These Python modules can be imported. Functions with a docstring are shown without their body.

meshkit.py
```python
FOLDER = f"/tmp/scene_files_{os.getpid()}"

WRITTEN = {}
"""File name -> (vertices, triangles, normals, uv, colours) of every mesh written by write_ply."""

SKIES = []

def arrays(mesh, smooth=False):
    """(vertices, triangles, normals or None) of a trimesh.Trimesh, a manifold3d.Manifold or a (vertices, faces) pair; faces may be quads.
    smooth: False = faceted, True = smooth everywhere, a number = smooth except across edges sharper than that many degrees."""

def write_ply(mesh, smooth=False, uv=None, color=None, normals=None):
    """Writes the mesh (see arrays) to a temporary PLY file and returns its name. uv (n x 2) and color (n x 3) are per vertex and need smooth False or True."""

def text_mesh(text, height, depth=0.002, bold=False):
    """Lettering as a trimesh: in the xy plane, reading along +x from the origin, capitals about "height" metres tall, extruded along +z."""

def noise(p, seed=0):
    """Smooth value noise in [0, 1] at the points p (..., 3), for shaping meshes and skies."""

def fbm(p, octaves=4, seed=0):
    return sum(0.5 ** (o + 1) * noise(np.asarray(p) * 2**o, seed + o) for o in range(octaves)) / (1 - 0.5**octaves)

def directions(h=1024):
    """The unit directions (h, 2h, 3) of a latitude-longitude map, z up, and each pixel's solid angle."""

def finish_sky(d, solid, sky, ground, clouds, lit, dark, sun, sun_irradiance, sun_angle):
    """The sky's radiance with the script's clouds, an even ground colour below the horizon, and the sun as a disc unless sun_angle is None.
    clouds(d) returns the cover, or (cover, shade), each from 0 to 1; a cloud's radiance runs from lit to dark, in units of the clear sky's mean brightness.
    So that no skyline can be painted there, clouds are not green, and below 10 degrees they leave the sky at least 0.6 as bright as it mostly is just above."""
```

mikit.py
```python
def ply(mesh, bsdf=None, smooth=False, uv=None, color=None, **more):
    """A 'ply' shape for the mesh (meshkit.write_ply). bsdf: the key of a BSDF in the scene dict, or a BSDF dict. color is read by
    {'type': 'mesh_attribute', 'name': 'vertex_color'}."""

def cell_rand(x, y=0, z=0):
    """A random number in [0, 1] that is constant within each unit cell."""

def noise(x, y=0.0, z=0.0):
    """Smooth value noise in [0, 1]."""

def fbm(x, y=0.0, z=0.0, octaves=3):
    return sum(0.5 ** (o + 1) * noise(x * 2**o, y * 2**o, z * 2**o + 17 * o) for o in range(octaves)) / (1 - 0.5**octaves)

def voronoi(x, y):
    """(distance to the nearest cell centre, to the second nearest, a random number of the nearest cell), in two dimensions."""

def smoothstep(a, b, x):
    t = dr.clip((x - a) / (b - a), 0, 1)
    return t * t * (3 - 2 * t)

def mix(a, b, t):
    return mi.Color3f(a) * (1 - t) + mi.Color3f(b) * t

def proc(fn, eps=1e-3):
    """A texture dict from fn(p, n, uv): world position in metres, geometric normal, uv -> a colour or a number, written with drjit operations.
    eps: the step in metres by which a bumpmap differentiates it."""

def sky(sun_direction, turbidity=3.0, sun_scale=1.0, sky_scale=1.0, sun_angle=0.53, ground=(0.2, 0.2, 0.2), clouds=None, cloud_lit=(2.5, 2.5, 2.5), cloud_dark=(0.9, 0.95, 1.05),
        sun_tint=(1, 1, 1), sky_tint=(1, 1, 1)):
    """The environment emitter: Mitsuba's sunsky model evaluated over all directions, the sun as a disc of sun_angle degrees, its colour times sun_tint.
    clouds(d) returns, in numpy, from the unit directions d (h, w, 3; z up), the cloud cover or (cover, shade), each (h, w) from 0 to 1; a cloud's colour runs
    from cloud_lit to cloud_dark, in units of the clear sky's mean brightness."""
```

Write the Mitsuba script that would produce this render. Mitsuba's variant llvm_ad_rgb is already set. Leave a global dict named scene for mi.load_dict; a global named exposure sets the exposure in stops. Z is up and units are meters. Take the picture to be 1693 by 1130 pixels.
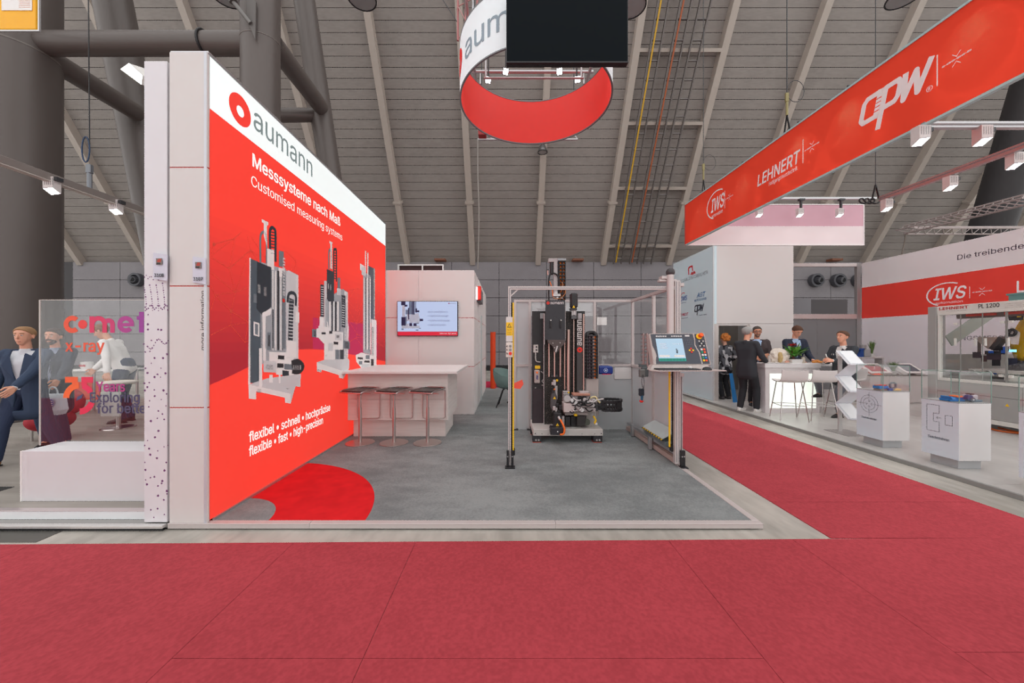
import math, random
import numpy as np, trimesh, drjit as dr, mitsuba as mi, manifold3d as m3
import shapely.geometry as sg
import shapely.ops as so
import mikit, meshkit

random.seed(7)
RNG = np.random.default_rng(7)
T = mi.ScalarTransform4f
scene, labels = {}, {}

# ---------------------------------------------------------------- camera, light, exposure
EYE = 1.55                                    # eye height over the hall floor
scene['camera'] = {'type': 'perspective', 'fov': 2 * math.degrees(math.atan(846.5 / 600.0)), 'fov_axis': 'x', 'near_clip': 0.05, 'far_clip': 200.0,
                   'principal_point_offset_x': 0.005, 'principal_point_offset_y': 0.0006,
                   'to_world': T().look_at(origin=[0, 0, EYE], target=[0, 1, EYE], up=[0, 0, 1])}
scene['hall_daylight'] = {'type': 'constant', 'radiance': {'type': 'rgb', 'value': [1.22, 1.205, 1.19]}}
exposure = 0.12

# ---------------------------------------------------------------- helpers
def lin(c):
    c = np.asarray(c, float) / 255.0
    return [float(v) for v in np.where(c <= 0.04045, c / 12.92, ((c + 0.055) / 1.055) ** 2.4)]

_mats = {}
def M(c, rough=0.55, metal=0.0, spec=0.5):
    k = (tuple(c), rough, metal, spec)
    if k not in _mats:
        name = f'paint_{len(_mats):03d}'
        scene[name] = {'type': 'twosided', 'b': {'type': 'principled', 'base_color': {'type': 'rgb', 'value': lin(c)}, 'roughness': rough, 'metallic': metal, 'specular': spec}}
        _mats[k] = name
    return _mats[k]

def MP(name, fn, rough=0.7, bump=None):
    b = {'type': 'principled', 'base_color': mikit.proc(fn), 'roughness': rough, 'specular': 0.3}
    scene[name] = {'type': 'twosided', 'b': b}
    return name

def q(px, py, Y):                              # the point at depth Y seen in direction (px, py) of the photograph: used to read off metres
    return np.array([(px - 838.0) / 600.0 * Y, Y, EYE - (py - 566.0) / 600.0 * Y])
def qx(px, Y): return (px - 838.0) / 600.0 * Y
def qz(py, Y): return EYE - (py - 566.0) / 600.0 * Y

def uniq(k):
    if k not in scene and k not in labels: return k
    i = 1
    while f'{k}_{i:03d}' in scene or f'{k}_{i:03d}' in labels: i += 1
    return f'{k}_{i:03d}'

def cat(ms):
    ms = [m for m in ms if m is not None]
    return ms[0] if len(ms) == 1 else trimesh.util.concatenate(ms)

def thing(name, label, category, group=None):
    k = uniq(name)
    labels[k] = {'label': label, 'category': category}
    if group: labels[k]['group'] = group
    return k

def struct(name, label=None):
    k = uniq(name)
    labels[k] = {'kind': 'structure'}
    if label: labels[k]['label'] = label
    return k

def put(key, mesh, mat, smooth=False, emit=None, **kw):
    if isinstance(mesh, list): mesh = cat(mesh)
    if isinstance(mesh, m3.Manifold):
        mm = mesh.to_mesh(); mesh = trimesh.Trimesh(mm.vert_properties[:, :3], mm.tri_verts, process=False)
    more = dict(kw)
    if emit is not None: more['emitter'] = {'type': 'area', 'radiance': {'type': 'rgb', 'value': [float(v) for v in emit]}}
    scene[key] = mikit.ply(mesh, mat, smooth=smooth, **more)
    return key

def part(parent, name, mesh, mat, smooth=False, label=None, stuff=False, emit=None, **kw):
    k = uniq(parent + '__' + name)
    put(k, mesh, mat, smooth, emit, **kw)
    d = {}
    if label: d['label'] = label
    if stuff: d['kind'] = 'stuff'
    if d: labels[k] = d
    return k

def solo(name, label, category, mesh, mat, smooth=False, group=None, emit=None):
    k = thing(name, label, category, group)
    return put(k, mesh, mat, smooth, emit)

_CI = None
def bx(x0, x1, y0, y1, z0, z1, b=0.0):
    x0, x1 = min(x0, x1), max(x0, x1); y0, y1 = min(y0, y1), max(y0, y1); z0, z1 = min(z0, z1), max(z0, z1)
    c = np.array([(x0 + x1) / 2, (y0 + y1) / 2, (z0 + z1) / 2]); h = np.array([x1 - x0, y1 - y0, z1 - z0]) / 2
    if b <= 0:
        m = trimesh.creation.box(extents=2 * h); m.apply_translation(c); return m
    b = min(b, 0.45 * 2 * h.min())
    pts = [[sx * (h[0] - b * (k != 0)), sy * (h[1] - b * (k != 1)), sz * (h[2] - b * (k != 2))]
           for sx in (-1, 1) for sy in (-1, 1) for sz in (-1, 1) for k in range(3)]
    m = trimesh.convex.convex_hull(np.array(pts) + c)
    return m

def hull(pts): return trimesh.convex.convex_hull(np.asarray(pts, float))

def frame_of(d):
    d = np.asarray(d, float); d = d / np.linalg.norm(d)
    a = np.cross(d, [0, 0, 1.0] if abs(d[2]) < 0.95 else [1.0, 0, 0]); a /= np.linalg.norm(a)
    return a, np.cross(d, a), d

def bar(p0, p1, w, h=None, up=None):           # square bar from p0 to p1
    p0, p1 = np.asarray(p0, float), np.asarray(p1, float); h = h or w
    a, b, d = frame_of(p1 - p0)
    if up is not None:
        b = np.asarray(up, float); b = b - d * b.dot(d); b /= np.linalg.norm(b); a = np.cross(b, d)
    v = [p + sa * a * w / 2 + sb * b * h / 2 for p in (p0, p1) for sa in (-1, 1) for sb in (-1, 1)]
    return hull(v)

def cyl(p0, p1, r, n=16, r1=None):
    p0, p1 = np.asarray(p0, float), np.asarray(p1, float)
    a, b, d = frame_of(p1 - p0); r1 = r if r1 is None else r1
    t = np.arange(n) * 2 * math.pi / n
    ring = np.cos(t)[:, None] * a + np.sin(t)[:, None] * b
    v = np.vstack([p0 + r * ring, p1 + r1 * ring, [p0, p1]])
    i = np.arange(n); j = (i + 1) % n
    f = np.vstack([np.c_[i, j, j + n], np.c_[i, j + n, i + n], np.c_[j, i, i * 0 + 2 * n], np.c_[i + n, j + n, i * 0 + 2 * n + 1]])
    return trimesh.Trimesh(v, f, process=False)

def tube(pts, r, n=8):
    pts = np.asarray(pts, float)
    t = np.gradient(pts, axis=0); t /= np.linalg.norm(t, axis=1, keepdims=True) + 1e-12
    a = np.cross(t[0], [0, 0, 1.0] if abs(t[0][2]) < 0.9 else [1.0, 0, 0]); a /= np.linalg.norm(a)
    rings = []; ang = np.arange(n) * 2 * math.pi / n
    for p, d in zip(pts, t):
        a = a - d * a.dot(d); a /= np.linalg.norm(a); b = np.cross(d, a)
        rings.append(p + r * (np.cos(ang)[:, None] * a + np.sin(ang)[:, None] * b))
    k = len(pts); v = np.vstack(rings + [pts[:1], pts[-1:]])
    f = []
    for s in range(k - 1):
        i = np.arange(n) + s * n; j = (np.arange(n) + 1) % n + s * n
        f += [np.c_[i, j, j + n], np.c_[i, j + n, i + n]]
    i = np.arange(n); j = (i + 1) % n
    f += [np.c_[j, i, i * 0 + k * n], np.c_[i + (k - 1) * n, j + (k - 1) * n, i * 0 + k * n + 1]]
    return trimesh.Trimesh(v, np.vstack(f), process=False)

def smooth_path(pts, n=8):                     # Catmull-Rom through pts
    p = np.asarray(pts, float); p = np.vstack([2 * p[0] - p[1], p, 2 * p[-1] - p[-2]]); out = []
    for i in range(1, len(p) - 2):
        for t in np.linspace(0, 1, n, endpoint=False):
            out.append(0.5 * (2 * p[i] + (p[i + 1] - p[i - 1]) * t + (2 * p[i - 1] - 5 * p[i] + 4 * p[i + 1] - p[i + 2]) * t * t + (3 * p[i] - p[i - 1] - 3 * p[i + 1] + p[i + 2]) * t ** 3))
    return np.vstack(out + [p[-2]])

def lathe(prof, c, n=24):                      # profile of (r, z) about the vertical through c
    m = trimesh.creation.revolve(np.asarray(prof, float), sections=n); m.apply_translation(c); return m

def extrude(poly, depth, o, u, v, n):          # shapely polygon in (u, v) at o, thickened along n
    ms = [trimesh.creation.extrude_polygon(g, depth, engine='earcut') for g in getattr(poly, 'geoms', [poly]) if g.area > 1e-9]
    m = cat(ms)
    A = np.eye(4); A[:3, 0], A[:3, 1], A[:3, 2], A[:3, 3] = u, v, n, o
    m.apply_transform(A)
    return m

def poly(pts): return sg.Polygon(pts).buffer(0)

def txt(s, o, u, v, h, width=None, depth=0.002, bold=False, slant=0.0, thin=0.0):
    """lettering with its left end of the baseline at o, reading along u, upright along v, capitals h tall, stretched to width"""
    m = meshkit.text_mesh(s, h, depth, bold)
    b = m.bounds
    if width: m.vertices[:, 0] = (m.vertices[:, 0] - b[0][0]) * width / (b[1][0] - b[0][0])
    if slant: m.vertices[:, 0] += slant * m.vertices[:, 1]
    u, v = np.asarray(u, float), np.asarray(v, float)
    A = np.eye(4); A[:3, 0], A[:3, 1], A[:3, 2], A[:3, 3] = u, v, np.cross(u, v), o
    m.apply_transform(A)
    return m

X_, Y_, Z_ = np.eye(3)
def front_txt(s, x0, x1, z, Y, h, **k):        # on a plane facing the camera
    return txt(s, [x0, Y, z], X_, Z_, h, x1 - x0, **k)
def ring_poly(c, r0, r1, a0=0, a1=360, n=40):
    t = np.radians(np.linspace(a0, a1, n)); o = np.c_[np.cos(t), np.sin(t)]
    if a1 - a0 >= 360: return sg.Point(c).buffer(r1, 24).difference(sg.Point(c).buffer(r0, 24)) if r0 > 0 else sg.Point(c).buffer(r1, 24)
    return poly(np.vstack([np.array(c) + r1 * o, np.array(c) + r0 * o[::-1]]))
def stroke(pts, w, cap=2): return sg.LineString(pts).buffer(w / 2, cap_style=cap)

# common paints
WHITE = M((222, 220, 218), 0.5); WHITE2 = M((206, 203, 201), 0.5)
ALU = M((196, 196, 198), 0.38, 0.85); ALU_L = M((196, 188, 186), 0.45, 0.3); CHROME = M((205, 200, 198), 0.18, 1.0); STEEL = M((188, 178, 174), 0.3, 0.8)
BLACK = M((26, 26, 29), 0.45); DARK = M((52, 53, 56), 0.5); GREY = M((128, 128, 130), 0.55); LGREY = M((176, 176, 178), 0.55)
RED = M((226, 45, 32), 0.5); ORANGE = M((240, 110, 30), 0.5); YELLOW = M((236, 190, 25), 0.5); BLUE = M((20, 74, 160), 0.4)
scene['pane_glass'] = {'type': 'thindielectric', 'int_ior': 1.5}
def pane(p0, p1, p2, p3):
    return trimesh.Trimesh(np.array([p0, p1, p2, p3], float), [[0, 1, 2], [0, 2, 3]], process=False)

# ---------------------------------------------------------------- the hall
def concrete(p, n, uv):
    a = mikit.fbm(p.x * 0.9, p.y * 0.9, 0, 4); b = mikit.fbm(p.x * 14, p.y * 5, 3, 3); c = mikit.fbm(p.x * 5 + 9, p.y * 1.6, 7, 3)
    t = 0.5 * a + 0.25 * b + 0.25 * c
    return mikit.mix(lin((142, 138, 131)), lin((180, 175, 167)), mikit.smoothstep(0.25, 0.75, t))
MP('concrete', concrete, 0.42)
def red_carpet(p, n, uv):
    a = mikit.fbm(p.x * 1.1, p.y * 1.1, 1, 3); b = mikit.fbm(p.x * 60, p.y * 60, 2, 2); c = mikit.fbm(p.x * 7, p.y * 7, 5, 3)
    t = 0.3 * a + 0.5 * b + 0.2 * c
    return mikit.mix(lin((148, 50, 58)), lin((172, 63, 72)), mikit.smoothstep(0.1, 0.9, t))
MP('red_carpet', red_carpet, 0.95)
def grey_carpet(p, n, uv):
    a = mikit.fbm(p.x * 1.7 + 3, p.y * 2.2, 4, 4); b = mikit.fbm(p.x * 70, p.y * 70, 2, 2); c = mikit.fbm(p.x * 4, p.y * 9, 5, 3)
    t = 0.45 * a + 0.25 * b + 0.3 * c
    return mikit.mix(lin((104, 108, 109)), lin((136, 140, 140)), mikit.smoothstep(0.2, 0.8, t))
MP('grey_carpet', grey_carpet, 0.95)
def plank_paint(p, n, uv):
    t = mikit.fbm(p.x * 1.3, p.z * 1.3, p.y, 3) * 0.6 + mikit.fbm(p.x * 6, p.z * 30, 2, 2) * 0.4
    return mikit.mix(lin((127, 121, 117)), lin((150, 143, 138)), t)
MP('plank_paint', plank_paint, 0.7)
def panel_paint(p, n, uv):
    t = mikit.fbm(p.x * 1.0, p.z * 1.5, 8, 3) * 0.6 + mikit.fbm(p.x * 25, p.z * 25, 2, 2) * 0.4
    return mikit.mix(lin((124, 120, 124)), lin((138, 134, 137)), t)
MP('panel_paint', panel_paint, 0.7)

put(struct('floor', 'bare grey concrete hall floor showing between the carpets and stands'), bx(-36, 36, -8, 19.3, -0.2, 0.0), 'concrete')
k = thing('floor_duct_cover', 'dark steel duct cover let into the concrete left of the front platform corner', 'duct cover')
part(k, 'plate', bx(-4.6, -3.62, 2.79, 2.95, 0.0, 0.004), M((84, 82, 78), 0.6))

k = thing('aisle_carpet', 'red needle-felt aisle carpet laid in strips across the foreground and up the right aisle', 'carpet')
xs = [-14, -9.6, -5.6, -3.6, -1.63, -0.70, 1.25, 2.22, 4.51, 6.5, 10, 14]
for i in range(len(xs) - 1):
    yc = [1.76, 1.76, 1.30, 1.30, 1.765, 1.765, 1.1, 1.80, 1.80, 1.2, 1.2][i]
    y_end = lambda x: 2.79 + 0.012 * (x + 1.0)
    a, b = xs[i], xs[i + 1]
    for y0, y1a, y1b in ((-3.0, yc, yc), (yc, y_end(a), y_end(b))):
        g = 0.0015
        part(k, 'carpet_strip', hull([[a + g, y0 + g, 0], [b - g, y0 + g, 0], [b - g, y1b - g, 0], [a + g, y1a - g, 0]] + [[a + g, y0 + g, 0.006], [b - g, y0 + g, 0.006], [b - g, y1b - g, 0.006], [a + g, y1a - g, 0.006]]), 'red_carpet')
for y0, y1 in ((2.845, 3.48), (3.482, 8.9), (8.902, 14.2)):
    part(k, 'carpet_strip', bx(2.54, 4.51, y0 + 0.001, y1 - 0.001, 0, 0.006), 'red_carpet')
put(thing('cross_aisle_carpet', 'strip of crimson carpet far behind the stand, past the orange pillar', 'carpet'), bx(-9, 2.535, 11.85, 13.9, 0, 0.006), M((170, 26, 62), 0.9))

# back wall of panels
wb = struct('wall_back', 'grey panelled back wall of the hall')
put(wb, bx(-34, 34, 19.06, 19.3, 0, 5.7), M((70, 68, 70), 0.8))
zj = [0.27, 0.98, 1.93, 2.87, 3.82, 4.76, 5.7]
for i in range(-9, 10):
    x0 = qx(825, 19.0) + i * 2.48
    for a, b in zip(zj[:-1], zj[1:]):
        part(wb, 'panel', bx(x0 + 0.012, x0 + 2.468, 19.0, 19.06, a + 0.012, b - 0.012), 'panel_paint')
put(struct('baseboard_back', 'black skirting along the foot of the hall wall'), bx(-34, 34, 18.95, 19.06, 0, 0.27), BLACK)

# sloping ceiling of boards on ribs
ce = struct('ceiling', 'steep sloping grey boarded hall roof with ribs')
sl = np.array([0, -0.549, 0.836]); sn = np.array([0, -0.836, -0.549]); s0 = np.array([0, 19.25, 5.72])
def on_slope(x, s, d): return s0 + np.array([x, 0, 0]) + sl * s + sn * d
for i in range(40):
    a, b = i * 0.36 + 0.008, (i + 1) * 0.36 - 0.008
    part(ce, 'plank', hull([on_slope(x, s, d) for x in (-34, 34) for s in (a, b) for d in (0.0, 0.05)]), 'plank_paint')
put(uniq('ceiling__backing'), hull([on_slope(x, s, d) for x in (-34, 34) for s in (0, 14.5) for d in (-0.1, -0.02)]), M((60, 58, 56), 0.9))
RIB = M((168, 158, 149), 0.6)
for i in range(-9, 10):
    x = 1.63 + 3.42 * i
    part(ce, 'rib', [hull([on_slope(x + dx, s, d) for dx in (-0.13, 0.13) for s in (0, 14.4) for d in (0.05, 0.38)]),
                     hull([on_slope(x + dx, s, d) for dx in (-0.2, 0.2) for s in (3.05, 3.15) for d in (0.05, 0.42)])], RIB)
for s in (1.0, 3.75, 6.35, 8.8):
    part(ce, 'crossbar', hull([on_slope(x, s + ds, d) for x in (5.05, 8.47) for ds in (-0.06, 0.06) for d in (0.24, 0.38)]), RIB)
# three cable ladders
for x, cab, lab in ((5.72, M((200, 156, 40), 0.5), 'cable ladder on the roof slope carrying a yellow cable, left of three'), (6.55, M((160, 84, 50), 0.5), 'cable ladder on the roof slope carrying a rusty orange cable, middle of three'), (7.27, None, 'bare dark cable ladder on the roof slope, right of three')):
    k = thing('cable_ladder', lab, 'cable ladder', 'cable ladders on the roof slope')
    LM = M((112, 106, 104), 0.5, 0.4)
    for dx in (-0.2, 0.2):
        part(k, 'rail', bar(on_slope(x + dx, 0.1, 0.45), on_slope(x + dx, 13.5, 0.45), 0.045, 0.1, up=sn), LM)
    for s in np.arange(0.4, 13.4, 0.62):
        part(k, 'rung', bar(on_slope(x - 0.18, s, 0.45), on_slope(x + 0.18, s, 0.45), 0.045), LM)
    if cab: part(k, 'cable', bar(on_slope(x - 0.1, 0.2, 0.5), on_slope(x - 0.1, 13.4, 0.5), 0.055, 0.04, up=sn), cab)
# hanging hall lamps
for px, py, Y, lab in ((374, -4, 9.0, 'dark bell-shaped hall lamp above the inclined tubes at upper left'), (598, 0, 9.0, 'dark bell-shaped hall lamp left of the white ring'), (1495, -2, 9.0, 'dark bell-shaped hall lamp above the long red banner'), (1044, 14, 9.0, 'bell-shaped hall lamp half hidden behind the hanging black screen'), (897, 254, 15.6, 'small round lamp fixed to the rib below the white ring')):
    k = thing('hall_lamp', lab, 'lamp', 'hall lamps under the roof')
    c = q(px, py, Y); r = 0.34 if Y < 12 else 0.2
    part(k, 'reflector', lathe([(r, 0), (r * 0.97, 0.06), (r * 0.8, 0.2), (r * 0.4, 0.34), (0.08, 0.4), (0.08, 0.44), (0, 0.44)], c), M((120, 118, 118), 0.3, 0.7), 30)
    part(k, 'rim', lathe([(r + 0.015, 0), (r + 0.015, 0.025), (r - 0.01, 0.025), (r - 0.01, 0), (r + 0.015, 0)], c), BLACK)
    part(k, 'lens', lathe([(0, 0.012), (r - 0.012, 0.012), (r - 0.012, 0.018), (0, 0.018)], c), M((150, 150, 150), 0.15))
    if Y > 12: part(k, 'bracket', bar(c + [0, 0, 0.42], c + [0, 0.3, 0.42], 0.08), DARK)
    else: part(k, 'cable', cyl(c + [0, 0, 0.43], c + [0, 0, 3.2], 0.012, 6), DARK)

# tube columns on the left and their bracing
TUBE = M((92, 85, 82), 0.42, 0.15)
CYL = 6.8
c1, c2 = np.array([qx(27, CYL), CYL]), np.array([qx(431, CYL), CYL])
k = thing('tube_column', 'thick dark round steel column at the left edge', 'column', 'dark steel tube frame')
part(k, 'shaft', cyl([*c1, 0], [*c1, 16], 0.57, 40), TUBE, 40)
part(k, 'collar', cyl([*c1, 6.9], [*c1, 6.93], 0.576, 40), M((110, 104, 100), 0.4, 0.2), 40)
k = thing('tube_column', 'slim dark round steel column behind the big red graphic wall', 'column', 'dark steel tube frame')
part(k, 'shaft', cyl([*c2, 0], [*c2, 16], 0.32, 32), TUBE, 40)
part(k, 'weld', tube([[c2[0] + 0.323 * math.cos(a), CYL + 0.323 * math.sin(a), 7.15 + 0.05 * math.sin(a)] for a in np.linspace(0, 2 * math.pi, 33)], 0.006, 5), M((130, 125, 120), 0.4))
c = q(410, 36, CYL - 0.34)
part(k, 'lug', extrude(poly([(0, 0), (0.15, -0.36), (0.16, 0.31), (0.0, 0.5)]), 0.03, c, X_, Z_, -Y_), M((100, 96, 94), 0.5, 0.4))
zbr = qz(74, CYL)
solo('brace_tube', 'horizontal dark tube joining the two columns at upper left', 'steel tube', cyl([c1[0] + 0.2, CYL, zbr], [c2[0] - 0.2, CYL, zbr], 0.198, 28), TUBE, 40)
solo('tie_rod', 'steel tie rod with turnbuckle running up from the slim column', 'tie rod', [cyl(q(414, 40, 6.42), q(386, 5, 6.3), 0.035), cyl(q(386, 5, 6.3), q(365, -40, 6.2), 0.065)], M((120, 118, 116), 0.4, 0.6), 40)
solo('cable_loop', 'black cable looped round the horizontal tube', 'cable', tube([[qx(340, CYL), CYL + 0.215 * math.cos(a), zbr + 0.215 * math.sin(a)] for a in np.linspace(0, 2 * math.pi, 25)], 0.022, 6), BLACK, True)
def btube(label, p0, p1, r): solo('brace_tube', label, 'steel tube', cyl(p0, p1, r, 28), TUBE, 40)
btube('leaning dark tube behind the horizontal tube at upper left', q(318, 664, 9.4), q(150, -180, 9.4), 0.40)
btube('diagonal dark tube running down from the thick column to the leaning tube', q(70, 92, 6.9), q(226, 188, 9.0), 0.2)
btube('leaning dark tube right of the slim column', q(602, 662, 9.6), q(478.7, -160, 9.6), 0.265)
btube('short diagonal dark tube between the slim column and the leaning tube', q(450, 72, 6.95), q(530, 178, 9.3), 0.19)
btube('short horizontal dark tube above the graphic wall top', q(455, 192, 8.9), q(520, 192, 9.5), 0.165)
solo('yellow_sign', 'yellow sign with a white plan sheet in the top left corner', 'sign', bx(qx(-60, 4.9), qx(65, 4.9), 4.86, 4.9, qz(54, 4.9), qz(-60, 4.9), 0.006), M((232, 168, 20), 0.5))
part('yellow_sign', 'frame', [bar(q(65, -60, 4.85), q(65, 54, 4.85), 0.02), bar(q(-60, 53, 4.85), q(66, 53, 4.85), 0.02)], ALU)
part('yellow_sign', 'sheet', bx(qx(2, 4.85), qx(52, 4.85), 4.852, 4.858, qz(18.5, 4.85), qz(-50, 4.85)), WHITE)
part('yellow_sign', 'sheet__plan', [bx(qx(31, 4.85), qx(50, 4.85), 4.850, 4.852, qz(y, 4.85), qz(y - 0.8, 4.85)) for y in (2, 5, 8, 11, 14)], M((214, 170, 150), 0.6))
part('yellow_sign', 'bracket', bar(q(30, 20, 4.9), q(30, 20, 6.35), 0.06), DARK)
solo('roof_edge_beam', 'dark leaning steel column behind the right stand under the roof', 'column', cyl(q(1610, 470, 15.5), q(1745, 40, 12.6), 0.62, 28), M((52, 50, 52), 0.6), 40)
# round air nozzles of the back wall
for px, py, lab in ((222, 464, 'round black air nozzle on the hall wall seen behind the glass with orange lettering'), (1352, 465, 'round black air nozzle in the opening of the right stand frame, left one'), (1389, 465, 'round black air nozzle in the opening of the right stand frame, middle one'), (1424, 465, 'round black air nozzle in the opening of the right stand frame, mostly hidden right one')):
    k = thing('air_nozzle', lab, 'air vent', 'air nozzles on the hall wall'); c = q(px, py, 18.75)
    part(k, 'ring', [trimesh.creation.annulus(0.24, 0.34, 0.25, sections=28, transform=trimesh.geometry.align_vectors([0, 0, 1], [0, 1, 0])).apply_translation(c + [0, 0.1, 0])], M((74, 74, 80), 0.5), 30)
    part(k, 'nozzle', [cyl(c + [0, 0.2, 0], c + [0.04, -0.16, -0.02], 0.23, 24, 0.16)], M((62, 62, 68), 0.5), 30)
    part(k, 'bore', cyl(c + [0.04, -0.165, -0.02], c + [0.04, -0.16, -0.02], 0.11, 20), M((12, 12, 14), 0.8))
for px in (543, 728, 955, 1380):
    solo('ledge_lamp', {543: 'rusty ledge box on the hall wall top above the graphic wall edge', 728: 'rusty ledge box on the wall top above the white cabin', 955: 'rusty ledge box on the wall top beside the tall machine', 1380: 'rusty ledge box on the wall top seen through the right stand frame'}[px], 'box', bx(qx(px - 9, 18.8), qx(px + 9, 18.8), 18.62, 19.0, 5.7, 5.8, 0.01), M((120, 72, 50), 0.6))

# ================================================================ the centre stand
PZ = 0.05                                      # top of the stand floors
WX = -2.46                                     # the graphic wall's face
FY = 2.985
k = thing('stand_platform', 'low stand platform with grey carpet and aluminium edge trim in the middle of the picture', 'platform')
put(k, bx(WX - 0.3, 2.06, FY + 0.03, 11.7, 0.012, PZ - 0.006), M((60, 60, 62), 0.8))
full = sg.box(WX + 0.012, FY + 0.045, 2.05, 11.7)
redc = sg.Point(-2.684, 2.98).buffer(1.5, 48); grc = sg.Point(-2.467, 2.99).buffer(0.475, 32)
E3 = lambda p, z0, z1: extrude(p, z1 - z0, [0, 0, z0], X_, Y_, Z_)
part(k, 'grey_carpet', E3(full.difference(redc), PZ - 0.006, PZ), 'grey_carpet')
part(k, 'red_carpet_arc', E3(full.intersection(redc).difference(grc), PZ - 0.006, PZ + 0.0005), MP('logo_carpet', lambda p, n, uv: mikit.mix(lin((186, 14, 22)), lin((214, 26, 32)), mikit.fbm(p.x * 9, p.y * 9, 1, 3)), 0.9), label='large red quarter disc of carpet at the front left corner')
part(k, 'grey_carpet_disc', E3(full.intersection(grc), PZ - 0.006, PZ), 'grey_carpet')
for x0, x1 in ((WX - 0.32, -1.62), (-1.618, 0.4), (0.402, 2.1)):
    part(k, 'edge_trim', [bx(x0, x1, FY - 0.015, FY + 0.045, PZ - 0.003, PZ + 0.004, 0.002), bx(x0, x1, FY - 0.012, FY, 0.012, PZ, 0.001)], ALU_L)
for y0, y1 in ((FY + 0.047, 7.0), (7.002, 11.7)):
    part(k, 'edge_trim', [bx(2.045, 2.105, y0, y1, PZ - 0.003, PZ + 0.004, 0.002), bx(2.09, 2.1, y0, y1, 0.0, PZ)], ALU_L)
part(k, 'foot_rail', bx(WX - 0.3, 2.07, FY + 0.02, FY + 0.1, 0.0, 0.013), BLACK)
part(k, 'wall_profile', bx(WX + 0.001, WX + 0.018, FY + 0.045, 7.36, PZ, PZ + 0.022), ALU)

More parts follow.
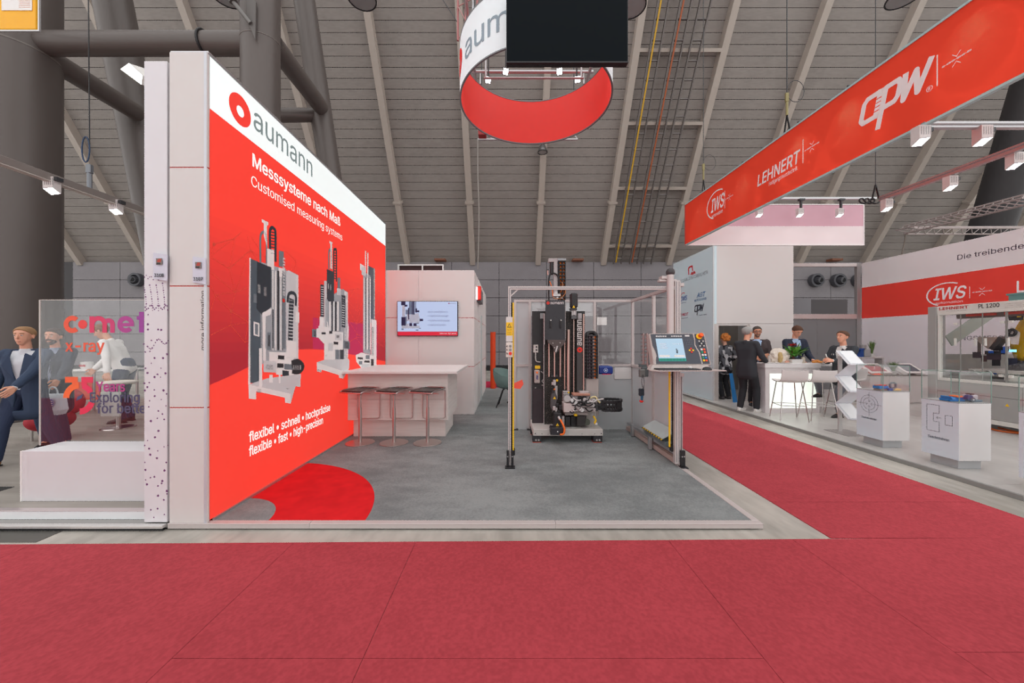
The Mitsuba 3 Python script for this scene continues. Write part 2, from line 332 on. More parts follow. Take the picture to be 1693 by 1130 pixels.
# ---- graphic wall: end panels, frame and light box
ZT = 3.93
k = thing('graphic_wall', 'tall backlit red wall with white top band, machine pictures and white end panels', 'display wall')
put(k, bx(WX - 0.31, WX - 0.03, FY + 0.02, 7.36, PZ, ZT - 0.01), M((190, 188, 186), 0.6))
jz = [PZ, 1.015, 2.0, 2.985, ZT]
jy = [qz(676, FY), qz(475, FY), qz(279, FY)]
zz = [PZ] + jy + [ZT]
for a, b in zip(zz[:-1], zz[1:]):
    part(k, 'end_panel', bx(WX - 0.312, WX - 0.002, FY - 0.005, FY + 0.02, a + 0.004, b - 0.004, 0.002), WHITE2)
for z in jy:
    part(k, 'joint_strip', bx(WX - 0.311, WX - 0.003, FY - 0.001, FY + 0.02, z - 0.005, z + 0.005), M((170, 52, 40), 0.5))
part(k, 'corner_profile', bx(WX - 0.028, WX - 0.004, FY - 0.008, FY + 0.02, PZ, ZT, 0.002), M((200, 204, 210), 0.35, 0.3))
part(k, 'top_profile', bx(WX - 0.31, WX + 0.004, FY, 7.37, ZT - 0.01, ZT + 0.012, 0.003), ALU)
part(k, 'rear_profile', bx(WX - 0.03, WX + 0.004, 7.345, 7.375, PZ, ZT, 0.003), ALU)
part(k, 'information_lettering', txt('more information', [qx(339, 2.98), 2.979, qz(581, 2.98)], Z_, -X_, 0.036, (581 - 483) / 600 * 2.98, 0.001), M((70, 70, 72), 0.6))
card = T()
def number_card(px0, px1, py0, py1, num, label):
    Y = FY - 0.012
    kk = thing('stand_number_card', label, 'card')
    x0, x1, z0, z1 = qx(px0, Y), qx(px1, Y), qz(py1, Y), qz(py0, Y)
    put(kk, hull([[x0, Y - 0.003, z0 + 0.02], [x0, Y + 0.003, z0 + 0.02], [x1, Y - 0.02, z0], [x1, Y - 0.014, z0], [x0, Y - 0.003, z1 + 0.02], [x0, Y + 0.003, z1 + 0.02], [x1, Y - 0.02, z1], [x1, Y - 0.014, z1]]), M((198, 200, 214), 0.5))
    yy = Y - 0.0215
    xc = (x0 + x1) / 2
    part(kk, 'number', front_txt(num, xc - 0.038, xc + 0.038, z0 + 0.032, yy, 0.026, bold=True), M((40, 42, 50), 0.5))
    part(kk, 'picture', bx(xc - 0.024, xc + 0.024, yy - 0.001, yy + 0.001, z1 - 0.082, z1 - 0.03), M((120, 110, 105), 0.5))
    part(kk, 'picture__figure', [bx(xc - 0.014, xc + 0.016, yy - 0.002, yy, z1 - 0.062, z1 - 0.044), bx(xc - 0.006, xc + 0.02, yy - 0.002, yy, z1 - 0.044, z1 - 0.035)], M((170, 60, 45), 0.5))
    part(kk, 'picture__base', bx(xc - 0.018, xc + 0.012, yy - 0.002, yy, z1 - 0.08, z1 - 0.066), M((40, 34, 36), 0.5))
number_card(254, 280, 424, 467, '3108', 'pale number card reading 3108 on the dotted white column')
number_card(319, 343.5, 430, 473, '3107', 'pale number card reading 3107 on the white end panel of the red wall')

# the printed fabric, lit from behind; u = depth Y, v = height z on the plane X = WX
def wp(px, py):                                # point of the wall's face seen in the photograph at (px, py)
    Y = 600 * -WX / (838.0 - px); return (Y, qz(py, Y))
EX = np.array([1.0, 0, 0])
def wall(p, off=0.0, d=0.0012): return extrude(p, d, [WX + off, 0, 0], Y_, Z_, EX)
Y0, Y1 = FY + 0.02, 7.345
B1 = 3.477
curve = [wp(343, 640), wp(380, 624), wp(430, 600), wp(480, 582), wp(530, 580), wp(580, 588), (Y1, wp(634, 600)[1])]
cv = np.array(smooth_path([(a, b, 0) for a, b in curve], 6))[:, :2]; cv[0, 0] = Y0; cv[-1, 0] = Y1
lower = poly([(Y0, PZ + 0.02)] + [tuple(c) for c in cv] + [(Y1, PZ + 0.02)])
upper = sg.box(Y0, PZ + 0.02, Y1, B1).difference(lower)
def lit(name, p, refl, e, off=0.0): part(k, name, wall(p, off), M(refl, 0.7), emit=e)
lit('white_band', sg.box(Y0, B1, Y1, ZT - 0.02), (200, 205, 205), (0.50, 0.56, 0.55))
lit('red_print', lower, (170, 40, 30), (0.62, 0.035, 0.022))
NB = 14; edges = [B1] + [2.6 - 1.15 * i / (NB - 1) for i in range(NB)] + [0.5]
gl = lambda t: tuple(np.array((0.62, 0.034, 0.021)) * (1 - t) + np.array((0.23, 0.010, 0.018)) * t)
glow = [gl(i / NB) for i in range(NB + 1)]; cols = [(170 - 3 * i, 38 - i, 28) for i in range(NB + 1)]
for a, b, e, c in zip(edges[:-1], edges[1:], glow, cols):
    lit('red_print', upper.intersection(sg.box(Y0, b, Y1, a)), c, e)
lit('magenta_print', upper.intersection(sg.box(4.6, 1.25, 6.9, 1.85)), (130, 22, 52), (0.30, 0.012, 0.05), 0.0012)
net = []
nr = np.random.default_rng(3)
for x0, x1, za, zb in ((Y0, 4.2, 1.6, 2.5), (4.7, 5.3, 1.6, 2.3), (5.6, 7.3, 1.5, 2.4)):
    g = [[(x0 + (x1 - x0) * i / 5 + nr.uniform(-.08, .08), za + (zb - za) * j / 4 + 0.12 * math.sin(2.3 * i + j) + nr.uniform(-.06, .06)) for j in range(5)] for i in range(6)]
    for i in range(6):
        for j in range(5):
            if i < 5: net.append(stroke([g[i][j], g[i + 1][j]], 0.006))
            if j < 4: net.append(stroke([g[i][j], g[i][j + 1]], 0.004))
            if i < 5 and j < 4 and (i + j) % 2: net.append(stroke([g[i][j], g[i + 1][j + 1]], 0.004))
            if (i * 3 + j) % 4 == 0: net.append(sg.Point(g[i][j]).buffer(0.016, 4))
net = so.unary_union(net).intersection(upper).intersection(sg.box(Y0 + .01, 0.9, Y1 - .01, 2.55))
part(k, 'network_print', wall(net, 0.0024, 0.0008), M((225, 84, 66), 0.6))
WP = M((236, 234, 230), 0.5)
def wtxt(s, Ya, Yb, z, h, off=0.0012, **kw): return txt(s, [WX + off, Ya, z], Y_, Z_, h, Yb - Ya, **kw)
wt = [wtxt('Messsysteme nach Maß', 3.506, 5.354, 3.245, 0.122, bold=True), wtxt('Customised measuring systems', 3.49, 5.42, 3.05, 0.10),
      wtxt('flexibel • schnell • hochpräzise', 3.459, 5.05, 0.585, 0.095, bold=True), wtxt('flexible • fast • high-precision', 3.459, 4.85, 0.45, 0.093, bold=True)]
part(k, 'white_lettering', wt, M((235, 235, 232), 0.6), emit=(0.42, 0.40, 0.38))
part(k, 'logo_lettering', wtxt('aumann', 3.523, 4.584, 3.625, 0.225), M((124, 140, 140), 0.5), emit=(0.06, 0.085, 0.085))
lc = wp(397, 184)
part(k, 'logo_ring', wall(sg.Point(lc).buffer(0.137, 32).difference(sg.Point(lc[0], lc[1] - 0.012).buffer(0.048, 24)), 0.0012), M((190, 40, 30), 0.5), emit=(0.5, 0.03, 0.02))

# the three printed machines: flat polygons, read off in crop coordinates
PC = {'D': (50, 60, 68), 'G': (122, 134, 142), 'M': (172, 180, 185), 'L': (220, 224, 226), 'W': (250, 250, 248), 'K': (34, 38, 42), 'R': (220, 45, 30), 'S': (84, 100, 110)}
layers = {}
def machine_print(ox, oy, s):
    def P(x, y): return wp(ox + x / s, oy + y / s)
    n = [0]
    def pg(c, *pts): n[0] += 1; layers.setdefault((n[0] // 6, c), []).append(poly([P(x, y) for x, y in pts]))
    def rc(c, x0, y0, x1, y1, dy=0): pg(c, (x0, y0), (x1, y0 + dy), (x1, y1 + dy), (x0, y1))
    def st(c, w, *pts):
        n[0] += 1
        pp = [P(x, y) for x, y in pts]; sc = abs(P(pts[0][0] + 10, pts[0][1])[0] - pp[0][0]) / 10
        layers.setdefault((n[0] // 6, c), []).append(sg.LineString(np.array(smooth_path([(a, b, 0) for a, b in pp], 5))[:, :2]).buffer(w * sc / 2, cap_style=2))
    return pg, rc, st
pg, rc, st = machine_print(400, 350, 3.424)
pg('W', (33, 985), (40, 268), (48, 268), (46, 985)); pg('S', (46, 272), (90, 290), (112, 560), (112, 985), (42, 975)); pg('M', (100, 290), (250, 335), (250, 860), (105, 870))
pg('L', (245, 345), (262, 338), (316, 366), (318, 930), (245, 940)); pg('W', (302, 372), (318, 368), (318, 935), (302, 935))
st('G', 10, (103, 300), (102, 160), (112, 126), (126, 126), (137, 160), (138, 300)); pg('W', (110, 48), (147, 66), (147, 84), (139, 84), (141, 215), (121, 140), (121, 72), (110, 66))
st('D', 12, (158, 240), (156, 125), (166, 98), (178, 102), (188, 130), (188, 290))
for i in range(8): rc('D', 160, 118 + i * 17, 190, 124 + i * 17, 6)
rc('W', 140, 215, 180, 330, 8); pg('G', (207, 226), (234, 234), (236, 322), (207, 316)); rc('W', 205, 322, 240, 372, 8)
pg('D', (84, 290), (164, 322), (164, 545), (112, 592), (80, 556)); rc('W', 88, 418, 102, 466, 4); rc('W', 122, 432, 136, 482, 4)
for x, w in ((170, 6), (184, 8), (198, 10), (214, 7), (226, 4)): rc('K' if x in (198, 226) else 'W', x, 340, x + w, 790, 3)
pg('W', (112, 580), (166, 552), (160, 590), (132, 600), (128, 800), (116, 800)); rc('D', 170, 560, 176, 780)
pg('G', (228, 345), (245, 350), (245, 785), (228, 780)); 
st('D', 26, (280, 500), (276, 560), (272, 735))
for i in range(12): rc('L', 262, 505 + i * 19, 292, 511 + i * 19, 3)
st('D', 12, (256, 520), (262, 475), (284, 466), (302, 485), (302, 540)); rc('W', 300, 572, 322, 632, 4); rc('G', 62, 470, 80, 520, 4); rc('W', 62, 628, 96, 706, 10); rc('G', 70, 640, 88, 700, 6)
rc('W', 248, 735, 306, 830, 6); rc('W', 150, 800, 250, 860, 4); rc('W', 190, 830, 290, 930, 4); rc('L', 118, 850, 190, 915, 4); rc('K', 132, 872, 172, 900, 2); rc('K', 200, 820, 236, 842, 2); rc('K', 196, 865, 232, 890, 2); rc('G', 236, 868, 284, 900, 3)
rc('W', 115, 780, 132, 850); rc('G', 140, 690, 160, 790); rc('K', 145, 705, 154, 770); rc('D', 226, 905, 262, 965, 4)
st('K', 26, (278, 872), (312, 862), (338, 884), (316, 906), (282, 902))
for i in range(5): rc('L', 286 + i * 10, 876, 290 + i * 10, 902)
pg('L', (34, 985), (140, 950), (330, 925), (330, 950), (272, 1038)); pg('W', (32, 985), (272, 1038), (272, 1094), (240, 1088), (238, 1060), (76, 1024), (76, 1070), (34, 1066)); pg('L', (272, 1038), (328, 950), (328, 1000), (300, 996), (272, 1094)); rc('K', 246, 1006, 266, 1012); rc('G', 80, 1010, 104, 1030, 2); rc('W', 92, 780, 110, 1000); rc('W', 150, 930, 170, 975); rc('W', 204, 915, 214, 978)
m1dot = wp(400 + 233 / 3.424, 350 + 510 / 3.424)
layers[(9, 'R')] = [sg.Point(m1dot).buffer(0.022, 16)]
pg, rc, st = machine_print(500, 390, 4.52)
rc('L', 160, 345, 180, 700); pg('M', (170, 480), (300, 405), (335, 430), (335, 960), (170, 960)); pg('W', (312, 420), (338, 432), (338, 660), (345, 690), (338, 960), (312, 960))
st('G', 9, (196, 260), (195, 140), (204, 112), (214, 140), (216, 260)); pg('W', (200, 46), (224, 58), (220, 72), (222, 260), (206, 250), (206, 70), (200, 62))
st('D', 8, (232, 340), (232, 130), (242, 112), (252, 130), (252, 350))
for i in range(11): rc('D', 232, 132 + i * 19, 254, 139 + i * 19, 4)
rc('G', 260, 320, 280, 400, 4); rc('L', 255, 400, 285, 450, 4); pg('D', (180, 256), (234, 280), (234, 500), (212, 525), (180, 480)); rc('W', 187, 365, 194, 405); rc('W', 205, 375, 212, 415)
rc('D', 132, 372, 158, 614, 4)
for i in range(13): rc('L', 136, 388 + i * 17, 156, 394 + i * 17, 3)
rc('W', 125, 612, 158, 690, 4)
for x, w, c in ((196, 14, 'W'), (216, 8, 'K'), (226, 10, 'W'), (242, 10, 'K'), (256, 12, 'W'), (276, 6, 'G')): rc(c, x, 500, x + w, 720)
rc('D', 290, 450, 318, 690, 6)
for i in range(12): rc('L', 292, 470 + i * 18, 314, 476 + i * 18, 4)
pg('W', (115, 680), (180, 690), (180, 640), (200, 720), (300, 730), (300, 860), (240, 860), (150, 810), (115, 770)); rc('G', 68, 705, 130, 765, 6); rc('K', 80, 715, 96, 760, 2); rc('W', 100, 700, 130, 770); rc('K', 230, 800, 264, 820, 2); rc('K', 140, 730, 170, 745); rc('K', 196, 720, 220, 740); rc('G', 304, 790, 350, 850, 8); rc('K', 314, 800, 344, 846, 6); rc('L', 240, 740, 290, 790); rc('K', 250, 752, 272, 772)
pg('W', (158, 800), (240, 850), (240, 1010), (158, 985)); rc('G', 250, 860, 270, 980); rc('D', 280, 860, 304, 970); rc('K', 168, 900, 180, 910); rc('L', 190, 810, 225, 870)
pg('L', (100, 955), (160, 935), (345, 930), (345, 950), (300, 1020)); pg('W', (102, 955), (300, 1018), (300, 1078), (270, 1070), (268, 1050), (140, 1010), (136, 1030), (104, 1022)); pg('L', (300, 1018), (348, 940), (346, 1000), (300, 1078)); rc('K', 106, 1005, 134, 1020, 6)
pg, rc, st = machine_print(500, 390, 4.52)
pg('S', (490, 232), (540, 256), (540, 640), (508, 660), (508, 870), (490, 880)); pg('W', (530, 250), (541, 256), (541, 640), (530, 640)); pg('M', (452, 270), (508, 310), (508, 900), (452, 880)); rc('W', 466, 120, 474, 300); rc('W', 483, 134, 492, 320); rc('W', 428, 214, 462, 262, 20); rc('L', 440, 240, 470, 300, 10)
for x, w, c in ((456, 6, 'W'), (470, 5, 'K'), (478, 12, 'W'), (494, 4, 'K'), (500, 8, 'W')): rc(c, x, 320, x + w, 860)
pg('W', (512, 630), (552, 640), (552, 1000), (520, 990), (512, 900)); rc('D', 516, 690, 530, 900, 4)
for i in range(14): rc('L', 517, 696 + i * 15, 529, 701 + i * 15, 2)
pg('W', (395, 900), (440, 880), (540, 910), (550, 990), (440, 1000), (400, 950)); rc('K', 410, 915, 450, 930, 4); rc('G', 470, 900, 500, 930); rc('K', 460, 940, 500, 955, 2); rc('G', 420, 945, 445, 970); rc('K', 510, 930, 530, 980); rc('L', 440, 965, 500, 1000)
for (lv, c) in sorted(layers, key=lambda t: t[0]):
    part(k, 'machine_print', wall(so.unary_union([p.buffer(0) for p in layers[(lv, c)]]), 0.0032 + 0.00035 * lv, 0.0003), M(PC[c], 0.5))
part(k, 'machine_print_lettering', txt('aumann', [WX + 0.008, m1dot[0] + 0.02, m1dot[1] + 0.05], Z_, -Y_, 0.05, 0.42, 0.0006, bold=True), M(PC['L'], 0.5))

# ---- white cabin with the screen behind the bar
CF, CX1 = 7.385, -0.665
k = thing('storage_cabin', 'white panelled storage cabin behind the bar with thin red joints', 'cabin')
put(k, bx(-2.9, CX1 - 0.03, CF + 0.03, 11.48, PZ, 2.97), M((150, 148, 148), 0.7))
cz = [PZ, qz(608, CF), qz(527.5, CF), 3.0]
for a, b in zip(cz[:-1], cz[1:]):
    for x0, x1 in ((-2.9, -1.8), (-1.797, CX1)):
        part(k, 'front_panel', bx(x0, x1, CF, CF + 0.03, a + 0.006, b - 0.006, 0.002), WHITE)
    for y0, y1 in ((CF + 0.032, 8.35), (8.45, 9.2), (9.23, 11.5)):
        part(k, 'side_panel', bx(CX1 - 0.03, CX1, y0, y1, a + 0.006, b - 0.006, 0.002), WHITE)
for z in cz[1:3]:
    part(k, 'joint_strip', [bx(-2.9, CX1 - 0.002, CF + 0.004, CF + 0.03, z - 0.006, z + 0.006), bx(CX1 - 0.03, CX1 - 0.004, CF + 0.03, 11.5, z - 0.006, z + 0.006)], M((176, 70, 70), 0.5))
part(k, 'door_post', bx(CX1 - 0.02, CX1 + 0.03, 9.2, 9.24, PZ, 2.2), M((190, 200, 200), 0.5))
solo('cabin_roof_box', 'dark open frame box on the cabin roof beside the red wall', 'frame', [bx(-2.5, -1.45, 8.3, 8.35, 3.0, 3.03), bx(-2.5, -1.45, 8.3, 8.35, 3.28, 3.31), bx(-1.48, -1.45, 8.3, 8.35, 3.0, 3.31), bx(-1.95, -1.92, 8.3, 8.35, 3.0, 3.31), bx(-2.5, -2.47, 8.3, 8.35, 3.0, 3.31)], WHITE)
part('cabin_roof_box', 'back', bx(-2.48, -1.47, 8.36, 8.5, 3.0, 3.3), M((62, 34, 36), 0.6))
k = thing('wall_lamp_sign', 'small red and white lamp sign on the side of the white cabin', 'sign')
part(k, 'body', bx(CX1, CX1 + 0.09, 8.0, 8.7, 2.42, 2.72, 0.01), M((110, 112, 116), 0.5)); part(k, 'red_face', bx(CX1, CX1 + 0.1, 7.9, 8.0, 2.45, 2.75, 0.01), RED)
part(k, 'glow', bx(CX1, CX1 + 0.03, 7.84, 7.89, 2.45, 2.72), WHITE, emit=(2.5, 2.5, 2.6))
# screen on the cabin
k = thing('wall_screen', 'flat screen on the white cabin showing a machine and three bullet lines', 'screen')
sx0, sx1, sz0, sz1 = qx(656.5, 7.33), qx(757, 7.33), qz(558, 7.33), qz(500, 7.33)
put(k, bx(sx0, sx1, 7.32, CF, sz0, sz1, 0.006), M((36, 38, 48), 0.4))
def spt(x, y): return (sx0 + (x - 150) / 1362 * (sx1 - sx0), sz1 - (y - 140) / 775 * (sz1 - sz0))
def scr(p, off=0.0): return extrude(p, 0.0008, [0, 7.319 - off, 0], X_, Z_, -Y_)
def srect(x0, y0, x1, y1): a, b = spt(x0, y0), spt(x1, y1); return sg.box(min(a[0], b[0]), min(a[1], b[1]), max(a[0], b[0]), max(a[1], b[1]))
part(k, 'picture', scr(srect(163, 150, 1500, 812)), M((60, 60, 66), 0.5), emit=(0.40, 0.48, 0.68))
part(k, 'red_bar', scr(srect(168, 814, 1505, 900)), M((90, 10, 20), 0.5), emit=(0.55, 0.008, 0.03))
dk = [(245, 150, 340, 230), (250, 490, 340, 680), (515, 150, 545, 440), (320, 220, 385, 260), (560, 300, 600, 390), (600, 345, 650, 385), (660, 530, 735, 580), (430, 625, 490, 690), (520, 630, 590, 690), (400, 290, 425, 540), (485, 150, 500, 440)]
md = [(420, 150, 515, 470), (345, 330, 440, 430), (560, 150, 580, 300), (340, 480, 370, 680), (590, 560, 640, 640), (300, 690, 400, 715), (250, 745, 300, 775), (575, 770, 630, 790), (640, 730, 680, 750)]
wh = [(270, 235, 335, 485), (370, 430, 560, 580), (430, 480, 660, 620), (550, 410, 640, 520), (255, 680, 660, 740), (360, 640, 420, 690)]
part(k, 'picture__machine', scr(so.unary_union([srect(*r) for r in md]), 0.001), M((110, 140, 170), 0.5)); part(k, 'picture__machine', scr(so.unary_union([srect(*r) for r in wh]), 0.002), M((190, 215, 235), 0.5)); part(k, 'picture__machine', scr(so.unary_union([srect(*r) for r in dk]), 0.003), M((28, 32, 80), 0.5))
def stx(s, x0, x1, y, h, c, off=0.001, **kw): a, b = spt(x0, y), spt(x1, y); part(k, 'picture__lettering', front_txt(s, a[0], b[0], a[1], 7.318 - off, h, depth=0.0008, **kw), M(c, 0.5))
stx('and is available as a', 845, 1285, 395, 0.04, (110, 124, 160)); stx('• single laser gauge', 845, 1300, 485, 0.04, (110, 124, 160)); stx('• single tactile gauge', 845, 1330, 585, 0.04, (110, 124, 160)); stx('• hybrid solution', 845, 1245, 685, 0.04, (110, 124, 160))
stx('aumann', 1340, 1475, 200, 0.022, (120, 130, 150)); part(k, 'picture__logo_dot', scr(sg.Point(spt(1313, 188)).buffer(0.013), 0.001), M((150, 50, 90), 0.5)); stx('flexible • fast • high-precision', 1100, 1480, 868, 0.03, (235, 225, 225), bold=True)

# ---- bar counter
k = thing('bar_counter', 'white bar counter with overhanging top in front of the white cabin', 'counter')
OAKW = MP('white_oak', lambda p, n, uv: mikit.mix(lin((202, 196, 192)), lin((216, 211, 207)), mikit.fbm(p.x * 3, p.y * 3, p.z * 40, 3)), 0.55)
part(k, 'plinth', bx(WX + 0.05, -0.965, 5.70, 6.5, PZ, 0.33, 0.003), OAKW)
part(k, 'body', bx(WX + 0.02, -0.9, 5.56, 6.56, 0.335, 1.06, 0.003), OAKW)
part(k, 'front_board', bx(WX + 0.03, -0.905, 5.545, 5.56, 0.66, 1.055, 0.002), OAKW)
part(k, 'front_board', bx(WX + 0.03, -0.905, 5.545, 5.56, 0.34, 0.655, 0.002), OAKW)
part(k, 'worktop', [bx(WX + 0.005, -0.74, 5.38, 6.9, 1.062, 1.10, 0.004)], M((214, 212, 210), 0.4))

# ---- three bar stools
def bar_stool(x, y, label):
    s = thing('bar_stool', label, 'bar stool', 'bar stools at the white bar counter')
    part(s, 'base', lathe([(0, 0), (0.205, 0), (0.207, 0.006), (0.2, 0.011), (0.03, 0.016), (0, 0.016)], [x, y, PZ], 40), STEEL, 30)
    part(s, 'lower_tube', cyl([x, y, PZ + 0.015], [x, y, 0.57], 0.0235, 20), STEEL, 40)
    part(s, 'column', cyl([x, y, 0.57], [x, y, 0.76], 0.015, 16), STEEL, 40)
    part(s, 'hub', cyl([x, y, 0.755], [x, y, 0.79], 0.02, 16, 0.04), STEEL, 40)
    # seat: a chrome loop frame round a thin curved shell, the whole head turned a little to the right
    zc, ca, sa = 0.815, math.cos(-0.32), math.sin(-0.32)
    R = lambda p: np.array([x + p[0] * ca - p[1] * sa, y + p[0] * sa + p[1] * ca, p[2]])
    RR_ = lambda ps: smooth_path([R(p) for p in ps], 4)
    prof = [(-0.205, -0.028), (-0.2, 0.0), (-0.185, 0.012), (-0.15, 0.016), (0.0, 0.008), (0.13, 0.014), (0.175, 0.026)]
    shell = poly(prof + [(u + (0.012 if u < -0.19 else 0), w + 0.012) for u, w in prof][::-1])
    part(s, 'seat', extrude(shell, 0.34, R([-0.17, 0, zc - 0.004]), np.array([-sa, ca, 0]), Z_, np.array([ca, sa, 0])), M((34, 28, 28), 0.3))
    part(s, 'seat_frame', tube(RR_([[-0.185, -0.19, zc + 0.005], [-0.19, -0.1, zc + 0.022], [-0.19, 0.14, zc + 0.026], [-0.17, 0.185, zc + 0.034], [0, 0.19, zc + 0.034], [0.17, 0.185, zc + 0.034], [0.19, 0.14, zc + 0.026], [0.19, -0.1, zc + 0.022], [0.185, -0.19, zc + 0.005], [0.15, -0.205, zc - 0.002], [-0.15, -0.205, zc - 0.002], [-0.185, -0.19, zc + 0.005]]), 0.012, 8), CHROME, True)
    part(s, 'seat_pan', hull([R(p) for p in ((-.1, -.1, zc - .005), (.1, -.1, zc - .005), (-.1, .1, zc - .005), (.1, .1, zc - .005), (-.05, -.05, .785), (.05, .05, .785), (-.05, .05, .785), (.05, -.05, .785))]), STEEL)
    lx0, lx1, ly = x - 0.11, x + 0.23, y + 0.165
    part(s, 'footrest', tube(smooth_path([[lx0, y + 0.02, zc], [lx0, ly - 0.02, zc - 0.01], [lx0, ly, zc - 0.05], [lx0, ly, 0.43], [lx0 + 0.02, ly, 0.385], [lx0 + 0.06, ly, 0.375], [lx1 - 0.06, ly, 0.375], [lx1 - 0.02, ly, 0.385], [lx1, ly, 0.43], [lx1, ly, zc - 0.05], [lx1, ly - 0.02, zc - 0.01], [lx1, y + 0.02, zc + 0.01]], 4), 0.008, 8), STEEL, True)
    part(s, 'lever', bar([x + 0.03, y, zc - 0.03], [x + 0.17, y - 0.05, zc - 0.035], 0.01), STEEL)
for x, lab in ((595.5, 'low-backless black and steel bar stool nearest the red wall'), (651.5, 'black and steel bar stool in the middle of the three at the bar'), (707, 'black and steel bar stool at the right end of the bar')):
    bar_stool(qx(x, 5.34), 5.34, lab)

# ---- orange pillar and shell chair
solo('orange_pillar', 'plain orange round pillar standing behind the white cabin', 'pillar', cyl([qx(815, 11.5), 11.5, PZ], [qx(815, 11.5), 11.5, qz(551, 11.5)], 0.082, 28), M((232, 72, 18), 0.5), 40)
k = thing('shell_chair', 'pale grey-green shell chair on splayed black legs behind the fence', 'chair')
cc = q(838, 640, 8.3); cx, cy = cc[0] - 0.02, 8.3
def bowl(r0, r1, z0, z1, th):
    pts, fs = [], []
    na, nb = 28, 7
    for j in range(nb + 1):
        t = j / nb
        for i in range(na):
            a = 2 * math.pi * i / na
            back = 0.5 - 0.5 * math.sin(a)                # front (towards +y... camera side) lower rim
            zt = z0 + (z1 - z0) * (0.55 + 0.45 * (0.5 + 0.5 * math.cos(a - 2.4)))
            r = r0 + (r1 - r0) * math.sin(t * math.pi / 2) ** 0.8
            pts.append([cx + r * math.cos(a), cy + r * math.sin(a) * 0.95, z0 + (zt - z0) * t ** 1.6])
    for j in range(nb):
        for i in range(na):
            a, b = j * na + i, j * na + (i + 1) % na
            fs += [[a, b, b + na], [a, b + na, a + na]]
    fs += [[0, (i + 1) % na, i] for i in range(1, na - 1)]
    m = trimesh.Trimesh(pts, fs, process=False)
    inner = m.copy(); inner.vertices = inner.vertices - th * m.vertex_normals; inner.invert()
    return cat([m, inner])
part(k, 'shell', bowl(0.1, 0.3, 0.47, 0.93, 0.012), M((120, 146, 142), 0.5), True)
part(k, 'cushion', lathe([(0, 0.02), (0.2, 0.02), (0.23, 0.04), (0.2, 0.06), (0, 0.065)], [cx, cy, 0.48], 24), M((90, 108, 106), 0.8), True)
for a in (0.6, 2.2, 3.9, 5.4):
    part(k, 'leg', tube([[cx, cy, 0.47], [cx + 0.1 * math.cos(a), cy + 0.1 * math.sin(a), 0.44], [cx + 0.3 * math.cos(a), cy + 0.3 * math.sin(a), PZ + 0.012]], 0.013, 8), BLACK, True)
k = thing('shell_table', 'small round white table beside the shell chair, mostly hidden by the fence', 'table')
part(k, 'top', lathe([(0, 0), (0.22, 0), (0.23, 0.012), (0.22, 0.025), (0, 0.025)], [cx + 0.2, cy + 0.55, 0.74], 32), WHITE, 30); part(k, 'stem', cyl([cx + 0.2, cy + 0.55, PZ], [cx + 0.2, cy + 0.55, 0.74], 0.03), BLACK, 40); part(k, 'foot', lathe([(0, 0), (0.18, 0), (0.18, 0.01), (0, 0.02)], [cx + 0.2, cy + 0.55, PZ], 24), BLACK)

# ---- hanging white ring with its screen
RC = np.array([0.35, 4.5]); RR = 0.925; RZ0, RZ1 = 4.5, 5.13
k = thing('hanging_ring', 'large hanging white fabric ring with red inside and grey lettering', 'ceiling sign')
def ring_wall(r, z0, z1, flip=False, n=96):
    t = np.arange(n) * 2 * math.pi / n
    v = np.vstack([np.c_[RC[0] + r * np.cos(t), RC[1] + r * np.sin(t), np.full(n, z)] for z in (z0, z1)])
    i = np.arange(n); j = (i + 1) % n
    m = trimesh.Trimesh(v, np.vstack([np.c_[i, j, j + n], np.c_[i, j + n, i + n]]), process=False)
    if flip: m.invert()
    return m
part(k, 'outer_fabric', ring_wall(RR, RZ0, RZ1), M((226, 236, 240), 0.6), True)
part(k, 'inner_fabric', ring_wall(RR - 0.012, RZ0, RZ1, True), M((240, 66, 58), 0.6), True)
part(k, 'lower_hoop', trimesh.creation.annulus(RR - 0.015, RR + 0.004, 0.014, sections=96).apply_translation([RC[0], RC[1], RZ0 - 0.004]), M((120, 124, 128), 0.4, 0.4), 30)
part(k, 'upper_hoop', trimesh.creation.annulus(RR - 0.015, RR + 0.004, 0.014, sections=96).apply_translation([RC[0], RC[1], RZ1 - 0.004]), M((120, 124, 128), 0.4, 0.4), 30)
def on_ring(m, a0):                            # flat (x, z) lettering wrapped round the outside, starting at angle a0, reading to the right
    v = m.vertices.copy(); a = a0 + v[:, 0] / RR; r = RR + 0.002 + v[:, 2]
    m.vertices = np.c_[RC[0] + r * np.cos(a), RC[1] + r * np.sin(a), RZ0 + v[:, 1]]
    return m
def flat_txt(s, h, width, x, z):
    m = meshkit.text_mesh(s, h, 0.002, False); b = m.bounds; m.vertices[:, 0] = (m.vertices[:, 0] - b[0][0]) * width / (b[1][0] - b[0][0]) + x; m.vertices[:, 1] += z
    return m.subdivide_to_size(0.06) if False else m
part(k, 'lettering', on_ring(flat_txt('aumann', 0.25, 1.27, 0.52, 0.19), math.radians(176)), M((128, 146, 158), 0.5))
lg = trimesh.creation.extrude_polygon(sg.Point(0.25, 0.34).buffer(0.155, 40).difference(sg.Point(0.25, 0.34).buffer(0.055, 24)), 0.002, engine='earcut').subdivide_to_size(0.05)
part(k, 'logo_ring', on_ring(lg, math.radians(176)), M((212, 34, 34), 0.5))
k = thing('hanging_screen', 'big black switched-off screen hung in front of the white ring', 'screen')
hx0, hx1 = qx(837, 3.5), qx(1038.5, 3.5)
put(k, bx(hx0, hx1, 3.5, 3.55, qz(107, 3.5), 5.0, 0.006), M((20, 21, 24), 0.4))
part(k, 'glass_front', bx(hx0 + 0.006, hx1 - 0.006, 3.495, 3.5, qz(105, 3.5), 4.99), M((10, 17, 22), 0.12, 0.0, 0.06))
